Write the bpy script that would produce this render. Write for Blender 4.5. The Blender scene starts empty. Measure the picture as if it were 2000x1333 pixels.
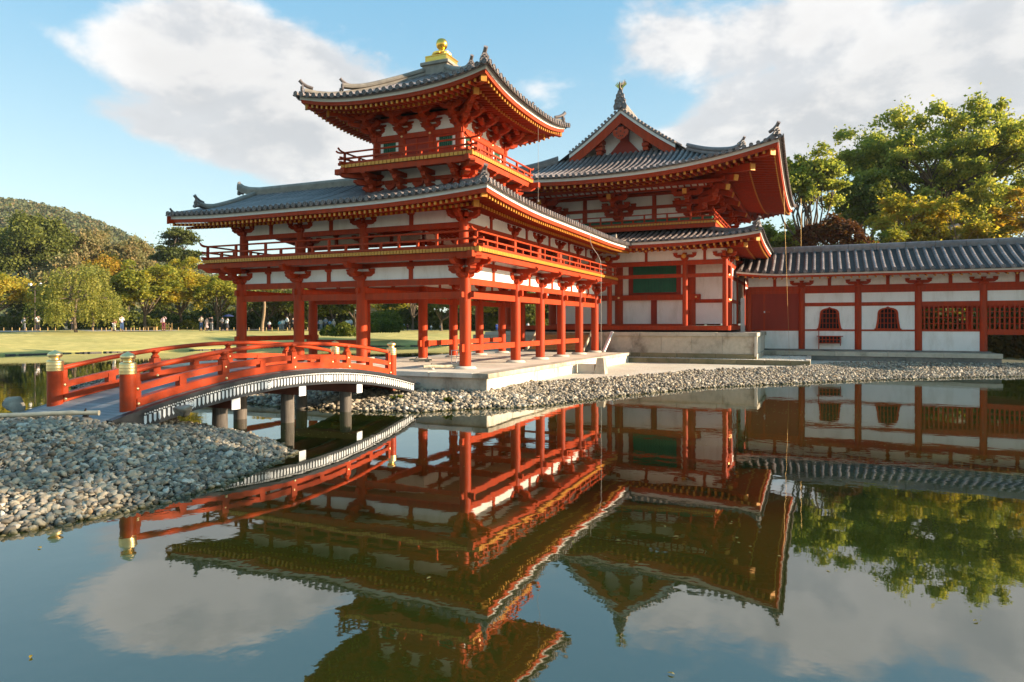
import bpy, math, random
import numpy as np
from math import sin, cos, pi, radians, sqrt, atan2
from mathutils import Vector, Matrix, noise as mnoise
random.seed(7)
rng = np.random.default_rng(7)
SC = bpy.context.scene
COL = SC.collection

# ---------------------------------------------------------------- camera
CAM_POS = (10.154, -19.248, 2.235)
YAW = radians(23.929)
cam_d = bpy.data.cameras.new("camera")
cam_d.sensor_width = 36.0
cam_d.lens = 36.0 * 1344.4 / 2000.0
cam_d.shift_y = -(666.5 - 633.2) / 2000.0
cam_d.clip_start = 0.1
cam_d.clip_end = 4000.0
cam = bpy.data.objects.new("camera", cam_d)
cam.location = CAM_POS
cam.rotation_euler = (pi / 2, 0, YAW)
COL.objects.link(cam)
SC.camera = cam
FWD = Vector((-sin(YAW), cos(YAW), 0)); RGT = Vector((cos(YAW), sin(YAW), 0))

def sky_dir(u, v):
    return (FWD + RGT * ((u - 1000) / 1344.4) + Vector((0, 0, 1)) * ((633.2 - v) / 1344.4)).normalized()

def spot(u, Z, v=633.2):
    """place in the world that lies Z metres ahead in the direction of photo column u"""
    return Vector(CAM_POS) + FWD * Z + RGT * ((u - 1000) / 1344.4 * Z) + Vector((0, 0, (633.2 - v) / 1344.4 * Z))

# ---------------------------------------------------------------- light
SUN_AZ = radians(18.5); SUN_EL = radians(17.8)
sun_d = bpy.data.lights.new("sun", 'SUN')
sun_d.energy = 4.3
sun_d.angle = radians(0.55)
sun_d.color = (1.0, 0.92, 0.81)
sun = bpy.data.objects.new("sun", sun_d)
sv = Vector((cos(SUN_AZ) * cos(SUN_EL), sin(SUN_AZ) * cos(SUN_EL), sin(SUN_EL)))
sun.rotation_euler = sv.to_track_quat('Z', 'Y').to_euler()
sun.location = sv * 60
COL.objects.link(sun)
SC.view_settings.view_transform = 'Standard'
SC.view_settings.look = 'None'
SC.view_settings.gamma = 1.0
SC.view_settings.use_curve_mapping = False
SC.view_settings.exposure = 1.52
SC.view_settings.use_white_balance = True          # the photograph's own warm daylight balance
SC.view_settings.white_balance_temperature = 8200
SC.view_settings.white_balance_tint = 14
try:
    SC.cycles.max_bounces = 8
    SC.cycles.diffuse_bounces = 3
    SC.cycles.glossy_bounces = 3
    SC.cycles.transparent_max_bounces = 8
    SC.cycles.use_denoising = True
except Exception:
    pass

world = bpy.data.worlds.new("World")
SC.world = world
world.use_nodes = True
wn = world.node_tree; wn.nodes.clear()
def N(t, nt=None, **k):
    n = (nt or wn).nodes.new(t)
    for a, b in k.items(): setattr(n, a, b)
    return n
def lk(a, b, nt=None): (nt or wn).links.new(a, b)
def mth(nt, op, a, b=None, c=None, clamp=False):
    n = nt.nodes.new('ShaderNodeMath'); n.operation = op; n.use_clamp = clamp
    for i, x in enumerate((a, b, c)):
        if x is None: continue
        if isinstance(x, (int, float)): n.inputs[i].default_value = x
        else: nt.links.new(x, n.inputs[i])
    return n.outputs[0]
def vmth(nt, op, a, b=None, out=0):
    n = nt.nodes.new('ShaderNodeVectorMath'); n.operation = op
    for i, x in enumerate((a, b)):
        if x is None: continue
        if isinstance(x, (tuple, list, Vector)): n.inputs[i].default_value = tuple(x)
        else: nt.links.new(x, n.inputs[i])
    return n.outputs[out]
def mrange(nt, x, a, b, c=0.0, d=1.0, smooth=True):
    n = nt.nodes.new('ShaderNodeMapRange'); n.interpolation_type = 'SMOOTHSTEP' if smooth else 'LINEAR'
    nt.links.new(x, n.inputs[0])
    for i, q in enumerate((a, b, c, d)): n.inputs[i + 1].default_value = q
    return n.outputs[0]
def mixc(nt, f, a, b, mode='MIX'):
    n = nt.nodes.new('ShaderNodeMix'); n.data_type = 'RGBA'; n.blend_type = mode
    for i, x in ((0, f), (6, a), (7, b)):
        if isinstance(x, (int, float)): n.inputs[i].default_value = x
        elif isinstance(x, (tuple, list)): n.inputs[i].default_value = tuple(x) + ((1,) if len(x) == 3 else ())
        else: nt.links.new(x, n.inputs[i])
    return n.outputs[2]

SKY_STRENGTH = 0.098
sky = N('ShaderNodeTexSky', sky_type='NISHITA')
sky.sun_disc = False
sky.sun_elevation = SUN_EL
sky.sun_rotation = pi / 2 - SUN_AZ
sky.altitude = 50; sky.air_density = 1.0; sky.dust_density = 0.6; sky.ozone_density = 2.2
geo = N('ShaderNodeTexCoord')
D = vmth(wn, 'NORMALIZE', geo.outputs['Generated'])
sep = N('ShaderNodeSeparateXYZ'); lk(D, sep.inputs[0])
# clouds: a layer in direction space; a few banks where the photographed ones hang, weak ones everywhere else
def wnoise(vec, scale, detail=6.0, rough=0.55, dist=0.0):
    n = N('ShaderNodeTexNoise'); lk(vec, n.inputs['Vector'])
    n.inputs['Scale'].default_value = scale; n.inputs['Detail'].default_value = detail
    n.inputs['Roughness'].default_value = rough; n.inputs['Distortion'].default_value = dist
    return n.outputs['Fac']
banks = [  # photo column, row, half width, half height (pixels), tilt, weight
    (500, 120, 250, 110, 16, 1.0), (640, 225, 250, 120, 16, 1.0), (360, 90, 150, 80, 0, .6), (90, 60, 60, 28, 25, 0.34), (430, 250, 170, 70, 14, .5),
    (260, 235, 190, 32, 12, 0.50), (20, 270, 80, 22, 8, 0.48), (470, 320, 230, 36, 8, .36), (1440, 240, 120, 65, 0, 0.95), (1330, 275, 110, 55, 0, .6),
    (1610, 260, 140, 80, 0, 0.8), (1500, 40, 480, 120, -2, 0.50), (1850, 110, 330, 140, 0, 0.62), (1950, 260, 150, 160, 0, .6), (1250, 60, 200, 70, 12, .25)]
def bank_sum(vec):
    acc = None
    for (u, v, a, b, tilt, w) in banks:
        f = sky_dir(u, v)
        r = f.cross(Vector((0, 0, 1))).normalized(); up = r.cross(f).normalized()
        t = radians(-tilt); r2 = r * cos(t) + up * sin(t); u2 = up * cos(t) - r * sin(t)
        x = vmth(wn, 'DOT_PRODUCT', vec, tuple(r2 / (a / 1344.4)), 1)
        y = vmth(wn, 'DOT_PRODUCT', vec, tuple(u2 / (b / 1344.4)), 1)
        d2 = mth(wn, 'ADD', mth(wn, 'MULTIPLY', x, x), mth(wn, 'MULTIPLY', y, y))
        front = mth(wn, 'GREATER_THAN', vmth(wn, 'DOT_PRODUCT', vec, tuple(f), 1), 0.0)
        g = mth(wn, 'MULTIPLY', mth(wn, 'MULTIPLY', mth(wn, 'EXPONENT', mth(wn, 'MULTIPLY', d2, -1.5)), front), w)
        acc = g if acc is None else mth(wn, 'ADD', acc, g)
    return mth(wn, 'MINIMUM', acc, 1.0)
stretch = vmth(wn, 'MULTIPLY', D, (1.0, 1.0, 1.75))
stretch2 = vmth(wn, 'ADD', stretch, tuple(sv * 0.035 + Vector((0, 0, 0.045))))
def dens(vec, bs):
    n1 = wnoise(vec, 4.6, 9.0, 0.56, 0.25)
    n2 = wnoise(vec, 15.0, 7.0, 0.6)
    s = mth(wn, 'ADD', mth(wn, 'MULTIPLY', n1, 1.15), mth(wn, 'MULTIPLY', n2, 0.33))
    return mth(wn, 'ADD', mth(wn, 'MULTIPLY', bs, 0.55), s)
bs = bank_sum(D)
dn = dens(stretch, bs); dn2 = dens(stretch2, bs)
cover = mrange(wn, dn, 0.90, 1.13)
thick = mrange(wn, dn, 0.95, 1.5)
lit = mrange(wn, mth(wn, 'SUBTRACT', dn, dn2), -0.10, 0.13)
shade = mth(wn, 'SUBTRACT', 1.0, mth(wn, 'MULTIPLY', thick, 0.18))
cl_dark = (2.4, 2.85, 3.5); cl_lit = (3.4, 3.85, 4.5)
ccol = mixc(wn, lit, cl_dark, cl_lit)
ccol = mixc(wn, 1.0, ccol, shade, 'MULTIPLY')
hor = mrange(wn, sep.outputs[2], -0.02, 0.12)
cover = mth(wn, 'MULTIPLY', mth(wn, 'MULTIPLY', cover, 0.93), hor)
skyc = mixc(wn, 1.0, sky.outputs[0], (0.92, 1.06, 1.02), 'MULTIPLY')
grad = mixc(wn, mrange(wn, sep.outputs[2], 0.0, 0.48), (2.25, 3.35, 4.05), (.52, 2.2, 4.0))
skyc = mixc(wn, 0.62, skyc, grad)
fin = mixc(wn, cover, skyc, ccol)
bg = N('ShaderNodeBackground'); bg.inputs[1].default_value = SKY_STRENGTH
lk(fin, bg.inputs[0])
wo = N('ShaderNodeOutputWorld'); lk(bg.outputs[0], wo.inputs[0])

# ---------------------------------------------------------------- materials
def new_mat(name):
    m = bpy.data.materials.new(name); m.use_nodes = True
    nt = m.node_tree; nt.nodes.clear()
    out = nt.nodes.new('ShaderNodeOutputMaterial'); p = nt.nodes.new('ShaderNodeBsdfPrincipled')
    nt.links.new(p.outputs[0], out.inputs[0])
    return m, nt, p
def tnoise(nt, scale, detail=4.0, rough=0.55, vec=None, squash=(1, 1, 1), obj=False):
    if vec is None:
        if obj:
            vec = nt.nodes.new('ShaderNodeTexCoord').outputs['Object']
        else:
            vec = nt.nodes.new('ShaderNodeNewGeometry').outputs['Position']
    if squash != (1, 1, 1): vec = vmth(nt, 'MULTIPLY', vec, squash)
    n = nt.nodes.new('ShaderNodeTexNoise'); nt.links.new(vec, n.inputs['Vector'])
    n.inputs['Scale'].default_value = scale; n.inputs['Detail'].default_value = detail; n.inputs['Roughness'].default_value = rough
    return n.outputs['Fac']
def bump(nt, p, h, strength=0.3, dist=0.02):
    b = nt.nodes.new('ShaderNodeBump'); b.inputs['Strength'].default_value = strength; b.inputs['Distance'].default_value = dist
    nt.links.new(h, b.inputs['Height']); nt.links.new(b.outputs[0], p.inputs['Normal'])
def mul3(c, k): return tuple(x * k for x in c)
def simple(name, col, rough=0.6, metal=0.0, vary=0.15, scale=3.0, squash=(1, 1, 1), bmp=0.0, bscale=40, dirt=None, dirt_amt=0.0, dirt_scale=1.5, objrand=0.0, spec=0.5, dirt_squash=(1, 1, 1)):
    m, nt, p = new_mat(name)
    n = tnoise(nt, scale, 5, 0.6, squash=squash)
    c = mixc(nt, mrange(nt, n, 0.3, 0.7, smooth=False), mul3(col, 1 - vary), mul3(col, 1 + vary))
    if objrand:
        oi = nt.nodes.new('ShaderNodeObjectInfo')
        k = mrange(nt, oi.outputs['Random'], 0, 1, 1 - objrand, 1 + objrand, False)
        c = mixc(nt, 1.0, c, k, 'MULTIPLY')
    if dirt:
        d = tnoise(nt, dirt_scale, 8, 0.7, squash=dirt_squash)
        c = mixc(nt, mth(nt, 'MULTIPLY', mrange(nt, d, 0.45, 0.72), dirt_amt), c, dirt)
    nt.links.new(c, p.inputs['Base Color'])
    p.inputs['Roughness'].default_value = rough; p.inputs['Metallic'].default_value = metal
    p.inputs['Specular IOR Level'].default_value = spec
    if bmp:
        bump(nt, p, tnoise(nt, bscale, 4, 0.6), bmp, 0.01)
    return m
M = {}
M['red'] = simple('vermilion_paint', (0.43, 0.043, 0.0105), 0.55, vary=0.17, scale=5.0, squash=(1.6, 1.6, .22), dirt=(0.23, 0.055, 0.03), dirt_amt=0.5, dirt_scale=3.2, dirt_squash=(1.3, 1.3, .35), bmp=0.10, bscale=34, objrand=.07, spec=.16)
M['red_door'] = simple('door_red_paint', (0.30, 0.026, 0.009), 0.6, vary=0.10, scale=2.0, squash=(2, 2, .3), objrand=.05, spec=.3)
M['rail_red'] = simple('bridge_vermilion', (0.44, 0.047, 0.012), 0.45, vary=0.15, scale=8, squash=(1.5, .3, 1), dirt=(.24, .06, .035), dirt_amt=.5, dirt_scale=6, bmp=0.12, bscale=60, objrand=.05, spec=.18)
M['plaster'] = simple('white_plaster', (0.86, 0.81, 0.745), 0.85, vary=0.04, scale=1.3, dirt=(0.56, 0.48, 0.38), dirt_amt=0.42, dirt_scale=2.4, dirt_squash=(1, 1, .25), bmp=0.05, bscale=25, objrand=.02, spec=.2)
M['fascia'] = simple('white_fascia', (0.74, 0.70, 0.64), 0.7, vary=0.05, scale=3, dirt=(0.5, 0.46, 0.4), dirt_amt=.4, dirt_scale=4)
M['gild'] = simple('gilt_plate', (0.62, 0.245, 0.028), 0.45, metal=0.15, vary=0.12, scale=9, objrand=.12)
M['brass'] = simple('bright_brass', (0.97, 0.68, 0.33), 0.38, metal=1.0, vary=0.07, scale=14, bmp=.03, bscale=90)
M['gold'] = simple('gilded_bronze', (1.0, 0.54, 0.11), 0.26, metal=1.0, vary=0.10, scale=10)
M['green'] = simple('green_lattice', (0.007, 0.15, 0.08), 0.6, vary=0.12, scale=4, objrand=.15)
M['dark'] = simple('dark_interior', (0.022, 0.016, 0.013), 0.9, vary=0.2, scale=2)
M['board'] = simple('balcony_board', (0.30, 0.10, 0.05), 0.7, vary=0.15, scale=3)
M['stone'] = simple('granite', (0.50, 0.43, 0.325), 0.85, vary=0.10, scale=5, dirt=(0.13, 0.095, 0.06), dirt_amt=0.85, dirt_scale=0.75, bmp=0.25, bscale=60, objrand=.10, dirt_squash=(1, 1, .8))
M['pave'] = simple('pale_granite_paving', (0.62, 0.545, 0.44), 0.85, vary=0.08, scale=4, dirt=(0.32, 0.27, 0.21), dirt_amt=0.5, dirt_scale=0.7, bmp=0.2, bscale=60, objrand=.06)
M['stained_stone'] = simple('stained_granite', (.66, .60, .50), .85, vary=.06, scale=4, dirt=(.24, .15, .08), dirt_amt=.8, dirt_scale=1.9, dirt_squash=(1.4, 1.4, .55), bmp=.2, bscale=50, objrand=.08)
M['moss_stone'] = simple('mossy_stone', (0.24, 0.19, 0.10), 0.9, vary=0.2, scale=4, dirt=(0.10, 0.09, 0.03), dirt_amt=.8, dirt_scale=2.0, bmp=0.3, bscale=40, objrand=.15)
M['dark_stone'] = simple('weathered_dark_stone', (0.21, 0.19, 0.16), 0.88, vary=0.2, scale=3, dirt=(0.07, 0.065, 0.055), dirt_amt=.8, dirt_scale=1.0, bmp=0.3, bscale=40, objrand=.1)
M['black'] = simple('black_lacquer', (0.018, 0.020, 0.024), 0.42, vary=0.2, scale=5)
M['white_paint'] = simple('white_paint', (0.82, 0.82, 0.80), 0.6, vary=0.04, scale=6)
M['deck'] = simple('grey_deck_board', (0.225, 0.23, 0.235), 0.75, vary=0.22, scale=6, squash=(.25, 3, 1), bmp=.15, bscale=40, objrand=.14)
M['pile'] = simple('weathered_wood', (0.12, 0.098, 0.078), 0.85, vary=0.45, scale=10, squash=(3, 3, .25), dirt=(0.05, 0.045, 0.04), dirt_amt=.6, dirt_scale=5, dirt_squash=(3, 3, .3), bmp=.3, bscale=30)
M['cross_beam'] = simple('brown_red_beam', (0.16, 0.038, 0.018), 0.7, vary=.2, scale=4)
M['wood'] = simple('new_orange_wood', (0.46, 0.20, 0.06), 0.6, vary=.15, scale=5, squash=(4, 1, 4))
M['bamboo'] = simple('pale_bamboo', (0.50, 0.43, 0.31), 0.5, vary=.14, scale=7, dirt=(.28, .2, .12), dirt_amt=.4, dirt_scale=6)
M['bamboo_post'] = simple('yellow_bamboo', (0.38, 0.23, 0.08), 0.6, vary=.15, scale=7)
M['rope'] = simple('black_rope', (0.03, 0.022, 0.018), 0.9)
M['cable'] = simple('pale_cable', (0.26, 0.22, 0.18), 0.5, vary=.1)
M['copper'] = simple('copper_wire', (0.45, 0.28, 0.10), 0.45, metal=.6)
M['metal'] = simple('steel_tube', (0.35, 0.35, 0.36), 0.4, metal=.7)
M['bark'] = simple('bark', (0.115, 0.082, 0.055), 0.9, vary=.35, scale=6, squash=(2, 2, .5), bmp=.4, bscale=14)
M['pale_bark'] = simple('pale_bark', (0.26, 0.17, 0.10), 0.9, vary=.3, scale=5, squash=(2, 2, .5), bmp=.3, bscale=14)
M['rock'] = simple('rough_rock', (0.30, 0.255, 0.20), 0.9, vary=.3, scale=5, dirt=(.12, .1, .08), dirt_amt=.7, dirt_scale=6, bmp=.6, bscale=14)
M['soil'] = simple('dark_gravel_bed', (0.085, 0.078, 0.066), 0.95, vary=.3, scale=14, bmp=.4, bscale=30)
M['house'] = simple('beige_house_wall', (0.50, 0.40, 0.27), .8, vary=.08)
M['lamp_metal'] = simple('brown_lamp_metal', (0.06, 0.035, 0.025), .5)

def tile_mat():
    m, nt, p = new_mat('grey_roof_tile')
    oi = nt.nodes.new('ShaderNodeObjectInfo')
    n = tnoise(nt, 2.6, 6, 0.65)
    fine = tnoise(nt, 16, 3, 0.6)
    c = mixc(nt, mrange(nt, n, 0.3, 0.72), (0.15, 0.121, 0.113), (0.255, 0.208, 0.193))
    c = mixc(nt, mth(nt, 'MULTIPLY', mrange(nt, fine, .5, .75), .35), c, (0.20, 0.19, 0.175))
    c = mixc(nt, 1.0, c, mrange(nt, oi.outputs['Random'], 0, 1, .84, 1.16, False), 'MULTIPLY')
    c = mixc(nt, 1.0, c, mrange(nt, nt.nodes.new('ShaderNodeNewGeometry').outputs['Random Per Island'], 0, 1, .80, 1.18, False), 'MULTIPLY')
    nt.links.new(c, p.inputs['Base Color'])
    nt.links.new(mrange(nt, n, .3, .7, .30, .46), p.inputs['Roughness'])
    p.inputs['Specular IOR Level'].default_value = .42
    bump(nt, p, fine, .12, .01)
    return m
M['tile'] = tile_mat()
M['pan'] = simple('shaded_pan_tile', (.060, .055, .053), .75, vary=.3, scale=5, dirt=(.12, .11, .09), dirt_amt=.35, dirt_scale=3, bmp=.15, bscale=30, spec=.15)  # darker than the cover rows: the shade between them is put into this colour
def tan_tile():
    m, nt, p = new_mat('tan_ridge_tile')
    n = tnoise(nt, 3.0, 6, 0.65)
    c = mixc(nt, mrange(nt, n, 0.3, 0.72), (0.20, 0.17, 0.14), (0.32, 0.27, 0.215))
    nt.links.new(c, p.inputs['Base Color']); p.inputs['Roughness'].default_value = .5
    bump(nt, p, tnoise(nt, 30, 3), .15, .01)
    return m
M['ridge_tile'] = tan_tile()
def stone_mat(name, per_object):
    m, nt, p = new_mat(name)
    if per_object:
        r = nt.nodes.new('ShaderNodeObjectInfo').outputs['Random']
    else:
        r = nt.nodes.new('ShaderNodeNewGeometry').outputs['Random Per Island']
    ramp = nt.nodes.new('ShaderNodeValToRGB'); nt.links.new(r, ramp.inputs[0])
    el = ramp.color_ramp.elements
    stops = [(0, (0.132, 0.107, 0.077)), (.16, (0.264, 0.216, 0.154)), (.34, (0.343, 0.282, 0.198)), (.48, (0.207, 0.181, 0.148)), (.62, (0.405, 0.330, 0.229)), (.74, (0.273, 0.246, 0.202)), (.84, (0.466, 0.387, 0.282)), (.93, (0.563, 0.493, 0.396)), (.975, (0.352, 0.229, 0.123))]
    el[0].position = 0; el[0].color = stops[0][1] + (1,)
    el[1].position = stops[-1][0]; el[1].color = stops[-1][1] + (1,)
    for q, c in stops[1:-1]:
        e = el.new(q); e.color = c + (1,)
    ramp.color_ramp.interpolation = 'CONSTANT'
    n = tnoise(nt, 14, 5, .65)
    c = mixc(nt, 1.0, ramp.outputs[0], mrange(nt, n, .3, .7, .78, 1.2, False), 'MULTIPLY')
    # wet, algae-stained band just above the water line
    z = nt.nodes.new('ShaderNodeSeparateXYZ'); nt.links.new(nt.nodes.new('ShaderNodeNewGeometry').outputs['Position'], z.inputs[0])
    wet = mrange(nt, mth(nt, 'ADD', z.outputs[2], mth(nt, 'MULTIPLY', n, .05)), .03, .085, 1, 0)
    c = mixc(nt, wet, c, mixc(nt, 1.0, c, (.30, .30, .17), 'MULTIPLY'))
    nt.links.new(c, p.inputs['Base Color'])
    p.inputs['Roughness'].default_value = .72
    bump(nt, p, tnoise(nt, 38, 4, .6), .25, .006)
    return m
M['pebble'] = stone_mat('river_stone', True)
M['pebbles'] = stone_mat('river_stones', False)
def ground_mat(name, a, b, scale, bs=60, bst=.4, c2=None, c2_scale=.25, rough=.95):
    m, nt, p = new_mat(name)
    n = tnoise(nt, scale, 8, .65)
    c = mixc(nt, mrange(nt, n, .3, .7), a, b)
    if c2:
        c = mixc(nt, mrange(nt, tnoise(nt, c2_scale, 6, .6), .42, .66), c, c2)
    nt.links.new(c, p.inputs['Base Color']); p.inputs['Roughness'].default_value = rough
    bump(nt, p, tnoise(nt, bs, 5, .7), bst, .03)
    return m
M['gravel'] = ground_mat('pale_gravel', (.50, .45, .36), (.66, .61, .51), 22, 70, .4, (.52, .46, .36), .5)
M['sand'] = ground_mat('grey_sand_path', (.33, .305, .26), (.50, .465, .40), 28, 60, .5, (.28, .25, .2), .8)
M['lawn'] = ground_mat('autumn_lawn', (.34, .29, .08), (.54, .44, .145), .9, 9, .8, (.35, .315, .088), .16)
M['earth'] = ground_mat('park_ground', (.10, .085, .04), (.16, .13, .06), .5, 5, .5, (.07, .09, .03), .05)
M['path'] = ground_mat('park_path', (.34, .31, .28), (.44, .41, .37), 1.5, 20, .3)
M['white_gravel'] = simple('white_gravel', (.62, .58, .51), .9, vary=.2, scale=30)
M['bronze'] = simple('dark_bronze', (.09, .075, .055), .5, metal=.6)
M['hill'] = ground_mat('hill_slope', (.05, .065, .025), (.09, .09, .035), .03, .2, .5)
def water_mat():
    m, nt, p = new_mat('pond_water')
    g = nt.nodes.new('ShaderNodeNewGeometry').outputs['Position']
    c = mixc(nt, mrange(nt, tnoise(nt, .16, 4, .5), .35, .7), (.012, .020, .003), (.020, .028, .005))
    nt.links.new(c, p.inputs['Base Color'])
    p.inputs['Roughness'].default_value = .02
    p.inputs['IOR'].default_value = 2.6
    a = tnoise(nt, .9, 3, .5, vec=g); b = tnoise(nt, 5.0, 2, .5, vec=g); c2 = tnoise(nt, 17, 2, .5, vec=g)
    calm = mrange(nt, tnoise(nt, .16, 4, .55, vec=g), .36, .66, .22, 1.1)
    h = mth(nt, 'ADD', mth(nt, 'MULTIPLY', a, 1.0), mth(nt, 'ADD', mth(nt, 'MULTIPLY', b, .19), mth(nt, 'MULTIPLY', c2, .022)))
    h = mth(nt, 'MULTIPLY', h, calm)
    bump(nt, p, h, .075, .05)
    return m
M['water'] = water_mat()
def leaf_mat(name, cols, trans=.35, rough=.6):
    """cols: list of foliage base colours, picked leaf by leaf"""
    m, nt, p = new_mat(name)
    r = nt.nodes.new('ShaderNodeNewGeometry').outputs['Random Per Island']
    n = tnoise(nt, .55, 3, .5)
    f = mth(nt, 'ADD', mth(nt, 'MULTIPLY', r, .55), mth(nt, 'MULTIPLY', mrange(nt, n, .3, .7, 0, 1, False), .45))
    ramp = nt.nodes.new('ShaderNodeValToRGB'); nt.links.new(f, ramp.inputs[0])
    el = ramp.color_ramp.elements
    k = len(cols)
    el[0].position = .12; el[0].color = cols[0] + (1,)
    el[1].position = .88; el[1].color = cols[-1] + (1,)
    for i in range(1, k - 1):
        e = el.new(.12 + .76 * i / (k - 1)); e.color = cols[i] + (1,)
    nt.links.new(ramp.outputs[0], p.inputs['Base Color'])
    p.inputs['Roughness'].default_value = rough; p.inputs['Specular IOR Level'].default_value = .25
    tr = nt.nodes.new('ShaderNodeBsdfTranslucent')
    nt.links.new(mixc(nt, 1.0, ramp.outputs[0], (1.35, 1.3, .85), 'MULTIPLY'), tr.inputs[0])
    mx = nt.nodes.new('ShaderNodeMixShader'); mx.inputs[0].default_value = trans
    nt.links.new(p.outputs[0], mx.inputs[1]); nt.links.new(tr.outputs[0], mx.inputs[2])
    out = [q for q in nt.nodes if q.type == 'OUTPUT_MATERIAL'][0]
    nt.links.new(mx.outputs[0], out.inputs[0])
    return m
LM = {
    'evergreen': leaf_mat('evergreen_leaf', [(.055, .072, .015), (.11, .13, .025), (.19, .195, .036)]),
    'camphor': leaf_mat('camphor_leaf', [(.11, .15, .035), (.21, .26, .055), (.35, .36, .078), (.50, .43, .095)], .58),
    'yellow': leaf_mat('yellow_maple_leaf', [(.20, .22, .035), (.36, .33, .05), (.50, .39, .06), (.54, .32, .06)], .5),
    'yellowgreen': leaf_mat('yellow_green_leaf', [(.13, .16, .03), (.24, .26, .045), (.38, .35, .055), (.46, .36, .055)], .5),
    'orange': leaf_mat('orange_maple_leaf', [(.24, .20, .03), (.42, .29, .04), (.52, .24, .045)], .5),
    'russet': leaf_mat('russet_leaf', [(.07, .028, .014), (.13, .045, .018), (.16, .09, .02)], .35),
    'tan': leaf_mat('tan_autumn_leaf', [(.15, .16, .06), (.24, .21, .09), (.32, .21, .09)], .35),
    'weeping': leaf_mat('weeping_leaf', [(.13, .15, .032), (.25, .255, .055), (.40, .34, .085)], .45),
    'pine': leaf_mat('pine_needle', [(.040, .058, .014), (.075, .095, .020), (.13, .14, .026)], .25),
    'hedge': leaf_mat('hedge_leaf', [(.06, .08, .012), (.11, .135, .017), (.19, .185, .024)], .35),
    'forest': leaf_mat('forest_leaf', [(.055, .080, .038), (.09, .115, .048), (.14, .14, .055), (.19, .12, .055)], .25),
}
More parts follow.
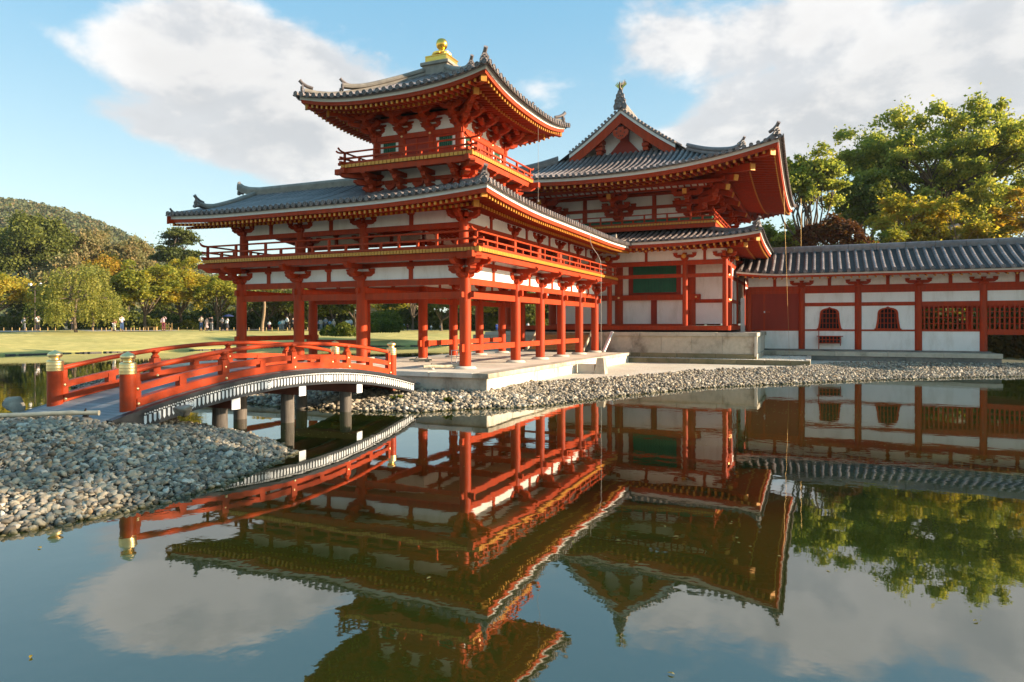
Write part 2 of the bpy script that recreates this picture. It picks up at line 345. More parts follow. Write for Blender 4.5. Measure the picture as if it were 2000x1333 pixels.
# ---------------------------------------------------------------- mesh helpers
class G:
    """collects polygons that become one mesh"""
    def __init__(s): s.v = []; s.f = []; s.m = []
    def add(s, vs, fs, mat=0):
        o = len(s.v); s.v.extend([tuple(p) for p in vs])
        for f in fs: s.f.append(tuple(i + o for i in f)); s.m.append(mat)
    def box(s, x0, x1, y0, y1, z0, z1, mat=0):
        s.add([(x0, y0, z0), (x1, y0, z0), (x1, y1, z0), (x0, y1, z0), (x0, y0, z1), (x1, y0, z1), (x1, y1, z1), (x0, y1, z1)],
              [(0, 3, 2, 1), (4, 5, 6, 7), (0, 1, 5, 4), (1, 2, 6, 5), (2, 3, 7, 6), (3, 0, 4, 7)], mat)
    def cbox(s, c, size, mat=0):
        s.box(c[0] - size[0] / 2, c[0] + size[0] / 2, c[1] - size[1] / 2, c[1] + size[1] / 2, c[2] - size[2] / 2, c[2] + size[2] / 2, mat)
    def chbox(s, x0, x1, y0, y1, z0, z1, b=.012, mat=0):
        """box with chamfered vertical and top edges"""
        vs = []
        def ring(i, z):
            return [(x0 + i, y0 + b + i if i < b else y0 + i, z)]
        lo = [(x0 + b, y0), (x1 - b, y0), (x1, y0 + b), (x1, y1 - b), (x1 - b, y1), (x0 + b, y1), (x0, y1 - b), (x0, y0 + b)]
        cx, cy = (x0 + x1) / 2, (y0 + y1) / 2
        sx = 1 - 2 * b / max(x1 - x0, 1e-6); sy = 1 - 2 * b / max(y1 - y0, 1e-6)
        vs = [(x, y, z0) for x, y in lo] + [(x, y, z1 - b) for x, y in lo] + [(cx + (x - cx) * sx, cy + (y - cy) * sy, z1) for x, y in lo]
        fs = [tuple(range(7, -1, -1)), tuple(range(16, 24))]
        for k in (0, 8):
            for i in range(8): fs.append((k + i, k + (i + 1) % 8, k + 8 + (i + 1) % 8, k + 8 + i))
        s.add(vs, fs, mat)
    def prism(s, poly, vec, mat=0):
        """extrude a planar polygon (3d points) along vec"""
        n = len(poly); vec = Vector(vec)
        vs = [Vector(p) for p in poly] + [Vector(p) + vec for p in poly]
        fs = [tuple(range(n - 1, -1, -1)), tuple(range(n, 2 * n))] + [(i, (i + 1) % n, n + (i + 1) % n, n + i) for i in range(n)]
        s.add(vs, fs, mat)
    def tube(s, path, r, n=8, mat=0, cap=True):
        path = [Vector(p) for p in path]
        k = len(path); rs = r if isinstance(r, (list, tuple)) else [r] * k
        ref = None; vs = []
        for i, p in enumerate(path):
            t = (path[min(i + 1, k - 1)] - path[max(i - 1, 0)]).normalized()
            if ref is None: ref = Vector((0, 0, 1)) if abs(t.z) < .9 else Vector((1, 0, 0))
            a = (ref - t * ref.dot(t)).normalized(); b = t.cross(a); ref = a
            for j in range(n):
                q = 2 * pi * j / n
                vs.append(p + (a * cos(q) + b * sin(q)) * rs[i])
        fs = []
        for i in range(k - 1):
            for j in range(n):
                fs.append((i * n + j, i * n + (j + 1) % n, (i + 1) * n + (j + 1) % n, (i + 1) * n + j))
        if cap: fs += [tuple(range(n - 1, -1, -1)), tuple(range((k - 1) * n, k * n))]
        s.add(vs, fs, mat)
    def lathe(s, prof, n=16, c=(0, 0, 0), mat=0):
        vs = [(c[0] + r * cos(2 * pi * j / n), c[1] + r * sin(2 * pi * j / n), c[2] + z) for r, z in prof for j in range(n)]
        k = len(prof)
        fs = [(i * n + j, i * n + (j + 1) % n, (i + 1) * n + (j + 1) % n, (i + 1) * n + j) for i in range(k - 1) for j in range(n)]
        fs += [tuple(range(n - 1, -1, -1)), tuple(range((k - 1) * n, k * n))]
        s.add(vs, fs, mat)
    def beam(s, p, q, w, h, mat=0):
        """bar of section w x h between two points, section upright"""
        p, q = Vector(p), Vector(q); t = (q - p).normalized()
        side = t.cross(Vector((0, 0, 1)))
        side = side.normalized() if side.length > 1e-4 else Vector((1, 0, 0))
        up = side.cross(t).normalized()
        sec = [side * a * w / 2 + up * b * h / 2 for a, b in ((-1, -1), (1, -1), (1, 1), (-1, 1))]
        s.add([p + x for x in sec] + [q + x for x in sec], [(3, 2, 1, 0), (4, 5, 6, 7), (0, 1, 5, 4), (1, 2, 6, 5), (2, 3, 7, 6), (3, 0, 4, 7)], mat)
    def sweep(s, path, sec, mat=0, cap=True, up=None):
        """sweep a closed section [(side, up)] along path; section stays upright"""
        path = [Vector(p) for p in path]; k = len(path); n = len(sec); vs = []
        for i, p in enumerate(path):
            t = (path[min(i + 1, k - 1)] - path[max(i - 1, 0)]).normalized()
            side = t.cross(Vector((0, 0, 1))).normalized()
            u = Vector((0, 0, 1)) if up is None else side.cross(t).normalized()
            vs += [p + side * a + u * b for a, b in sec]
        fs = [(i * n + j, i * n + (j + 1) % n, (i + 1) * n + (j + 1) % n, (i + 1) * n + j) for i in range(k - 1) for j in range(n)]
        if cap: fs += [tuple(range(n - 1, -1, -1)), tuple(range((k - 1) * n, k * n))]
        s.add(vs, fs, mat)
    def strip(s, rows, mat=0, close=False):
        """quad grid from rows of points"""
        n = len(rows[0]); vs = [p for r in rows for p in r]; k = len(rows)
        fs = [(i * n + j, i * n + j + 1, (i + 1) * n + j + 1, (i + 1) * n + j) for i in range(k - 1) for j in range(n - 1)]
        s.add(vs, fs, mat)
    def mesh(s, name, mats, smooth=32):
        me = bpy.data.meshes.new(name)
        me.from_pydata([tuple(p) for p in s.v], [], s.f)
        for x in (mats if isinstance(mats, (list, tuple)) else [mats]): me.materials.append(x)
        if any(s.m): me.polygons.foreach_set('material_index', s.m)
        if smooth:
            me.polygons.foreach_set('use_smooth', [True] * len(me.polygons))
            me.set_sharp_from_angle(angle=radians(smooth))
        me.update()
        return me

def link(name, data, parent=None, loc=(0, 0, 0), rot=0.0, scale=None):
    o = bpy.data.objects.new(name, data); COL.objects.link(o)
    o.location = loc
    if rot: o.rotation_euler = (0, 0, rot) if isinstance(rot, (int, float)) else rot
    if scale is not None: o.scale = scale
    if parent is not None:
        o.parent = parent
        if parent.name in ROOTS: o.matrix_parent_inverse = Matrix.Translation(-ROOTS[parent.name])
    return o
ROOTS = {}   # things whose parts are given in world coordinates
def building(name, label, cat, loc, group=None):
    o = thing(name, label, cat, loc, group); ROOTS[o.name] = Vector(loc); return o
def thing(name, label, cat, loc=(0, 0, 0), group=None, data=None, rot=0.0):
    o = link(name, data, None, loc, rot)
    o['label'] = label; o['category'] = cat
    if group: o['group'] = group
    return o
def struct(name, data, kind='structure', label=None):
    o = link(name, data); o['kind'] = kind
    if label: o['label'] = label
    return o
CACHE = {}
def cached(key, make):
    if key not in CACHE: CACHE[key] = make()
    return CACHE[key]
def boxpart(name, parent, mat, x0, x1, y0, y1, z0, z1, ch=0.0):
    """a box as its own object, its mesh centred so that alike boxes share data"""
    sx, sy, sz = abs(x1 - x0), abs(y1 - y0), abs(z1 - z0)
    key = ('box', round(sx, 3), round(sy, 3), round(sz, 3), mat, ch)
    def mk():
        g = G()
        if ch and min(sx, sy) > 2.2 * ch: g.chbox(-sx / 2, sx / 2, -sy / 2, sy / 2, -sz / 2, sz / 2, ch)
        else: g.box(-sx / 2, sx / 2, -sy / 2, sy / 2, -sz / 2, sz / 2)
        return g.mesh(name, M[mat], 25)
    return link(name, cached(key, mk), parent, ((x0 + x1) / 2, (y0 + y1) / 2, (z0 + z1) / 2))
def join_numpy(name, verts, faces, mat, smooth=True):
    me = bpy.data.meshes.new(name)
    k = faces.shape[1]
    me.vertices.add(len(verts)); me.vertices.foreach_set('co', np.asarray(verts, np.float32).ravel())
    me.loops.add(faces.size); me.loops.foreach_set('vertex_index', faces.astype(np.int32).ravel())
    me.polygons.add(len(faces)); me.polygons.foreach_set('loop_start', np.arange(0, faces.size, k, dtype=np.int32))
    if smooth: me.polygons.foreach_set('use_smooth', np.ones(len(faces), bool))
    me.materials.append(mat); me.update(calc_edges=True)
    return me
def column_mesh(r, h, n=18):
    def mk():
        g = G(); g.lathe([(r * 1.0, 0), (r, h * .6), (r * .97, h * .9), (r * .90, h)], n)
        return g.mesh('column', M['red'], 40)
    return cached(('col', r, round(h, 3), n), mk)

# ---- timber brackets (local: +X out of the wall, Y along the wall, Z up from the column top)
def arm_poly(L0, L1, h, axis, off, z, w, curve=.16):
    """bracket arm with rounded undersides, from L0 to L1 along axis"""
    pts = [(L0, h), (L0, h * .62)]
    for q in (0.35, .12): pts.append((L0 + curve * (1 - q) * .75, h * q))
    pts += [(L0 + curve * 1.1, 0), (L1 - curve * 1.1, 0)]
    for q in (.12, .35): pts.append((L1 - curve * (1 - q) * .75, h * q))
    pts += [(L1, h * .62), (L1, h)]
    if axis == 'x': return [(a, off - w / 2, z + b) for a, b in pts], (0, w, 0)
    return [(off - w / 2, a, z + b) for a, b in pts], (w, 0, 0)
def g_block(g, c, s, h):
    x, y, z = c; a = s / 2; b = s * .36
    lo = [(x - b, y - b, z), (x + b, y - b, z), (x + b, y + b, z), (x - b, y + b, z)]
    mid = [(x - a, y - a, z + h * .45), (x + a, y - a, z + h * .45), (x + a, y + a, z + h * .45), (x - a, y + a, z + h * .45)]
    top = [(q[0], q[1], z + h) for q in mid]
    fs = [(3, 2, 1, 0), (8, 9, 10, 11)]
    for k in (0, 4):
        for i in range(4): fs.append((k + i, k + (i + 1) % 4, k + 4 + (i + 1) % 4, k + 4 + i))
    g.add(lo + mid + top, fs)
def m_block(s, h):
    def mk():
        g = G(); g_block(g, (0, 0, 0), s, h); return g.mesh('bearing_block', M['red'], 20)
    return cached(('blk', s, h), mk)
def m_arm(L0, L1, h, axis, w):
    def mk():
        g = G(); p, v = arm_poly(L0, L1, h, axis, 0, 0, w, min(.17, (L1 - L0) * .22)); g.prism(p, v)
        return g.mesh('bracket_arm', M['red'], 25)
    return cached(('arm', L0, L1, h, axis, w), mk)
def bracket(parent, loc, rot, spec, s=1.0, cap='bearing_block'):
    """spec: list of ('blk', x, y, z, size, h) and ('arm', axis, L0, L1, off, z, h, w). The big bottom block is the
    part itself, arms and small blocks are its sub-parts."""
    b0 = spec[0]
    root = link('bracket', m_block(round(b0[4] * s, 4), round(b0[5] * s, 4)), parent, loc, rot)
    for q in spec[1:]:
        if q[0] == 'blk':
            link('bearing_block', m_block(round(q[4] * s, 4), round(q[5] * s, 4)), root, (q[1] * s, q[2] * s, q[3] * s))
        else:
            _, ax, L0, L1, off, z, h, w = q
            link('bracket_arm', m_arm(round(L0 * s, 4), round(L1 * s, 4), round(h * s, 4), ax, round(w * s, 4)), root, (0, off * s, z * s) if ax == 'x' else (off * s, 0, z * s))
    return root
SPEC_LOWER = [('blk', 0, 0, 0, .44, .17), ('arm', 'y', -.56, .56, 0, .13, .17, .17), ('arm', 'x', -.30, .56, 0, .131, .17, .17),
              ('blk', 0, .46, .30, .22, .09), ('blk', 0, -.46, .30, .22, .09), ('blk', .46, 0, .301, .23, .09),
              ('arm', 'x', -.30, .93, 0, .385, .17, .16), ('arm', 'y', -.5, .5, 0, .386, .15, .13), ('blk', .78, 0, .555, .24, .05)]
SPEC_SIMPLE = [('blk', 0, 0, 0, .38, .15), ('arm', 'y', -.56, .56, 0, .12, .16, .15), ('blk', 0, .47, .28, .21, .09), ('blk', 0, -.47, .28, .21, .09), ('blk', 0, 0, .281, .21, .09), ('arm', 'x', -.22, .36, 0, .121, .15, .14)]
SPEC_THREE = [('blk', 0, 0, 0, .40, .16), ('arm', 'y', -.42, .42, 0, .12, .15, .14), ('arm', 'x', -.3, .48, 0, .121, .15, .14),
              ('blk', 0, .34, .27, .2, .08), ('blk', 0, -.34, .27, .2, .08), ('blk', .38, 0, .271, .21, .08),
              ('arm', 'y', -.42, .42, .38, .34, .14, .13), ('arm', 'y', -.50, .50, 0, .341, .14, .13), ('arm', 'x', -.3, .86, 0, .342, .15, .14),
              ('blk', .38, .34, .48, .2, .08), ('blk', .38, -.34, .48, .2, .08), ('blk', .76, 0, .481, .21, .08),
              ('arm', 'y', -.44, .44, .76, .55, .14, .13), ('arm', 'x', -.3, .95, 0, .551, .13, .13), ('blk', .76, .36, .69, .2, .07), ('blk', .76, -.36, .69, .2, .07), ('blk', .76, 0, .691, .2, .07)]

# ---- eaves: one Side is one straight eave over a wall line
class Side:
    def __init__(s, p0, p1, n, k0, k1, lift, zw):
        """wall line p0->p1, outward normal n; k=1 at a hip corner (grows with the overhang), 0 at a gable end; lift(t) added at the eave; zw: height of the white fascia's middle"""
        s.p0 = Vector((p0[0], p0[1], 0)); s.p1 = Vector((p1[0], p1[1], 0)); s.n = Vector((n[0], n[1], 0))
        s.L = (s.p1 - s.p0).length; s.e = (s.p1 - s.p0).normalized(); s.k0 = k0; s.k1 = k1; s.lift = lift; s.zw = zw
    def pt(s, t, o, dz=0.0, fade=1.0):
        a = -s.k0 * o + t * (s.L + (s.k0 + s.k1) * o)
        q = s.p0 + s.e * a + s.n * o
        return Vector((q.x, q.y, s.zw + s.lift(t) * fade + dz))
    def t_of(s, a, o):
        return min(1.0, max(0.0, (a + s.k0 * o) / (s.L + (s.k0 + s.k1) * o)))
def strip_boards(parent, name, mat, sides, oe, sec, nt=28, ch=0):
    """board under the eave, section corners given as (overhang, dz); one object per side"""
    for sd in sides:
        g = G()
        rows = [[sd.pt(i / nt, oe + o, dz) for o, dz in sec + [sec[0]]] for i in range(nt + 1)]
        g.strip(rows)
        n = len(sec); g.add(rows[0][:n], [tuple(range(n))]); g.add(rows[-1][:n], [tuple(range(n - 1, -1, -1))])
        link(name, g.mesh(name, M[mat], 30), parent)
def rafter_mesh(L, w, h, slope, round_tip=False, cap=True):
    def mk():
        g = G(); t = .014
        if round_tip:
            n = 8
            sec = [(w / 2 * cos(2 * pi * i / n), w / 2 * sin(2 * pi * i / n)) for i in range(n)]
            a = [(0, y, z) for y, z in sec]; b = [(-L, y, z + L * slope) for y, z in sec]
            g.add(a + b, [tuple(range(n))] + [(i, n + i, n + (i + 1) % n, (i + 1) % n) for i in range(n)])
            a = [(t, y * 1.12, z * 1.12) for y, z in sec]; b = [(-.05, y * 1.12, z * 1.12 + .05 * slope) for y, z in sec]
            g.add(a + b, [tuple(range(n)), tuple(range(2 * n - 1, n - 1, -1))] + [(i, n + i, n + (i + 1) % n, (i + 1) % n) for i in range(n)], 1)
        else:
            a = [(0, -w / 2, -h / 2), (0, w / 2, -h / 2), (0, w / 2, h / 2), (0, -w / 2, h / 2)]
            b = [(-L, y, z + L * slope) for _, y, z in a]
            fs = [(0, 1, 2, 3), (0, 4, 5, 1), (1, 5, 6, 2), (2, 6, 7, 3), (3, 7, 4, 0)]
            g.add(a + b, fs + [(7, 6, 5, 4)])
            if cap:
                k = 1.06
                a = [(t, y * k, z * k) for _, y, z in a]; b = [(-.035, y, z + .035 * slope) for _, y, z in a]
                g.add(a + b, fs + [(7, 6, 5, 4)], 1)
        return g.mesh('rafter', [M['red'], M['gild']], 30)
    return cached(('raft', round(L, 2), w, h, slope, round_tip, cap), mk)
def rafters(parent, sd, o_tip, dz, L, w, h, slope, spacing, round_tip=False, stuff=False, a0=None, a1=None, fade=1.0):
    """a row of rafters whose gilded tips stand o_tip beyond the wall line"""
    ang = atan2(sd.n.y, sd.n.x)
    lo = -sd.k0 * o_tip + .10; hi = sd.L + sd.k1 * o_tip - .10
    if a0 is not None: lo = a0
    if a1 is not None: hi = a1
    n = max(1, int(round((hi - lo) / spacing)))
    gg = G() if stuff else None
    for i in range(n + 1):
        a = lo + (hi - lo) * i / n
        t = sd.t_of(a, o_tip)
        q = sd.p0 + sd.e * a + sd.n * o_tip
        z = sd.zw + dz + sd.lift(t) * fade
        Li = L
        if sd.k0 and a < 0: Li = min(L, o_tip + a + .12 if False else (a + o_tip) + .10)
        if sd.k1 and a > sd.L: Li = min(L, (sd.L + o_tip - a) + .10)
        Li = max(.14, round(Li * 10) / 10 if Li < L else L)
        me = rafter_mesh(Li, w, h, slope, round_tip)
        if stuff:
            c, s_ = cos(ang), sin(ang); o = len(gg.v)
            gg.v += [(q.x + c * v.co.x - s_ * v.co.y, q.y + s_ * v.co.x + c * v.co.y, z + v.co.z) for v in me.vertices]
            for p in me.polygons: gg.f.append(tuple(x + o for x in p.vertices)); gg.m.append(p.material_index)
        else:
            link('rafter', me, parent, (q.x, q.y, z), ang)
    if stuff:
        ob = link('rafters', gg.mesh('rafters', [M['red'], M['gild']], 30), parent); ob['kind'] = 'stuff'
def eave_tile_mesh(r):
    def mk():
        g = G(); n = 14
        prof = [(r, -.05), (r, .008), (r * .82, .012), (r * .80, -.006), (r * .38, -.008), (r * .33, .008), (0.001, .012)]
        vs = [(x, rr * cos(2 * pi * j / n), rr * sin(2 * pi * j / n)) for rr, x in prof for j in range(n)]
        fs = [(i * n + j, i * n + (j + 1) % n, (i + 1) * n + (j + 1) % n, (i + 1) * n + j) for i in range(len(prof) - 1) for j in range(n)]
        g.add(vs, fs); return g.mesh('eave_tile', M['tile'], 40)
    return cached(('disc', r), mk)
def roof_slope(roof, sd, oe, D, prof, z0, spacing, r, nd=9, stuff=False, dmax=None, rows=True, seg=.30, D_lift=None, a_lo=None, a_hi=None, tan=False):
    """tiled slope over one Side. oe: tile edge overhang, D: plan depth from eave to ridge, prof(d): rise at depth d,
    z0: pan height at the eave relative to the fascia middle. Returns surface function (a, d) -> point."""
    Dl = D_lift or D
    lo = -sd.k0 * oe; hi = sd.L + sd.k1 * oe
    def top(a):
        d = D
        if sd.k0: d = min(d, a - lo)
        if sd.k1: d = min(d, hi - a)
        if dmax: d = min(d, dmax(a))
        return max(d, .02)
    def P(a, d):
        t = sd.t_of(a, oe)
        q = sd.p0 + sd.e * a + sd.n * (oe - d)
        f = max(0.0, 1 - d / Dl) ** 1.6
        return Vector((q.x, q.y, sd.zw + z0 + prof(d) + sd.lift(t) * f))
    n = int(round((hi - lo) / spacing)); sp = (hi - lo) / n
    g = G(); rows_ = []
    step = 4
    for j in range(n * step + 1):
        a = lo + (hi - lo) * j / (n * step)
        dip = (0.0, -.022, -.034, -.022)[(j + 2) % step]
        tp = top(a)
        rows_.append([P(a, tp * (k / nd)) + Vector((0, 0, dip)) for k in range(nd + 1)])
    # front lip of the pan tiles
    lip = [[p[0] + Vector((0, 0, -.04)) - sd.n * .01, p[0] + sd.n * .004] for p in rows_]
    g.strip([r_[::-1] for r_ in rows_] if False else rows_); g.strip(lip)
    link('pan_tiles', g.mesh('pan_tiles', M['pan'], 50), roof)
    if rows:
        gs = G() if stuff else None
        ang = atan2(sd.n.y, sd.n.x)
        for i in range(n):
            a = lo + sp * (i + .5)
            tp = top(a)
            if a_lo is not None and a < a_lo: continue
            if a_hi is not None and a > a_hi: continue
            g2 = gs or G()
            ns = max(1, int(tp / seg)); base = P(a, 0)
            pts = []
            for k in range(ns):
                d0 = tp * k / ns; d1 = tp * (k + 1) / ns
                pts.append((P(a, d0), r)); pts.append((P(a, d1 - .004), r * .93))
            m = 6; vs = []
            org = Vector((0, 0, 0)) if stuff else base
            jx = rng.normal(0, .004); jz = rng.normal(0, .004)
            for (p, rr) in pts:
                for j in range(m + 1):
                    q = pi * j / m
                    vs.append(p - org + sd.e * (rr * cos(q) + jx) + Vector((0, 0, rr * (sin(q) * 1.0) - .012 + jz)))
            k = len(pts)
            fs = [(x * (m + 1) + j, (x + 1) * (m + 1) + j, (x + 1) * (m + 1) + j + 1, x * (m + 1) + j + 1) for x in range(0, k - 1, 2) for j in range(m)]
            g2.add(vs, fs)
            if not stuff:
                row = link('tile_row', g2.mesh('tile_row', M['tile'], 40), roof, base)
                link('eave_tile', eave_tile_mesh(round(r * 1.08, 3)), roof, base + sd.n * .012 + Vector((0, 0, r * .28)), ang)
        if stuff:
            ob = link('tile_rows', gs.mesh('tile_rows', M['tile'], 40), roof); ob['kind'] = 'stuff'
    return P
def ridge_section(w, h, layers=5):
    """stacked flat tiles with a round capping row"""
    L = []; y = 0
    dh = (h - w * .45) / layers
    for i in range(layers):
        ww = w / 2 * (1 - .10 * i / layers)
        L += [(ww, y), (ww, y + dh * .72), (ww - .02, y + dh * .74), (ww - .02, y + dh)]
        y += dh
    cap = [(w * .42 * cos(q), y + w * .42 * sin(q)) for q in (radians(x) for x in (0, 35, 70, 110, 145, 180))]
    R = [(-a, b) for a, b in reversed(L)]
    return L + cap + R
def ridge(roof, path, w, h, layers=5, name='ridge', mat='ridge_tile'):
    g = G(); g.sweep(path, ridge_section(w, h, layers)[::-1])
    return link(name, g.mesh(name, M[mat], 30), roof)
def ridge_end(roof, p, direc, s=1.0, name='ridge_end_tile'):
    """ogre tile with upswept round tiles; direc = outward horizontal direction"""
    def mk():
        g = G()
        # shield
        pts = [(-.17, 0), (-.21, .10), (-.15, .16), (-.17, .26), (-.10, .34), (-.05, .43), (.05, .43), (.10, .34), (.17, .26), (.15, .16), (.21, .10), (.17, 0)]
        g.prism([(0, a, b) for a, b in pts], (.07, 0, 0))
        for y, z, r in ((-.07, .24, .035), (.07, .24, .035), (0, .16, .05), (-.1, .08, .03), (.1, .08, .03), (0, .31, .035)):
            g.lathe([(r, -.02), (r * .9, .02), (r * .4, .04), (.002, .045)], 8)
            n = 4 * 8
            for i in range(n):
                vx = g.v[-n + i]; g.v[-n + i] = (.07 + vx[2] + .02, y + vx[0], z + vx[1])
        # upper round tile sweeping up
        g.tube([(-.40, 0, .30), (-.15, 0, .36), (.05, 0, .47), (.15, 0, .58)], [.075, .078, .08, .08], 12)
        g.tube([(.15, 0, .58), (.158, 0, .588)], [.088, .088], 12)
        g.tube([(.1, 0, .02), (.2, 0, .045)], [.08, .085], 12)
        return g.mesh(name, M['tile'], 30)
    o = link(name, cached(('oni', name), mk), roof, p, atan2(direc[1], direc[0]))
    o.scale = (s, s, s)
    return o
def rail_run(parent, pts, z, heights, post_gap, post=.075, ends=(.25, .25), mat='red'):
    """three-bar balustrade along straight runs; pts = corner points (x, y)"""
    for (x0, y0), (x1, y1) in zip(pts[:-1], pts[1:]):
        p = Vector((x0, y0, z)); q = Vector((x1, y1, z)); e = (q - p).normalized(); L = (q - p).length
        a, b = p - e * ends[0], q + e * ends[1]
        up = Vector((0, 0, 1))
        g = G(); h = heights[2]
        n = 10
        path = [a - e * .10 + up * (h + .085), a - e * .03 + up * (h + .035), a + e * .08 + up * (h + .008), a + e * .25 + up * h] + [b - e * .25 + up * h, b - e * .08 + up * (h + .008), b + e * .03 + up * (h + .035), b + e * .10 + up * (h + .085)]
        g.tube(path, .032, 8)
        link('top_rail', g.mesh('top_rail', M[mat], 40), parent)
        g = G(); g.beam(a + up * heights[1], b + up * heights[1], .06, .055); link('middle_rail', g.mesh('middle_rail', M[mat], 0), parent)
        g = G(); g.beam(a + up * heights[0], b + up * heights[0], .09, .085); link('bottom_rail', g.mesh('bottom_rail', M[mat], 0), parent)
        k = max(1, int(round(L / post_gap)))
        for i in range(2 * k + 1):
            c = p + e * (L * i / (2 * k))
            zt = (heights[2] - .02 if i % 2 == 0 else heights[1] - .02)
            boxpart('baluster', parent, mat, c.x - post / 2, c.x + post / 2, c.y - post / 2, c.y + post / 2, z + heights[0] + .03, z + zt)
# ================================================================ the two-storey corner corridor
W = 3.954; BR = 2.463; BL = 2.698
XL = [0, -W, -W - BL, -W - 2 * BL]                      # columns of the arm that points left
YR = [0, W, W + BR, W + 2 * BR, W + 3 * BR, W + 4 * BR]   # columns of the arm that runs to the hall
ZP = 0.83                                               # top of its stone base
XE = XL[-1] - 2.0; YE = YR[-1] + 1.5                   # gable ends

wing = building('corner_corridor', 'L-shaped two-storey vermilion corridor on open columns with long grey tile roof', 'building', (-W / 2, W / 2, ZP))
def wing_cols():
    outer = [(x, 0) for x in XL] + [(0, y) for y in YR[1:]]
    inner = [(-W, W)] + [(x, W) for x in XL[2:]] + [(-W, y) for y in YR[2:]]
    return outer, inner
outer, inner = wing_cols()
for (x, y) in outer + inner:
    g_ = cached('pad', lambda: (lambda g: (g.lathe([(.36, 0), (.36, .03), (.30, .075), (.25, .08)], 20), g.mesh('base_stone', M['pave'], 30))[-1])(G()))
    link('base_stone', g_, wing, (x, y, ZP))
    link('column', column_mesh(.184, 2.80, 20), wing, (x, y, ZP + .07))
TIE = {'low': (1.38, 1.577, .11), 'mid': (3.05, 3.262, .12), 'top': (3.495, 3.70, .15)}
def tie(parent, a, b, kind, ext=0.0, mat='red', name='tie_beam', off=0.0):
    z0, z1, w = TIE[kind] if isinstance(kind, str) else kind
    (x0, y0), (x1, y1) = a, b
    if abs(y0 - y1) < 1e-6:
        x0, x1 = min(x0, x1), max(x0, x1)
        return boxpart(name, parent, mat, x0 - ext, x1 + ext, y0 - w / 2 + off, y0 + w / 2 + off, z0, z1, .01)
    y0, y1 = min(y0, y1), max(y0, y1)
    return boxpart(name, parent, mat, x0 - w / 2 + off, x0 + w / 2 + off, y0 - ext, y1 + ext, z0, z1, .01)
def runs(pts): return list(zip(pts[:-1], pts[1:]))
L_out = [(x, 0) for x in XL]; R_out = [(0, y) for y in YR]
L_in = [(x, W) for x in XL[1:]]; R_in = [(-W, y) for y in YR[1:]]
for row in (L_out, R_out, L_in, R_in):
    for a, b in runs(row):
        tie(wing, a, b, 'mid'); tie(wing, a, b, 'top')
for a, b in runs(R_out)[:-1]: tie(wing, a, b, 'low')
for a, b in runs(R_in)[:3]: tie(wing, a, b, 'low')
for a, b in runs(L_in)[1:]: tie(wing, a, b, 'low')
tie(wing, (XL[-1], 0), (XL[-1], W), (1.59, 1.78, .12), .30)
for x in XL[1:]: tie(wing, (x, 0), (x, W), (3.265, 3.47, .12), .30)
for y in YR[1:]: tie(wing, (-W, y), (0, y), (3.265, 3.47, .12), .30)
# beam stubs that pass through the columns
def stub(p, axis, z0, z1, w=.11, out=.30, sgn=1):
    if axis == 'x': boxpart('beam_stub', wing, 'red', p[0] + (.15 if sgn > 0 else -out), p[0] + (out if sgn > 0 else -.15), p[1] - w / 2, p[1] + w / 2, z0, z1)
    else: boxpart('beam_stub', wing, 'red', p[0] - w / 2, p[0] + w / 2, p[1] + (.15 if sgn > 0 else -out), p[1] + (out if sgn > 0 else -.15), z0, z1)
stub((0, 0), 'y', 3.07, 3.24, .10, .33, -1); stub((0, 0), 'x', 3.07, 3.24, .10, .33, 1); stub((0, 0), 'y', 1.36, 1.60, .12, .31, -1)
stub((0, YR[-1]), 'y', 3.07, 3.24, .10, .33, 1); stub((-W, W), 'y', 1.36, 1.60, .12, .3, -1); stub((XL[-1], W), 'x', 1.36, 1.6, .12, .3, -1)
stub((XL[1], W), 'x', 1.36, 1.6, .12, .3, 1)
# lower white band, second beam, narrow white band
def band(parent, a, b, z0, z1, split=True, off=0.0, mat='plaster', th=.07, sw=.11, strut=True, gapw=.0):
    """plaster panels between two columns with a short strut in the middle"""
    (x0, y0), (x1, y1) = a, b
    segs = [(0, .5), (.5, 1)] if split else [(0, 1)]
    for s0, s1 in segs:
        if abs(y0 - y1) < 1e-6: boxpart('plaster_panel', parent, mat, x0 + (x1 - x0) * s0, x0 + (x1 - x0) * s1, y0 - th / 2 + off, y0 + th / 2 + off, z0, z1)
        else: boxpart('plaster_panel', parent, mat, x0 - th / 2 + off, x0 + th / 2 + off, y0 + (y1 - y0) * s0, y0 + (y1 - y0) * s1, z0, z1)
    if split and strut:
        mx, my = (x0 + x1) / 2, (y0 + y1) / 2
        if abs(y0 - y1) < 1e-6: my += off
        else: mx += off
        boxpart('strut', parent, 'red', mx - sw / 2 - .02, mx + sw / 2 + .02, my - sw / 2 - .02, my + sw / 2 + .02, z0 - .001, z1 - .09, .01)
        link('bearing_block', m_block(.24, .09), parent, (mx, my, z1 - .092))
for row in (L_out, R_out, L_in, R_in):
    for a, b in runs(row):
        band(wing, a, b, 3.70, 4.115)
        tie(wing, a, b, (4.115, 4.262, .13), name='bracket_beam')
        band(wing, a, b, 4.262, 4.43, True, strut=True, sw=.09)
CZ = 3.70
def wing_bracket(p, rot): bracket(wing, (p[0], p[1], CZ), rot, SPEC_LOWER)
for x in XL[1:]: wing_bracket((x, 0), -pi / 2)
for y in YR[1:-1]: wing_bracket((0, y), 0)
wing_bracket((0, YR[-1]), 0)
wing_bracket((0, 0), 0); wing_bracket((0.001, 0.001), -pi / 2)
bracket(wing, (.0, .0, CZ + .002), -pi / 4, [('blk', 0, 0, 0, .46, .17), ('arm', 'x', -.3, .80, 0, .132, .17, .19), ('blk', .66, 0, .303, .24, .09), ('arm', 'x', -.3, 1.32, 0, .388, .17, .19), ('blk', 1.12, 0, .556, .26, .05)])
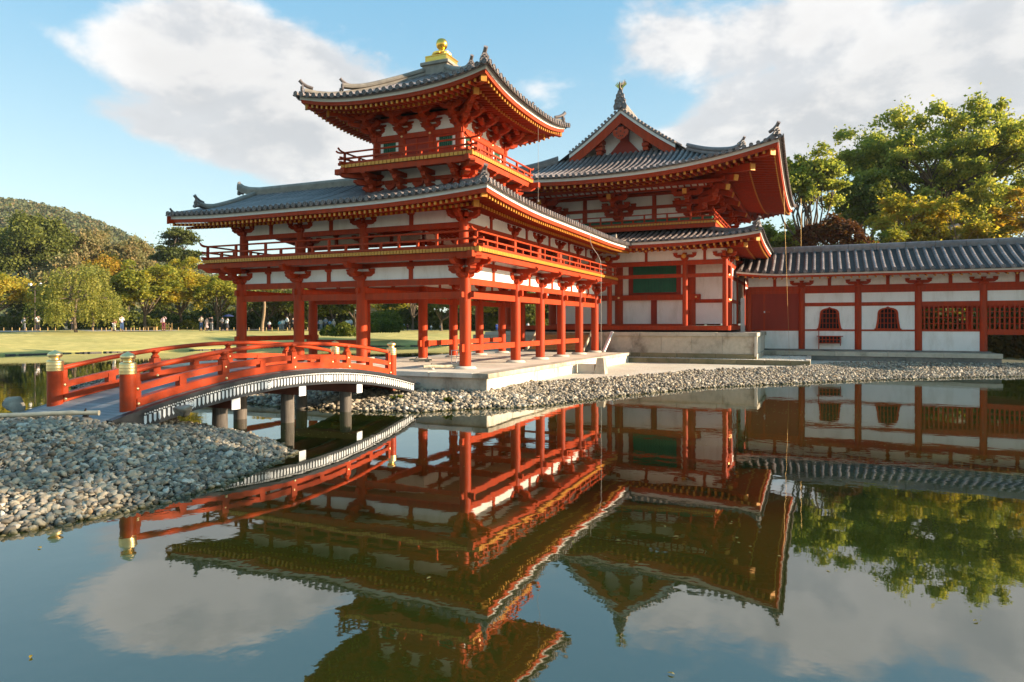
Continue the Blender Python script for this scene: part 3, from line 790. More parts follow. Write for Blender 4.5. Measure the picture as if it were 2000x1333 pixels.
bracket(wing, (XL[-1], 0, CZ + .002), -3 * pi / 4, [('blk', 0, 0, 0, .46, .17), ('arm', 'x', -.3, .80, 0, .132, .17, .19), ('blk', .66, 0, .303, .24, .09), ('arm', 'x', -.3, 1.32, 0, .388, .17, .19)])
wing_bracket((XL[-1], .001), pi)
for (x, y) in [(XL[2], W), (XL[3], W)]: wing_bracket((x, y), pi / 2)
for y in YR[2:]: wing_bracket((-W, y), pi)
# upper floor: joists, deck, gilded board ends
OB = .94
def L_box(name, mat, o, z0, z1, yend=YR[-1] + .95, inset=0):
    g = G(); x0 = XL[-1] - o; i = o - inset
    g.box(x0, o, -o, W + o, z0, z1)
    g.box(-W - o, o - .002, W + o, yend, z0, z1)
    return g.mesh(name, M[mat], 0)
balc = link('balcony', L_box('balcony', 'board', OB - .05, 4.43, 4.50), wing)
xa = XL[-1] - OB; yb = YR[-1] + OB
def edge_plates(parent, p, q, z0, z1, th=.03, step=.118, name='gilded_board_end'):
    """row of gilded board ends, one mesh with a gap between plates"""
    p = Vector(p); q = Vector(q); e = (q - p).normalized(); L = (q - p).length; n = int(L / step)
    nrm = Vector((e.y, -e.x, 0)); g = G()
    for i in range(n):
        a = p + e * (L * (i + .09) / n); b = p + e * (L * (i + .91) / n)
        g.add([a + Vector((0, 0, z0)), b + Vector((0, 0, z0)), b + Vector((0, 0, z1)), a + Vector((0, 0, z1))] + [x + nrm * th + Vector((0, 0, zz)) for x, zz in ((a, z0), (b, z0), (b, z1), (a, z1))],
              [(4, 5, 6, 7), (0, 4, 7, 3), (1, 2, 6, 5), (3, 7, 6, 2), (0, 1, 5, 4)])
    ob = link(name, g.mesh(name, M['gild'], 0), parent); ob['kind'] = 'stuff'
    return ob
def deck_board(parent, x0, x1, y0, y1, z0, z1): boxpart('deck_edge', parent, 'red', x0, x1, y0, y1, z0, z1)
# edge beams under the deck
boxpart('edge_beam', balc, 'red', xa - .35, .76, -.84, -.66, 4.24, 4.428, .01)
boxpart('edge_beam', balc, 'red', .66, .84, -.66 - .5, yb + .30, 4.238, 4.426, .01)
boxpart('edge_beam', balc, 'red', xa + .10, xa + .28, -.64, W + .6, 4.238, 4.426, .01)
boxpart('edge_beam', balc, 'red', -W - .84, -W - .66, W + .85, yb + .3, 4.24, 4.428, .01)
edge_plates(balc, (xa, -OB + .03, 0), (OB - .03, -OB + .03, 0), 4.435, 4.545)
edge_plates(balc, (OB - .03, -OB + .03, 0), (OB - .03, yb, 0), 4.435, 4.545)
boxpart('corner_plate', balc, 'gild', OB - .12, OB + .035, -OB - .035, -OB + .12, 4.40, 4.56)
boxpart('deck_edge', balc, 'red', xa - .002, OB - .032, -OB + .032, -OB + .10, 4.50, 4.552)
boxpart('deck_edge', balc, 'red', OB - .10, OB - .032, -OB + .101, yb, 4.50, 4.552)
rail_run(balc, [(xa + .12, -.80), (.80, -.80), (.80, yb - .12)], 4.55, (.06, .27, .50), 1.35)
rail_run(balc, [(xa + .12, W + .2), (xa + .12, -.80)], 4.55, (.06, .27, .50), 1.35)
rail_run(balc, [(-W - .8, W + 2), (-W - .8, yb - .12)], 4.55, (.06, .27, .50), 1.5)
# upper storey
IN = .12
uL = [(x - (IN if i == 0 else 0), IN) for i, x in enumerate(XL)]; uR = [(-IN, y + (IN if i == 0 else 0)) for i, y in enumerate(YR)]
uLi = [(x, W - IN) for x in XL[1:]]; uRi = [(-W + IN, y) for y in YR[1:]]
for (x, y) in uL + uR[1:] + uLi + uRi[1:]:
    link('column', column_mesh(.155, 1.02, 16), wing, (x, y, 4.50))
for row in (uL, uR, uLi, uRi):
    for a, b in runs(row):
        tie(wing, a, b, (5.316, 5.487, .14)); band(wing, a, b, 5.487, 5.90)
        tie(wing, a, b, (5.895, 6.02, .13), name='purlin')
for row, rot in ((uL[1:], -pi / 2), (uR[1:], 0), (uLi[1:], pi / 2), (uRi[1:], pi)):
    for p in row: bracket(wing, (p[0], p[1], 5.49), rot, SPEC_SIMPLE, .95)
for rot in (0, -pi / 2, -pi / 4): bracket(wing, (uL[0][0], uL[0][1], 5.49 + rot * .001), rot, SPEC_SIMPLE, .97)
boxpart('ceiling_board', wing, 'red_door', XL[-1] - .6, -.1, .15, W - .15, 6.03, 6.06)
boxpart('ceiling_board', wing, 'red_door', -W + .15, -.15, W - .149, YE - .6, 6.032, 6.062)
# -------- roof of the corridor
wroof = link('roof', G().mesh('roof', M['tile'], 0) if False else (lambda g: (g.box(XL[-1], -W / 2, W / 2 - .2, W / 2 + .2, 6.1, 7.2), g.mesh('roof', M['red_door'], 0))[-1])(G()), wing)
def cornerlift(amt, p): return lambda t: amt * max(0.0, (t - .5) / .5) ** p
liftL = lambda t: .23 * max(0, (t - .60) / .40) ** 2 + .10 * max(0, (.25 - t) / .25) ** 2
liftR = lambda t: .23 * max(0, (.30 - t) / .30) ** 2 + .12 * max(0, (t - .72) / .28) ** 2
SL = Side((XE, 0), (0, 0), (0, -1), 0, 1, liftL, 5.985)
SR = Side((0, 0), (0, YE), (1, 0), 1, 0, liftR, 5.985)
SLi = Side((-W / 2, W), (XE, W), (0, 1), 0, 0, lambda t: 0, 5.985)
SRi = Side((-W, YE), (-W, W / 2), (-1, 0), 0, 0, lambda t: 0, 5.985)
profW = lambda d: .25 * d + .034 * d * d
OE = 1.62; DW = OE + W / 2
strip_boards(wroof, 'white_fascia', 'fascia', [SL, SR], 1.5, [(0, -.055), (0, .055), (-.09, .055), (-.09, -.055)])
strip_boards(wroof, 'eave_board', 'red', [SL, SR], 1.47, [(0, -.175), (0, -.056), (-.10, -.056), (-.10, -.175)])
strip_boards(wroof, 'tile_bed', 'tile', [SL, SR], 1.52, [(0, .056), (.04, .085), (-.2, .11), (-.2, .056)])
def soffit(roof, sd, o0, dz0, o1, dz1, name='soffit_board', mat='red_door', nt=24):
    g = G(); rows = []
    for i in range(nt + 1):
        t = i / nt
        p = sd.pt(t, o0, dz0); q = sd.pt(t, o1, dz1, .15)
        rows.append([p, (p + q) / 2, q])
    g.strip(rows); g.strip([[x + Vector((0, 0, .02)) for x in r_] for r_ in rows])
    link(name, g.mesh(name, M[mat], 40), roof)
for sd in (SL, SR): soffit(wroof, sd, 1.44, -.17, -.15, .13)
rafters(wroof, SL, 1.36, -.235, .75, .062, .095, .12, .195); rafters(wroof, SL, .78, -.255, 1.05, .062, .09, .22, .195, fade=.6)
rafters(wroof, SR, 1.36, -.235, .75, .062, .095, .12, .195); rafters(wroof, SR, .78, -.255, 1.05, .062, .09, .22, .195, stuff=True, fade=.6)
PL = roof_slope(wroof, SL, OE, DW, profW, .115, .24, .078, seg=.32)
PR = roof_slope(wroof, SR, OE, DW, profW, .115, .24, .078, seg=.32)
roof_slope(wroof, SLi, OE, DW, profW, .115, .24, .078, stuff=True, seg=.6)
roof_slope(wroof, SRi, OE, DW, profW, .115, .24, .078, stuff=True, seg=.6)
for sd in (SLi, SRi):
    strip_boards(wroof, 'white_fascia', 'fascia', [sd], 1.5, [(0, -.055), (0, .055), (-.09, .055), (-.09, -.055)], 4)
    strip_boards(wroof, 'eave_board', 'red', [sd], 1.47, [(0, -.175), (0, -.056), (-.10, -.056), (-.10, -.175)], 4)
    soffit(wroof, sd, 1.44, -.17, -.15, .13, nt=3)
    rafters(wroof, sd, 1.36, -.235, 1.5, .075, .095, .12, .195, stuff=True)
# hip rafters with gilded tips at the corner
def hip_rafter(roof, c, dirv, o, z, L, w=.17, h=.2, rise=.10, name='hip_rafter'):
    g = G(); d = Vector((dirv[0], dirv[1], 0)).normalized()
    tip = Vector((c[0], c[1], z)) + d * o * sqrt(2); tail = tip - d * L + Vector((0, 0, L * rise))
    g.beam(tail, tip, w, h); g.beam(tip - d * .05 - Vector((0, 0, 0)), tip + d * .016, w * 1.05, h * 1.05, 1)
    link(name, g.mesh(name, [M['red'], M['gild']], 0), roof)
hip_rafter(wroof, (0, 0), (1, -1), 1.33, 6.03, 2.0); hip_rafter(wroof, (0, 0), (1, -1), .80, 5.86, 1.6)
g = G(); g.cbox((1.30, -1.30, 6.150), (.26, .26, .05)); link('corner_cap', g.mesh('corner_cap', M['red'], 0), wroof)
# gable ends
def gable_boards(roof, sd_a, sd_b, a_fixed, DW_, prof, oe, vec, zoff=.0):
    pass
def verge(roof, P_, a, D_, wid=.16, n=10, out=Vector((-1, 0, 0)), name='barge_board'):
    g = G(); path = [P_(a, D_ * k / n) for k in range(n + 1)]
    sec = [(-.03, -.36), (.03, -.36), (.03, -.08), (-.03, -.08)]
    g.sweep([p + out * .0 for p in path], sec); link(name, g.mesh(name, M['red'], 30), roof)
    g = G(); g.sweep(path, [(-.045, -.08), (.045, -.08), (.045, -.02), (-.045, -.02)]); link('white_fascia', g.mesh('white_fascia', M['fascia'], 30), roof)
verge(wroof, PL, .10, DW); verge(wroof, PR, SR.L - .10, DW)
g = G(); g.add([(XE + .5, -.3, 6.0), (XE + .5, W + .3, 6.0), (XE + .5, W / 2, 7.3)], [(0, 1, 2)]); g.add([(-W - .3, YE - .5, 6.0), (.3, YE - .5, 6.0), (-W / 2, YE - .5, 7.3)], [(0, 1, 2)])
link('gable_wall', g.mesh('gable_wall', M['plaster'], 0), wroof)
zr = PL(1.0, DW).z
def up_end(path, n=5, amt=.20, L=.8, last=True):
    """curl a ridge path up over its last stretch"""
    return path
rp = [Vector((XE - .12 + .0, W / 2, zr + .26)), Vector((XE + .12, W / 2, zr + .12)), Vector((XE + .45, W / 2, zr + .03)), Vector((XE + 1.0, W / 2, zr - .03)), Vector((-W + 0.2, W / 2, zr - .04))]
ridge(wroof, rp, .30, .34, 6)
ridge_end(wroof, (XE - .02, W / 2, zr + .10), (-1, 0), .8)
ridge(wroof, [Vector((-W / 2, W - .3, zr - .04)), Vector((-W / 2, YE - .5, zr - .03)), Vector((-W / 2, YE + .1, zr + .15))], .30, .34, 6)
ridge_end(wroof, (-W / 2, YE + .05, zr + .1), (0, 1), .8)
# descending ridges near the gables
def slope_path(P_, a, d0, d1, n=8, lift=0.0, curl=.22):
    out = []
    for k in range(n + 1):
        d = d1 + (d0 - d1) * k / n
        q = (k / n); c = curl * max(0, (q - .72) / .28) ** 2
        out.append(P_(a, d) + Vector((0, 0, lift + c)))
    return out
ridge(wroof, slope_path(PL, .80, .70, DW - .1), .26, .20, 4, 'descending_ridge'); ridge_end(wroof, slope_path(PL, .80, .70, DW - .1)[-1] + Vector((0, -.02, -.06)), (0, -1), .72)
ridge(wroof, slope_path(PR, SR.L - .8, .70, DW - .1), .26, .20, 4, 'descending_ridge')
ridge_end(wroof, slope_path(PL, .30, .02, .5)[-1] + Vector((0, 0, -.30)), (0, -1), .45)
# corner hip ridge
def hip_path(P_, hi, d0, d1, n=10, dz=.0, curl=.3, cl=.3):
    out = []
    for k in range(n + 1):
        d = d1 + (d0 - d1) * k / n; q = k / n
        out.append(P_(hi - d, d) + Vector((0, 0, dz + curl * max(0, (q - (1 - cl)) / cl) ** 2)))
    return out
hiL = SL.L + OE
hp = hip_path(PL, hiL, .30, DW, curl=.10, cl=.35)
ridge(wroof, hp, .24, .20, 4, 'hip_ridge', 'tile'); ridge_end(wroof, hp[-1] + Vector((.02, -.02, -.08)), (1, -1), .78)
# stone base of the corridor
base = link('stone_base', (lambda g: (g.box(-11.6, 1.62, -1.78, 5.9, -.3, .70), g.box(-5.9, 1.619, 5.9, 14.2, -.3, .70), g.mesh('stone_base', M['stone'], 0))[-1])(G()), wing)
def cap_run(p, q, n, inward, z0, z1, name, mat, th, out=0.0):
    """row of separate stones along an edge; inward = direction of thickness"""
    p = Vector(p); q = Vector(q); e = (q - p).normalized(); L = (q - p).length; iv = Vector(inward)
    for i in range(n):
        a = p + e * (L * i / n + .006); b = p + e * (L * (i + 1) / n - .006)
        c = a - iv * out; d = b + iv * th
        jz = rng.uniform(-.003, .003)
        boxpart(name, base, mat, min(c.x, d.x), max(c.x, d.x), min(c.y, d.y), max(c.y, d.y), z0, z1 + jz, .012)
PX = 1.71; PY = -1.866
cap_run((-11.7, PY, 0), (PX - .5, PY, 0), 9, (0, 1, 0), .70, ZP, 'cap_stone', 'pave', .50)
cap_run((PX, PY, 0), (PX, 14.2, 0), 9, (-1, 0, 0), .70, ZP, 'cap_stone', 'stone', .50)
cap_run((-11.7, PY + .09, 0), (PX - .10, PY + .09, 0), 9, (0, 1, 0), .20, .698, 'wall_stone', 'pave', .08)
cap_run((PX - .08, PY + .10, 0), (PX - .08, 14.1, 0), 9, (-1, 0, 0), .20, .698, 'wall_stone', 'stained_stone', .06)
# paving slabs of the floor
for i in range(10):
    for j in range(4):
        x0 = -11.2 + i * 1.24; y0 = PY + .505 + j * 1.75
        if x0 > PX - .6: continue
        boxpart('paving_slab', base, 'pave', x0 + .005, min(x0 + 1.235, PX - .505), y0 + .005, min(y0 + 1.745, 5.64), .70, ZP - .006 + rng.uniform(-.002, .002))
for i in range(5):
    for j in range(5):
        x0 = -5.8 + i * 1.40
        boxpart('paving_slab', base, 'pave', x0 + .005, min(x0 + 1.395, PX - .505), 5.65 + j * 1.7 + .005, 5.65 + j * 1.7 + 1.695, .70, ZP - .006 + rng.uniform(-.002, .002))

# ================================================================ turret on the corner
tur = building('roof_turret', 'small vermilion turret with balcony, pyramid roof and golden ball on the corridor corner', 'turret', (-W / 2, W / 2, 6.6))
TC = Vector((-W / 2, W / 2)); H = W / 2 - .35
TB = H + .0
x0, x1, y0, y1 = TC.x - H, TC.x + H, TC.y - H, TC.y + H
# base skirt below the balcony
boxpart('base_wall', tur, 'plaster', x0 + .12, x1 - .12, y0 + .12, y1 - .12, 6.5, 7.45)
for z0_, z1_ in ((6.62, 6.74), (6.98, 7.10)):
    for a, b in (((x0 + .1, y0 + .1), (x1 - .1, y0 + .1)), ((x1 - .1, y0 + .1), (x1 - .1, y1 - .1)), ((x0 + .1, y1 - .1), (x1 - .1, y1 - .1)), ((x0 + .1, y0 + .1), (x0 + .1, y1 - .1))):
        tie(tur, a, b, (z0_, z1_, .14), .06, name='base_beam')
xs4 = [x0 + (x1 - x0) * i / 3 for i in range(4)]; ys4 = [y0 + (y1 - y0) * i / 3 for i in range(4)]
SPEC_SKIRT = [('blk', 0, 0, 0, .26, .10), ('arm', 'x', -.2, .40, 0, .08, .16, .15), ('blk', .32, 0, .24, .2, .07), ('arm', 'x', -.2, .62, 0, .30, .16, .15), ('blk', .53, 0, .455, .2, .07), ('arm', 'x', -.2, .86, 0, .52, .15, .15)]
for i in range(4):
    for (p, rot) in (((xs4[i], y0 + .06), -pi / 2), ((x1 - .06, ys4[i]), 0), ((x0 + .06, ys4[i]), pi)):
        bracket(tur, (p[0], p[1], 6.62), rot, SPEC_SKIRT)
SPEC_LOBE = [('blk', 0, 0, 0, .18, .08), ('arm', 'y', -.2, .2, .0, .06, .13, .12), ('blk', 0, .15, .18, .13, .06), ('blk', 0, -.15, .18, .13, .06), ('blk', 0, 0, .18, .13, .06)]
for i in range(3):
    for (p, rot) in ((((xs4[i] + xs4[i + 1]) / 2, y0 + .06), -pi / 2), ((x1 - .06, (ys4[i] + ys4[i + 1]) / 2), 0)):
        bracket(tur, (p[0], p[1], 6.76), rot, SPEC_LOBE)
for (p, rot) in (((x1 - .06, y0 + .06), -pi / 4), ((x0 + .06, y0 + .06), -3 * pi / 4), ((x1 - .06, y1 - .06), pi / 4)):
    bracket(tur, (p[0], p[1], 6.622), rot, [('blk', 0, 0, 0, .28, .10), ('arm', 'x', -.2, .56, 0, .081, .16, .17), ('arm', 'x', -.2, .86, 0, .302, .16, .17), ('arm', 'x', -.2, 1.35, 0, .522, .16, .17)])
OT = .50; bx0, bx1, by0, by1 = -W - OT, OT, -OT, W + OT
tb = link('balcony', (lambda g: (g.box(bx0 + .05, bx1 - .05, by0 + .05, by1 - .05, 7.455, 7.52), g.mesh('balcony', M['board'], 0))[-1])(G()), tur)
boxpart('edge_beam', tb, 'red', bx0 - .30, bx1 - .20, by0 + .06, by0 + .22, 7.27, 7.452, .01)
boxpart('edge_beam', tb, 'red', bx1 - .22, bx1 - .06, by0 - .10, by1 + .30, 7.268, 7.45, .01)
boxpart('edge_beam', tb, 'red', bx0 + .06, bx0 + .22, by0 - .10, by1 + .1, 7.266, 7.448, .01)
boxpart('edge_beam', tb, 'red', bx0 - .30, bx1 + .3, by1 - .22, by1 - .06, 7.264, 7.446, .01)
edge_plates(tb, (bx0, by0 + .03, 0), (bx1 - .03, by0 + .03, 0), 7.455, 7.562, step=.15); edge_plates(tb, (bx1 - .03, by0 + .03, 0), (bx1 - .03, by1, 0), 7.455, 7.562, step=.15)
boxpart('corner_plate', tb, 'gild', bx1 - .11, bx1 + .03, by0 - .03, by0 + .11, 7.43, 7.575)
boxpart('deck_edge', tb, 'red', bx0, bx1 - .031, by0 + .031, by0 + .10, 7.51, 7.565); boxpart('deck_edge', tb, 'red', bx1 - .10, bx1 - .031, by0 + .101, by1, 7.51, 7.565)
rail_run(tb, [(bx0 + .10, by1 - .1), (bx0 + .10, by0 + .10), (bx1 - .10, by0 + .10), (bx1 - .10, by1 - .10)], 7.56, (.05, .22, .42), 1.2, .065)
# body
for i in range(4):
    for j in range(4):
        if 0 < i < 3 and 0 < j < 3: continue
        link('column', column_mesh(.115, 1.05, 14), tur, (xs4[i], ys4[j], 7.52))
def tur_face(a, b, nrm):
    """one face with three bays: door in the middle, lattice windows at the sides"""
    a = Vector((a[0], a[1], 0)); b = Vector((b[0], b[1], 0)); e = (b - a).normalized(); n = Vector((nrm[0], nrm[1], 0))
    L = (b - a).length
    def slab(name, mat, s0, s1, z0, z1, o0, o1):
        p = a + e * s0 + n * o0; q = a + e * s1 + n * o1
        return boxpart(name, tur, mat, min(p.x, q.x), max(p.x, q.x), min(p.y, q.y), max(p.y, q.y), z0, z1)
    slab('tie_beam', 'red', -.14, L + .14, 8.40, 8.57, -.08, .10)
    slab('tie_beam', 'red', -.10, L + .10, 7.56, 7.66, -.06, .09)
    slab('plaster_panel', 'plaster', 0, L, 8.57, 9.05, -.05, .03)
    slab('door', 'red_door', L / 3, L * 2 / 3, 7.66, 8.40, -.03, .035)
    slab('door_post', 'red', L / 2 - .03, L / 2 + .03, 7.66, 8.40, .0, .055)
    for k in (0, 2):
        s0 = L * k / 3; s1 = s0 + L / 3
        slab('sill_beam', 'red', s0, s1, 7.66, 7.98, -.03, .05)
        slab('window_head', 'red', s0, s1, 8.34, 8.40, -.03, .05)
        w = slab('lattice_window', 'green', s0 + .3, s1 - .3, 7.98, 8.34, -.05, -.02)
        for s in (s0 + .19, s1 - .29): slab('plaster_strip', 'plaster', s, s + .10, 7.98, 8.34, -.03, .02)
        for i in range(7):
            s = s0 + .32 + (L / 3 - .64) * i / 6
            slab('lattice_bar', 'green', s - .016, s + .016, 7.98, 8.34, -.019, .02)
        slab('wall_board', 'red', s0, s0 + .19, 7.98, 8.34, -.03, .02); slab('wall_board', 'red', s1 - .19, s1, 7.98, 8.34, -.03, .02)
    for k in range(4):
        for z in (8.485, 7.61):
            g_ = cached('stud', lambda: (lambda g: (g.lathe([(.045, -.01), (.04, .02), (.02, .035), (.002, .038)], 10), g.mesh('stud', M['brass'], 40))[-1])(G()))
            p = a + e * min(max(L * k / 3, .02), L - .02) + n * .10
            o = link('stud', g_, tur, (p.x, p.y, z)); o.rotation_euler = Vector((n.x, n.y, 0)).to_track_quat('Z', 'Y').to_euler()
tur_face((x0, y0), (x1, y0), (0, -1)); tur_face((x1, y0), (x1, y1), (1, 0)); tur_face((x1, y1), (x0, y1), (0, 1)); tur_face((x0, y1), (x0, y0), (-1, 0))
boxpart('core', tur, 'dark', x0 + .1, x1 - .1, y0 + .1, y1 - .1, 7.52, 9.3)
for i in range(4):
    for (p, rot) in (((xs4[i], y0), -pi / 2), ((x1, ys4[i]), 0), ((xs4[i], y1), pi / 2), ((x0, ys4[i]), pi)):
        bracket(tur, (p[0], p[1], 8.555 + (rot * .0007)), rot, SPEC_THREE, .86)
for (p, rot) in (((x1, y0), -pi / 4), ((x0, y0), -3 * pi / 4), ((x1, y1), pi / 4), ((x0, y1), 3 * pi / 4)):
    bracket(tur, (p[0], p[1], 8.553), rot, [('blk', 0, 0, 0, .42, .16), ('arm', 'x', -.2, .62, 0, .122, .15, .16), ('blk', .5, 0, .272, .22, .08), ('arm', 'x', -.2, 1.08, 0, .343, .15, .16), ('blk', .96, 0, .483, .22, .08), ('arm', 'x', -.2, 1.45, 0, .553, .14, .16)], .9)
for a, b in (((x0 - .66, y0 - .66), (x1 + .66, y0 - .66)), ((x1 + .66, y0 - .66), (x1 + .66, y1 + .66)), ((x0 - .66, y1 + .66), (x1 + .66, y1 + .66)), ((x0 - .66, y0 - .66), (x0 - .66, y1 + .66))):
    tie(tur, a, b, (9.195, 9.32, .12), .35, name='purlin')
for a, b in (((x0, y0 - .04), (x1, y0 - .04)), ((x1 + .04, y0), (x1 + .04, y1)), ((x0, y1 + .04), (x1, y1 + .04)), ((x0 - .04, y0), (x0 - .04, y1))):
    tie(tur, a, b, (9.04, 9.16, .1), name='wall_beam')
troof = link('roof', (lambda g: (g.box(x0 - .1, x1 + .1, y0 - .1, y1 + .1, 9.32, 9.75), g.mesh('roof', M['red_door'], 0))[-1])(G()), tur)
lt = lambda t: .36 * abs(2 * t - 1) ** 2.6
c_ = [(x0, y0), (x1, y0), (x1, y1), (x0, y1)]
TS = [Side(c_[0], c_[1], (0, -1), 1, 1, lt, 9.30), Side(c_[1], c_[2], (1, 0), 1, 1, lt, 9.30), Side(c_[2], c_[3], (0, 1), 1, 1, lt, 9.30), Side(c_[3], c_[0], (-1, 0), 1, 1, lt, 9.30)]
OF = 1.77; OTE = 1.93; DT = OTE + H
strip_boards(troof, 'white_fascia', 'fascia', TS, OF, [(0, -.05), (0, .05), (-.09, .05), (-.09, -.05)])
strip_boards(troof, 'eave_board', 'red', TS, OF - .03, [(0, -.16), (0, -.051), (-.10, -.051), (-.10, -.16)])
strip_boards(troof, 'tile_bed', 'tile', TS, OF + .02, [(0, .051), (.04, .08), (-.2, .10), (-.2, .051)])
profT = lambda d: .345 * d + .045 * d * d
TP = []
for k, sd in enumerate(TS):
    st = k >= 2
    soffit(troof, sd, OF - .06, -.155, -.1, .12)
    rafters(troof, sd, OF - .12, -.215, .62, .06, .09, .12, .19, stuff=st); rafters(troof, sd, OF - .62, -.21, 1.0, .06, .085, .20, .19, stuff=st, fade=.7)
    TP.append(roof_slope(troof, sd, OTE, DT, profT, .105, .243, .075, stuff=st, seg=.30, D_lift=2.4))
zt = TP[0](0, 0).z
ap = TP[0](SLi.L * 0 + TS[0].L / 2, DT)
for (cx, cy), (dx, dy) in zip(c_, ((-1, -1), (1, -1), (1, 1), (-1, 1))):
    k = {(-1, -1): 3, (1, -1): 0, (1, 1): 1, (-1, 1): 2}[(dx, dy)]
    sd = TS[k]; P_ = TP[k]; hi = sd.L + OTE
    h1 = hip_path(P_, hi, .26, DT - .40, curl=.10, cl=.3)
    lowp = [p for i, p in enumerate(h1)]
    upper = hip_path(P_, hi, 1.15, DT - .40, curl=.12, cl=.3)
    ridge(troof, h1, .22, .15, 3, 'hip_ridge', 'ridge_tile'); ridge(troof, [p + Vector((0, 0, .13)) for p in upper], .22, .17, 4, 'hip_ridge', 'ridge_tile')
    ridge_end(troof, h1[-1] + Vector((dx * .02, dy * .02, -.06)), (dx, dy), .76); ridge_end(troof, upper[-1] + Vector((0, 0, .04)), (dx, dy), .66)
    hip_rafter(troof, (cx, cy), (dx, dy), OF - .13, 9.30 + .36 - .26, 1.9); hip_rafter(troof, (cx, cy), (dx, dy), OF - .62, 9.30 - .06, 1.6)
# gilded finial
zb = ap.z - .16
fin = link('finial_base', (lambda g: (g.chbox(-.50, .50, -.50, .50, -.2, .26, .02), g.chbox(-.56, .56, -.56, .56, .20, .31, .015), g.mesh('finial_base', M['ridge_tile'], 0))[-1])(G()), troof, (ap.x, ap.y, zb))
dew = link('gilded_box', (lambda g: (g.chbox(-.41, .41, -.41, .41, 0, .25, .01), g.box(-.43, .43, -.43, .43, 0, .035), g.box(-.43, .43, -.43, .43, .225, .26), g.box(-.425, -.40, -.425, .425, .035, .225), g.mesh('gilded_box', M['gold'], 0))[-1])(G()), troof, (ap.x, ap.y, zb + .30))
g = G(); g.lathe([(.16, 0), (.17, .06), (.25, .09), (.33, .13), (.335, .17), (.22, .185), (.17, .2), (.10, .22), (.085, .28), (.12, .33), (.175, .39), (.20, .46), (.205, .53), (.185, .61), (.14, .67), (.075, .70), (.02, .715)], 24)
link('golden_ball', g.mesh('golden_ball', M['gold'], 50), troof, (ap.x, ap.y, zb + .56))
for i in range(8):
    q = 2 * pi * i / 8
    g_ = cached('petal', lambda: (lambda g: (g.prism([(.0, -.12, 0), (.10, -.10, -.03), (.13, 0, -.05), (.10, .10, -.03), (0, .12, 0)], (0, 0, .03)), g.mesh('lotus_petal', M['gold'], 0))[-1])(G()))
    link('lotus_petal', g_, troof, (ap.x + .24 * cos(q), ap.y + .24 * sin(q), zb + .56 + .12), q)
# ================================================================ main hall
hall = building('main_hall', 'large vermilion and white temple hall with gabled double roof and gilded ridge birds', 'temple hall', (0, 23.6, 1.0))
MX = 5.94; MY0 = 16.48; HX = 3.97; HY0 = 18.43; HCY = 23.6; HY1 = 2 * HCY - HY0; MY1 = 2 * HCY - MY0
ZD = 2.15
hb = link('stone_base', (lambda g: (g.box(-7.45, 7.45, 15.05, 2 * HCY - 15.05, -.3, 1.64), g.mesh('stone_base', M['stone'], 0))[-1])(G()), hall)
base = hb
HPX = 7.57; HPY = 14.93
cap_run((0.12, HPY, 0), (HPX, HPY, 0), 4, (0, 1, 0), 1.64, 1.82, 'cap_stone', 'stone', .7)
cap_run((HPX, HPY, 0), (HPX, 30, 0), 8, (-1, 0, 0), 1.64, 1.82, 'cap_stone', 'stone', .7)
cap_run((0.12, HPY + .10, 0), (HPX - .10, HPY + .10, 0), 5, (0, 1, 0), .80, 1.638, 'wall_stone', 'stone', .06)
cap_run((HPX - .09, HPY + .12, 0), (HPX - .09, 30, 0), 9, (-1, 0, 0), .80, 1.638, 'wall_stone', 'pave', .06)
cap_run((0.12, HPY + .03, 0), (HPX - .02, HPY + .03, 0), 4, (0, 1, 0), .50, .798, 'plinth_stone', 'moss_stone', .1)
cap_run((HPX - .01, HPY + .05, 0), (HPX - .01, 30, 0), 6, (-1, 0, 0), .50, .798, 'plinth_stone', 'stone', .1)
boxpart('corner_stone', hb, 'pave', HPX - .12, HPX - .005, HPY + .005, HPY + .12, .70, 1.66)
boxpart('floor_paving', hb, 'pave', -7, HPX - .72, HPY + .71, 30, 1.6, 1.80)
# timber sill / veranda edge
for (a, b) in (((-MX - .2, MY0 - .12), (MX + .2, MY0 - .12)), ((MX + .12, MY0 - .12), (MX + .12, MY1))):
    tie(hall, a, b, (1.92, 2.15, .24), name='sill_beam')
boxpart('veranda_floor', hall, 'board', -MX, MX, MY0 + .02, HY0 + .4, 2.06, 2.135); boxpart('veranda_floor', hall, 'board', HX, MX, HY0 + .4, MY1, 2.06, 2.135)
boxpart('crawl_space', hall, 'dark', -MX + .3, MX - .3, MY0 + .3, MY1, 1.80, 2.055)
mcx = [MX, HX, 0.0, -HX, -MX]
mcy = [MY0, HY0, HY0 + 3.0, HCY + 2.17, HY1, MY1]
for x in mcx: link('column', column_mesh(.135, 3.35, 16), hall, (x, MY0, ZD))
for y in mcy[1:]: link('column', column_mesh(.135, 3.35, 16), hall, (MX, y, ZD))
MT = ((4.61, 4.805, .11), (5.245, 5.482, .15))
for a, b in zip(mcx[:-1], mcx[1:]):
    for k in MT: tie(hall, (a, MY0), (b, MY0), k)
    band(hall, (a, MY0), (b, MY0), 5.482, 6.03, sw=.10)
    tie(hall, (a, MY0), (b, MY0), (6.03, 6.17, .13), name='purlin')
for a, b in zip(mcy[:-1], mcy[1:]):
    for k in MT: tie(hall, (MX, a), (MX, b), k)
    band(hall, (MX, a), (MX, b), 5.482, 6.03, sw=.10); tie(hall, (MX, a), (MX, b), (6.03, 6.17, .13), name='purlin')
for x in mcx[:-1]: bracket(hall, (x, MY0, 5.49), -pi / 2, SPEC_SIMPLE, 1.02)
for y in mcy: bracket(hall, (MX, y, 5.491), 0, SPEC_SIMPLE, 1.02)
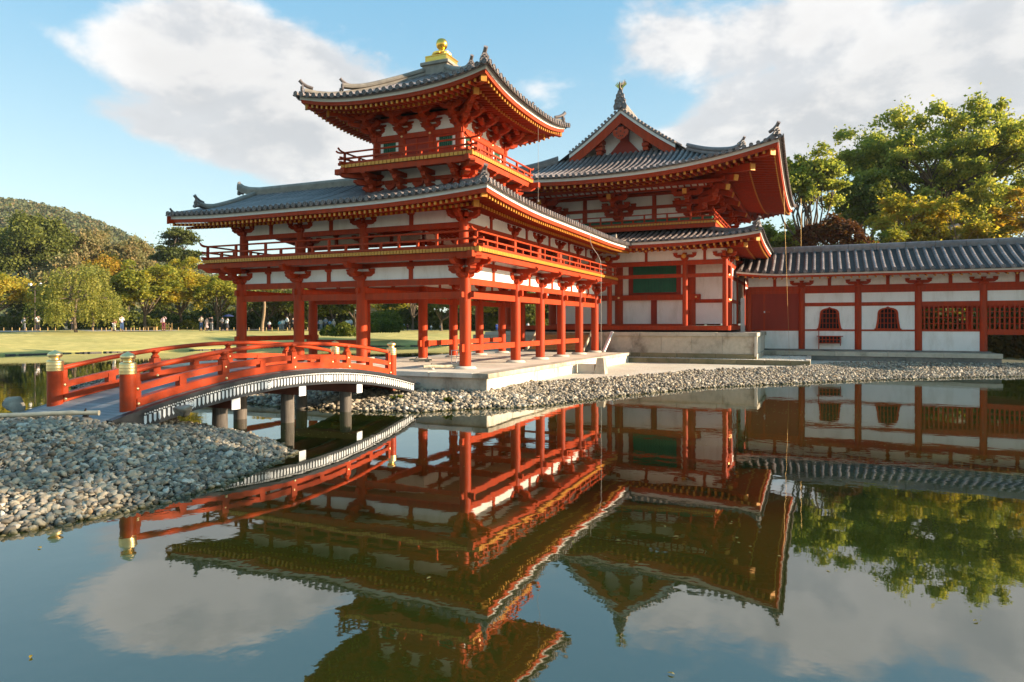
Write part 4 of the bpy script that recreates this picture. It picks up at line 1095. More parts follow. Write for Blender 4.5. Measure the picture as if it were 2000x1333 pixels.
def gold_disc(parent, p, n, r=.12):
    g_ = cached(('gdisc', r), lambda: (lambda g: (g.lathe([(r, -.12), (r, .01), (r * .85, .02), (.002, .022)], 14), g.mesh('gilded_cap', M['gild'], 40))[-1])(G()))
    o = link('gilded_cap', g_, parent, p); o.rotation_euler = Vector(n).to_track_quat('Z', 'Y').to_euler()
for x in mcx[1:3]: gold_disc(hall, (x, MY0 - .43, 5.68), (0, -1, 0))
gold_disc(hall, (MX + .30, MY0 - .30, 5.86), (1, -1, 0), .13); gold_disc(hall, (MX + .43, HY0, 5.68), (1, 0, 0))
# the wall behind the open aisle
def wall_x(name, mat, x0, x1, z0, z1, o0=-.05, o1=.03): return boxpart(name, hall, mat, x0, x1, HY0 - o1, HY0 - o0, z0, z1)
for x in (HX, 0.0, -HX): link('main_column', column_mesh(.235, 7.0, 20), hall, (x, HY0, ZD))
for y in (HY0 + 3.0, HCY + 2.17, HY1): link('main_column', column_mesh(.235, 7.0, 20), hall, (HX, y, ZD))
wall_x('nageshi_beam', 'red', -HX - .2, HX + .5, 3.53, 3.825, -.1, .28)
wall_x('nageshi_beam', 'red', -HX, HX + .2, 5.50, 5.75, -.1, .27)
wall_x('ground_beam', 'red', -HX, HX, 2.136, 2.24, -.1, .26)
wall_x('plaster_panel', 'plaster', .22, 1.815, 2.24, 3.53); wall_x('plaster_panel', 'plaster', 2.13, HX - .2, 2.24, 3.53)
wall_x('post', 'red_door', 1.815, 2.13, 2.24, 3.53, -.06, .10)
wall_x('plaster_strip', 'plaster', .22, .56, 3.825, 5.50); wall_x('plaster_strip', 'plaster', 3.43, HX - .2, 3.825, 5.50)
wall_x('window_frame', 'red_door', .56, .80, 3.825, 5.50, -.05, .09); wall_x('window_frame', 'red_door', 3.19, 3.43, 3.825, 5.50, -.05, .09)
wall_x('window_frame', 'red_door', .80, 3.19, 3.825, 3.955, -.05, .09)
win = wall_x('lattice_window', 'green', .80, 3.19, 3.955, 5.50, -.04, .005)
for i in range(29):
    x = .80 + 2.39 * (i + .5) / 29
    wall_x('lattice_bar', 'green', x - .022, x + .022, 3.955, 5.50, .0, .05)
wall_x('plaster_panel', 'plaster', -HX + .2, -.22, 2.24, 5.50); wall_x('upper_wall', 'plaster', -HX, HX, 5.75, 7.5, -.06, .02)
# bay between the main wall and the corner column
boxpart('plaster_panel', hall, 'plaster', HX + .20, MX - .10, HY0 - .03, HY0 + .05, 3.56, 5.25); boxpart('plaster_panel', hall, 'plaster', HX + .20, MX - .1, HY0 - .03, HY0 + .05, 2.24, 3.36)
boxpart('tie_beam', hall, 'red', HX + .1, MX, HY0 - .06, HY0 + .06, 3.36, 3.555); boxpart('plaster_panel', hall, 'plaster', HX + .20, MX - .1, HY0 - .03, HY0 + .05, 5.25, 5.9)
boxpart('plaster_panel', hall, 'plaster', MX - .04, MX + .04, HY0 + .12, MY1, 2.24, 5.245)
boxpart('tie_beam', hall, 'red', MX - .07, MX + .07, HY0 + .12, MY1, 3.36, 3.55); boxpart('post', hall, 'red', MX - .06, MX + .06, HY0 + 1.4, HY0 + 1.62, 2.15, 5.2)
g = G(); g.beam((HX + .55, HY0 - .3, 3.66), (HX + .02, HY0 - .3, 3.66), .05, .04); 
for x in (HX + .28, .0 + .05):
    g_ = cached('stud2', lambda: (lambda g: (g.lathe([(.06, -.01), (.055, .025), (.03, .045), (.002, .05)], 12), g.mesh('stud', M['brass'], 40))[-1])(G()))
    o = link('stud', g_, hall, (x, HY0 - .285, 3.68)); o.rotation_euler = (pi / 2, 0, 0)
for y, z in ((MY0 + .3, 3.45), (MY0 + .3, 4.7), (MY0 + .9, 3.45)):
    o = link('stud', g_, hall, (MX + .16, y, z)); o.rotation_euler = (0, pi / 2, 0)
tie(hall, (MX, MY0), (MX, HY0), (3.36, 3.555, .11))
# -------- lower (pent) roof
lroof = link('lower_roof', (lambda g: (g.box(-HX - .3, HX + .3, HY0 - .3, HY1 + .3, 6.45, 7.2), g.mesh('lower_roof', M['red_door'], 0))[-1])(G()), hall)
ll = lambda t: .30 * abs(2 * t - 1) ** 4.0
mc = [(-MX, MY0), (MX, MY0), (MX, MY1), (-MX, MY1)]
LS = [Side(mc[0], mc[1], (0, -1), 1, 1, ll, 6.235), Side(mc[1], mc[2], (1, 0), 1, 1, ll, 6.235)]
OLF = 1.80
strip_boards(lroof, 'white_fascia', 'fascia', LS, OLF, [(0, -.055), (0, .055), (-.09, .055), (-.09, -.055)])
strip_boards(lroof, 'eave_board', 'red', LS, OLF - .03, [(0, -.21), (0, -.056), (-.10, -.056), (-.10, -.21)])
strip_boards(lroof, 'tile_bed', 'tile', LS, OLF + .02, [(0, .056), (.05, .09), (-.2, .12), (-.2, .056)])
profL = lambda d: .17 * d + .036 * d * d
for k, sd in enumerate(LS):
    soffit(lroof, sd, OLF - .06, -.20, -.15, .06)
    rafters(lroof, sd, OLF - .14, -.27, .8, .09, .11, .10, .31, stuff=k == 1); rafters(lroof, sd, OLF - .80, -.30, 1.2, .09, .11, .18, .31, stuff=k == 1, fade=.6)
    roof_slope(lroof, sd, OLF + .14, 3.9, profL, .125, .30, .082, stuff=k == 1, seg=.34)
def surf(sd, oe, prof, z0, Dl):
    def P(a, d):
        t = sd.t_of(a, oe); q = sd.p0 + sd.e * a + sd.n * (oe - d)
        return Vector((q.x, q.y, sd.zw + z0 + prof(d) + sd.lift(t) * max(0.0, 1 - d / Dl) ** 1.6))
    return P
h1 = hip_path(surf(LS[0], OLF + .14, profL, .125, 3.9), LS[0].L + OLF + .14, .28, 3.6, curl=.14, cl=.3)
ridge(lroof, h1, .26, .20, 4, 'hip_ridge', 'tile'); ridge_end(lroof, h1[-1] + Vector((.02, -.02, -.05)), (1, -1), .85)
hip_rafter(lroof, (MX, MY0), (1, -1), OLF - .12, 6.535 - .29, 2.2, .2, .22); hip_rafter(lroof, (MX, MY0), (1, -1), OLF - .72, 6.23 - .20, 1.7, .2, .22)
# -------- balcony between the roofs
hbal = link('balcony', (lambda g: (g.box(-5.4, 5.4, HY0 - 1.42, HY1 + 1.42, 7.42, 7.49), g.mesh('balcony', M['board'], 0))[-1])(G()), hall)
bx, by = HX + 1.5, HY0 - 1.5
boxpart('edge_beam', hbal, 'red', -bx, bx - .05, by + .06, by + .24, 7.20, 7.415, .01); boxpart('edge_beam', hbal, 'red', bx - .24, bx - .06, by + .25, HY1, 7.20, 7.415, .01)
edge_plates(hbal, (-bx, by + .03, 0), (bx, by + .03, 0), 7.42, 7.53, step=.16); edge_plates(hbal, (bx - .03, by, 0), (bx - .03, HY1, 0), 7.42, 7.53, step=.16)
rail_run(hbal, [(-bx, by + .12), (bx - .12, by + .12), (bx - .12, HY1)], 7.52, (.06, .27, .50), 1.25, .08)
boxpart('green_lattice', hbal, 'green', -HX - 1.2, HX + 1.2, by + .26, by + .30, 7.50, 7.83); boxpart('green_lattice', hbal, 'green', bx - .31, bx - .27, by + .31, HY1, 7.50, 7.83)
boxpart('skirt_wall', hbal, 'red_door', -HX - .5, HX + .5, HY0 - .5, HY0 - .3, 7.0, 7.42)
# -------- upper wall
def uw(name, mat, x0, x1, z0, z1, o): return boxpart(name, hall, mat, x0, x1, HY0 - o, HY0 + .05, z0, z1)
for a, b in ((0, HX), (-HX, 0)):
    m_ = (a + b) / 2
    for z0_, z1_ in ((7.88, 8.545), (8.72, 9.27)):
        uw('plaster_panel', 'plaster', a + .1, m_ - .05, z0_, z1_, .03); uw('plaster_panel', 'plaster', m_ + .05, b - .1, z0_, z1_, .03)
    uw('strut', 'red', m_ - .13, m_ + .13, 7.80, 8.54, .09); uw('strut', 'red', m_ - .11, m_ + .11, 8.73, 9.26, .085)
uw('wall_beam', 'red', -HX - .6, HX + .6, 8.546, 8.715, .12); uw('wall_beam', 'red', -HX - .9, HX + .9, 9.27, 9.42, .13); uw('wall_beam', 'red', -HX - .3, HX + .3, 7.70, 7.87, .14)
boxpart('wall_beam', hall, 'red', HX - .05, HX + .12, HY0, HY1, 8.546, 8.715); boxpart('wall_beam', hall, 'red', HX - .05, HX + .13, HY0, HY1, 9.27, 9.42)
boxpart('plaster_panel', hall, 'plaster', HX - .05, HX + .03, HY0 + .1, HY1, 7.88, 9.27)
SPEC_HALL = [('blk', 0, 0, 0, .60, .24), ('arm', 'y', -.82, .82, 0, .19, .24, .22), ('arm', 'x', -.4, .80, 0, .191, .24, .22),
             ('blk', 0, .68, .43, .32, .13), ('blk', 0, -.68, .43, .32, .13), ('blk', .66, 0, .431, .33, .13),
             ('arm', 'y', -.75, .75, .66, .54, .22, .2), ('arm', 'y', -.98, .98, 0, .541, .22, .2), ('arm', 'x', -.4, 1.42, 0, .542, .24, .22),
             ('blk', .66, .62, .76, .30, .12), ('blk', .66, -.62, .76, .30, .12), ('blk', 0, .84, .762, .30, .12), ('blk', 0, -.84, .762, .30, .12), ('blk', 1.28, 0, .781, .33, .12),
             ('arm', 'y', -.8, .8, 1.28, .89, .22, .2), ('arm', 'x', -.4, 1.5, 0, .892, .22, .2), ('blk', 1.28, .66, 1.11, .30, .11), ('blk', 1.28, -.66, 1.11, .30, .11), ('blk', 1.28, 0, 1.112, .3, .11)]
ZB = 8.02
def tail_rafter(p, rot, o0, o1, z0, z1, w=.2, h=.24):
    g = G(); g.beam((o0, 0, z1), (o1, 0, z0), w, h); d = Vector((o1 - o0, 0, z0 - z1)).normalized()
    g.beam(Vector((o1, 0, z0)) - d * .04, Vector((o1, 0, z0)) + d * .02, w * 1.1, h * 1.1, 1)
    link('tail_rafter', g.mesh('tail_rafter', [M['red'], M['gild']], 0), hall, p, rot)
for x in (HX, 0.0, -HX):
    bracket(hall, (x, HY0, ZB + x * .0005), -pi / 2, SPEC_HALL); tail_rafter((x, HY0, ZB), -pi / 2, .2, 2.15, .98, 1.55)
for y in (HY0, HY0 + 3.0, HCY + 2.17, HY1):
    bracket(hall, (HX, y, ZB + .003), 0, SPEC_HALL); tail_rafter((HX, y, ZB), 0, .2, 2.15, .98, 1.55)
bracket(hall, (HX, HY0, ZB + .005), -pi / 4, [('blk', 0, 0, 0, .64, .24), ('arm', 'x', -.3, 1.15, 0, .193, .24, .24), ('blk', .96, 0, .433, .34, .13), ('arm', 'x', -.3, 2.0, 0, .543, .24, .24), ('blk', 1.82, 0, .783, .34, .12), ('arm', 'x', -.3, 2.2, 0, .893, .22, .24)])
tail_rafter((HX, HY0, ZB), -pi / 4, .2, 3.0, 1.02, 1.75, .22, .26); tail_rafter((HX, HY0, ZB), -pi / 4, .2, 3.62, 1.36, 2.1, .22, .26)
for o_, z_ in ((1.28, 9.255), (1.95, 9.36)):
    tie(hall, (-HX - o_, HY0 - o_), (HX + o_, HY0 - o_), (z_, z_ + .18, .18), .5, name='purlin'); tie(hall, (HX + o_, HY0 - o_), (HX + o_, HY1 + o_), (z_, z_ + .18, .18), .5, name='purlin')
# sloping white boards with ribs between the beams
g = G(); z0_, z1_ = 9.33, 9.53
g.add([(-HX - 1, HY0 - 1.30, z0_), (HX + 1, HY0 - 1.30, z0_), (HX + 1, HY0 - 1.93, z1_), (-HX - 1, HY0 - 1.93, z1_)], [(0, 1, 2, 3)])
link('shirin_panel', g.mesh('shirin_panel', M['plaster'], 0), hall)
for i in range(30):
    x = -HX - .9 + (2 * HX + 1.8) * i / 29
    g_ = cached('rib', lambda: (lambda g: (g.beam((0, .0, -.02), (0, -.66, .17), .075, .05), g.mesh('shirin_rib', M['red'], 0))[-1])(G()))
    link('shirin_rib', g_, hall, (x, HY0 - 1.29, z0_))
boxpart('dark_core', hall, 'dark', -HX + .2, HX - .2, HY0 + .2, HY1 - .2, 2.2, 9.4)
# -------- upper roof
OU = 4.60; EX = HX + OU
uroof = link('upper_roof', (lambda g: (g.box(-HX, HX, HY0 + .6, HY1 - .6, 9.6, 10.4), g.mesh('upper_roof', M['red_door'], 0))[-1])(G()), hall)
lu = lambda t: .95 * abs(2 * t - 1) ** 2.3
hc = [(-HX, HY0), (HX, HY0), (HX, HY1), (-HX, HY1)]
US = [Side(hc[0], hc[1], (0, -1), 1, 1, lu, 9.54), Side(hc[1], hc[2], (1, 0), 1, 1, lu, 9.54), Side(hc[3], hc[0], (-1, 0), 1, 1, lu, 9.54), Side(hc[2], hc[3], (0, 1), 1, 1, lu, 9.54)]
USV = [US[0], US[1], US[3]]
strip_boards(uroof, 'white_fascia', 'fascia', USV, OU, [(0, -.07), (0, .07), (-.12, .07), (-.30, -.07)], 44)
strip_boards(uroof, 'eave_board', 'red', USV, OU - .05, [(0, -.26), (0, -.071), (-.14, -.071), (-.14, -.26)], 44)
strip_boards(uroof, 'tile_bed', 'tile', USV, OU + .03, [(0, .071), (.06, .11), (-.2, .14), (-.2, .071)], 44)
OUE = OU + .20; DU = OUE + HX
profU = lambda d: .20 * d + .0375 * d * d
for k, sd in enumerate(US[:2]):
    soffit(uroof, sd, OU - .08, -.25, 1.2, .30, nt=44); soffit(uroof, sd, 1.3, .28, -.2, .75, 'inner_soffit', nt=20)
    rafters(uroof, sd, OU - .22, -.325, 1.45, .105, .13, .10, .325, stuff=k == 1); rafters(uroof, sd, OU - 1.45, -.27, 1.9, .12, .12, .20, .325, True, stuff=k == 1, fade=.75)
strip_boards(uroof, 'eave_board', 'red', US[:2], OU - 1.47, [(0, -.20), (0, -.08), (-.12, -.08), (-.12, -.20)], 30)
HGY = 18.75                                          # verge of the gable
DG = HGY - (HY0 - OUE)                               # depth of the front skirt slope
PU = roof_slope(uroof, US[0], OUE, DG + .5, profU, .15, .305, .086, nd=10, seg=.36, D_lift=5.5)
def side_prof(d): return profU(d)
def west_top(a):
    """side slopes run on up to the ridge behind the gable"""
    return DU
PWt = surf(US[1], OUE, profU, .15, 5.5)
PWl = surf(US[2], OUE, profU, .15, 5.5)
def side_slope(sd, P_, k):
    lo, hi = -OUE, sd.L + OUE; sp = .305; n = int((hi - lo) / sp); sp = (hi - lo) / n; g = G(); gt = G()
    def dtop(a):
        dy0 = a - lo if k == 1 else hi - a      # distance from the north corner
        y = HY0 - OUE + dy0
        if y < HGY: d = dy0
        else: d = DU
        far = (hi - a) if k == 1 else (a - lo)
        if far < OUE - .3: d = min(d, far)
        return max(.02, d)
    rows_ = []
    for j in range(n * 2 + 1):
        a = lo + sp * j / 2
        rows_.append([P_(a, dtop(a) * i / 14) for i in range(15)])
    for r0, r1 in zip(rows_[:-1], rows_[1:]):
        g.strip([r0, r1])
    link('pan_tiles', g.mesh('pan_tiles', M['pan'], 50), uroof)
    ang = atan2(sd.n.y, sd.n.x)
    for i in range(n):
        a = lo + sp * (i + .5); tp = dtop(a); pts = [P_(a, tp * q / 16) for q in range(17)]; vs = []; m = 6
        for p in pts:
            for j in range(m + 1): vs.append(p + sd.e * (.086 * cos(pi * j / m)) + Vector((0, 0, .086 * sin(pi * j / m) - .01)))
        gt.add(vs, [(x * 7 + j, (x + 1) * 7 + j, (x + 1) * 7 + j + 1, x * 7 + j + 1) for x in range(16) for j in range(6)])
        if k == 1: link('eave_tile', eave_tile_mesh(.108), uroof, pts[0] + sd.n * .012 + Vector((0, 0, .03)), ang)
    o = link('tile_rows', gt.mesh('tile_rows', M['tile'], 40), uroof); o['kind'] = 'stuff'
side_slope(US[1], PWt, 1); side_slope(US[2], PWl, 2)
def gable_z(x): return US[0].zw + .15 + profU(DU - abs(x))
ZR = gable_z(0)
# gable: recessed wall, barge boards, pendant
GX = 3.05
def verge_path(sgn, n=14, dz=0.0, y=HGY, x1=GX):
    return [Vector((sgn * x1 * i / n, y, gable_z(x1 * i / n) + dz)) for i in range(n + 1)]
for sgn in (1, -1):
    vp = verge_path(sgn)
    def bb(name, mat, ylo, yhi, zlo, zhi, pts):
        g = G(); rows = [[(p.x, ylo, p.z + zlo), (p.x, ylo, p.z + zhi), (p.x, yhi, p.z + zhi), (p.x, yhi, p.z + zlo), (p.x, ylo, p.z + zlo)] for p in pts]
        g.strip(rows if sgn < 0 else [r_[::-1] for r_ in rows]); g.add(rows[-1][:4], [(0, 1, 2, 3)]); link(name, g.mesh(name, M[mat], 30), uroof)
    bb('barge_board', 'red', HGY + .02, HGY + .12, -.74, -.19, vp)
    bb('white_fascia', 'fascia', HGY - .05, HGY + .10, -.19, -.02, vp)
    bb('tile_bed', 'tile', HGY - .08, HGY + .4, -.02, .06, vp)
    # verge tiles: short rolls lying across the verge
    for i in range(16):
        q = (i + .5) / 16; x = sgn * GX * 1.0 * q; z = gable_z(x) + .10
        g_ = cached('verge_tile', lambda: (lambda g: (g.tube([(0, -.16, 0), (0, .45, .0)], .085, 10), g.mesh('verge_tile', M['tile'], 40))[-1])(G()))
        link('verge_tile', g_, uroof, (x, HGY, z))
    # descending ridge along the verge, then the hip ridge out to the corner
    dp = [Vector((sgn * (.25 + (GX + .25 - .25) * i / 10), HGY + .62, gable_z(.25 + (GX) * i / 10) + .03)) for i in range(11)]
    ridge(uroof, dp, .30, .26, 4, 'descending_ridge', 'tile')
hh = hip_path(PU, US[0].L + OUE, .34, DG - .1, n=16, curl=.20, cl=.22)
hu = hip_path(PU, US[0].L + OUE, 1.9, DG - .1, n=14, curl=.18, cl=.2)
ridge(uroof, hh, .30, .22, 4, 'hip_ridge', 'tile'); ridge(uroof, [p + Vector((0, 0, .2)) for p in hu], .30, .20, 4, 'hip_ridge', 'tile')
ridge_end(uroof, hh[-1] + Vector((.03, -.03, -.06)), (1, -1), 1.05); ridge_end(uroof, hu[-1] + Vector((0, 0, .06)), (1, -1), .85)
hl_ = [Vector((-p.x, p.y, p.z)) for p in hh]; ridge(uroof, hl_[::-1], .30, .42, 5, 'hip_ridge', 'tile')
hip_rafter(uroof, (HX, HY0), (1, -1), OU - .26, 9.54 + .95 - .43, 3.4, .26, .30, .12); hip_rafter(uroof, (HX, HY1), (1, 1), OU - .26, 9.54 + .95 - .43, 3.4, .26, .30, .12); hip_rafter(uroof, (HX, HY0), (1, -1), OU - 1.20, 9.54 + .12, 2.6, .26, .34, .12)
wy = HGY + 1.0
g = G(); n = 16; xs_ = [-2.9 + 5.8 * i / n for i in range(n + 1)]
g.strip([[(x, wy, 11.7), (x, wy, max(11.75, gable_z(x) - .25))] for x in xs_]); link('gable_wall', g.mesh('gable_wall', M['plaster'], 0), uroof)
soffit(uroof, US[3], OU - .08, -.25, 1.2, .30, nt=30); soffit(uroof, US[3], 1.3, .28, -.2, .75, 'inner_soffit', nt=10)
rafters(uroof, US[3], OU - .22, -.325, 1.45, .105, .13, .10, .325, stuff=True)
roof_slope(uroof, US[3], OUE, DG + .5, profU, .15, .305, .10, nd=8, stuff=True, seg=.8, D_lift=5.5)
g = G(); g.strip([[(x, HGY + .1, gable_z(x) - .25), (x, wy, gable_z(x) - .25)] for x in xs_]); link('gable_soffit', g.mesh('gable_soffit', M['red_door'], 30), uroof)
boxpart('gable_beam', uroof, 'red', -2.8, 2.8, wy - .14, wy - .01, 11.78, 12.02)
g = G(); g.prism([(-.95, wy - .16, 12.0), (.95, wy - .16, 12.0), (.30, wy - .16, 12.72), (-.30, wy - .16, 12.72)], (0, .12, 0)); g.prism([(-.25, wy - .18, 12.7), (.25, wy - .18, 12.7), (.25, wy - .18, 13.9), (-.25, wy - .18, 13.9)], (0, .14, 0))
link('gable_strut', g.mesh('gable_strut', M['red_door'], 0), uroof)
for sgn in (1, -1):
    for k, z_ in enumerate((11.98, 12.22, 12.46, 12.70)):
        w_ = .16 + .05 * (k % 2)
        boxpart('gable_bracket', uroof, 'red', sgn * 1.35 - w_, sgn * 1.35 + w_, HGY + .25, wy, z_, z_ + .2, .02)
g = G()
pts = [(-.16, .34), (-.20, .16), (-.36, .22), (-.46, .08), (-.42, -.10), (-.30, -.20), (-.20, -.30), (-.08, -.34), (0, -.42), (.08, -.34), (.20, -.30), (.30, -.20), (.42, -.10), (.46, .08), (.36, .22), (.20, .16), (.16, .34)]
g.prism([(x, HGY - .02, 13.02 + z) for x, z in pts], (0, .10, 0))
for x, z in ((-.22, .0), (.22, .0), (0, -.16), (-.12, -.18), (.12, -.18), (0, .10)): g.box(x - .035, x + .035, HGY - .026, HGY - .021, 13.02 + z - .04, 13.02 + z + .04, 1)
link('gable_pendant', g.mesh('gable_pendant', [M['rail_red'], M['dark']], 0), uroof)
# main ridge
ridge(uroof, [Vector((0, HGY - .05, ZR + .10)), Vector((0, HGY + .5, ZR + .02)), Vector((0, HCY, ZR - .08)), Vector((0, 2 * HCY - HGY - .5, ZR)), Vector((0, 2 * HCY - HGY, ZR + .1))], .42, .60, 7, 'main_ridge', 'ridge_tile')
def big_oni():
    g = G()
    pts = [(-.42, -.15), (-.46, .05), (-.36, .22), (-.38, .40), (-.28, .50), (-.27, .72), (-.18, .78), (-.14, .95), (.14, .95), (.18, .78), (.27, .72), (.28, .50), (.38, .40), (.36, .22), (.46, .05), (.42, -.15)]
    g.prism([(x, 0, z) for x, z in pts], (0, .14, 0))
    for x, z, r in ((-.13, .55, .07), (.13, .55, .07), (0, .38, .10), (-.22, .2, .06), (.22, .2, .06), (0, .74, .06), (0, .14, .07), (-.3, .36, .05), (.3, .36, .05)):
        n0 = len(g.v); g.lathe([(r, -.01), (r * .9, .05), (r * .4, .08), (.002, .085)], 9)
        for i in range(n0, len(g.v)):
            vx = g.v[i]; g.v[i] = (x + vx[0], -vx[2], z + vx[1])
    g.tube([(0, .2, -.05), (0, -.12, -.02)], .11, 12)
    return g.mesh('ridge_end_tile', M['tile'], 30)
link('ridge_end_tile', big_oni(), uroof, (0, HGY - .16, ZR + .15), 0.0, (.84, 1, .95))
link('ridge_end_tile', bpy.data.meshes['ridge_end_tile'], uroof, (0, 2 * HCY - HGY + .16, ZR + .15), pi)
# gilded birds on the ridge
def bird(label, y, rot):
    t = thing('ridge_bird', label, 'roof ornament', (0, y, ZR + (.90 if rot == 0 else .45)), 'gilded birds on the hall ridge', None, rot)
    g = G(); g.tube([(0, -.22, .45), (0, -.10, .33), (0, .08, .32), (0, .24, .42)], [.06, .14, .15, .05], 10); g.tube([(0, -.2, .42), (0, -.27, .60), (0, -.26, .76), (0, -.32, .82)], [.085, .06, .06, .045], 8)
    g.tube([(0, -.32, .82), (0, -.42, .79)], [.03, .006], 6); g.tube([(0, -.25, .84), (0, -.20, .95)], [.02, .008], 5)
    link('body', g.mesh('bird_body', M['bronze'], 50), t)
    for s in (1, -1):
        g = G()
        for k in range(6):
            q = radians(38 + k * 13); r = .62 - .04 * abs(k - 2)
            base_ = Vector((s * .10, .0 + .02 * k, .42)); tip = base_ + Vector((s * cos(q) * r * .8, .10 + .05 * k, sin(q) * r))
            sd_ = Vector((s * sin(q), 0, -cos(q))) * .045
            g.prism([base_ - sd_, base_ + sd_, tip + sd_ * .7, tip + (tip - base_) * .12, tip - sd_ * .7], (0, .016, 0))
        link('wing', g.mesh('bird_wing', M['gold'], 0), t)
    g = G()
    for k in range(5):
        q = radians(50 + k * 12); x = (k - 2) * .05
        g.tube([(x, .2, .40), (x * 2.2, .2 + .30 * cos(q), .40 + .45 * sin(q)), (x * 3.2, .22 + .55 * cos(q), .40 + .75 * sin(q))], [.035, .045, .012], 6)
    link('tail', g.mesh('bird_tail', M['bronze'], 50), t)
    for s in (1, -1):
        g = G(); g.tube([(s * .06, 0, .28), (s * .06, -.02, 0)], .02, 6); link('leg', g.mesh('bird_leg', M['bronze'], 50), t)
    t.scale = (.72, .72, .72)
    return t
bird('gilded bird with raised wings on the near gable tip of the hall ridge', HGY + .0, 0)
bird('gilded bird at the far end of the hall ridge, only its top showing', 2 * HCY - HGY - .1, pi)

# ================================================================ tail corridor
tail = building('tail_corridor', 'single-storey red and white rear corridor with bell-shaped windows and grey tiled roof', 'building', (13, 22.5, .85))
TY = 21.45; TW = 3.5; TXs = [6.62, 9.37, 12.12, 14.88, 17.68, 20.44, 23.2, 25.96]; TXE = 27.4; ZT = .88
tb_ = link('stone_base', (lambda g: (g.box(6.0, 17.9, 20.75, 25.6, .0, .875), g.box(6.0, 18.02, 19.80, 20.75, -.2, .66), g.mesh('stone_base', M['dark_stone'], 0))[-1])(G()), tail)
base = tb_
cap_run((6.2, 19.70, 0), (18.14, 19.70, 0), 5, (0, 1, 0), .60, .81, 'cap_stone', 'stone', .95); cap_run((6.2, 19.76, 0), (18.10, 19.76, 0), 6, (0, 1, 0), .16, .598, 'wall_stone', 'dark_stone', .06)
boxpart('end_stone', tb_, 'stone', 18.0, 18.141, 20.68, 25.5, .3, .80)
for i, x in enumerate(TXs):
    z0_ = ZT if i < 5 else -.3
    for y in (TY, TY + TW): link('column', column_mesh(.17, 4.2 - z0_, 16), tail, (x, y, z0_))
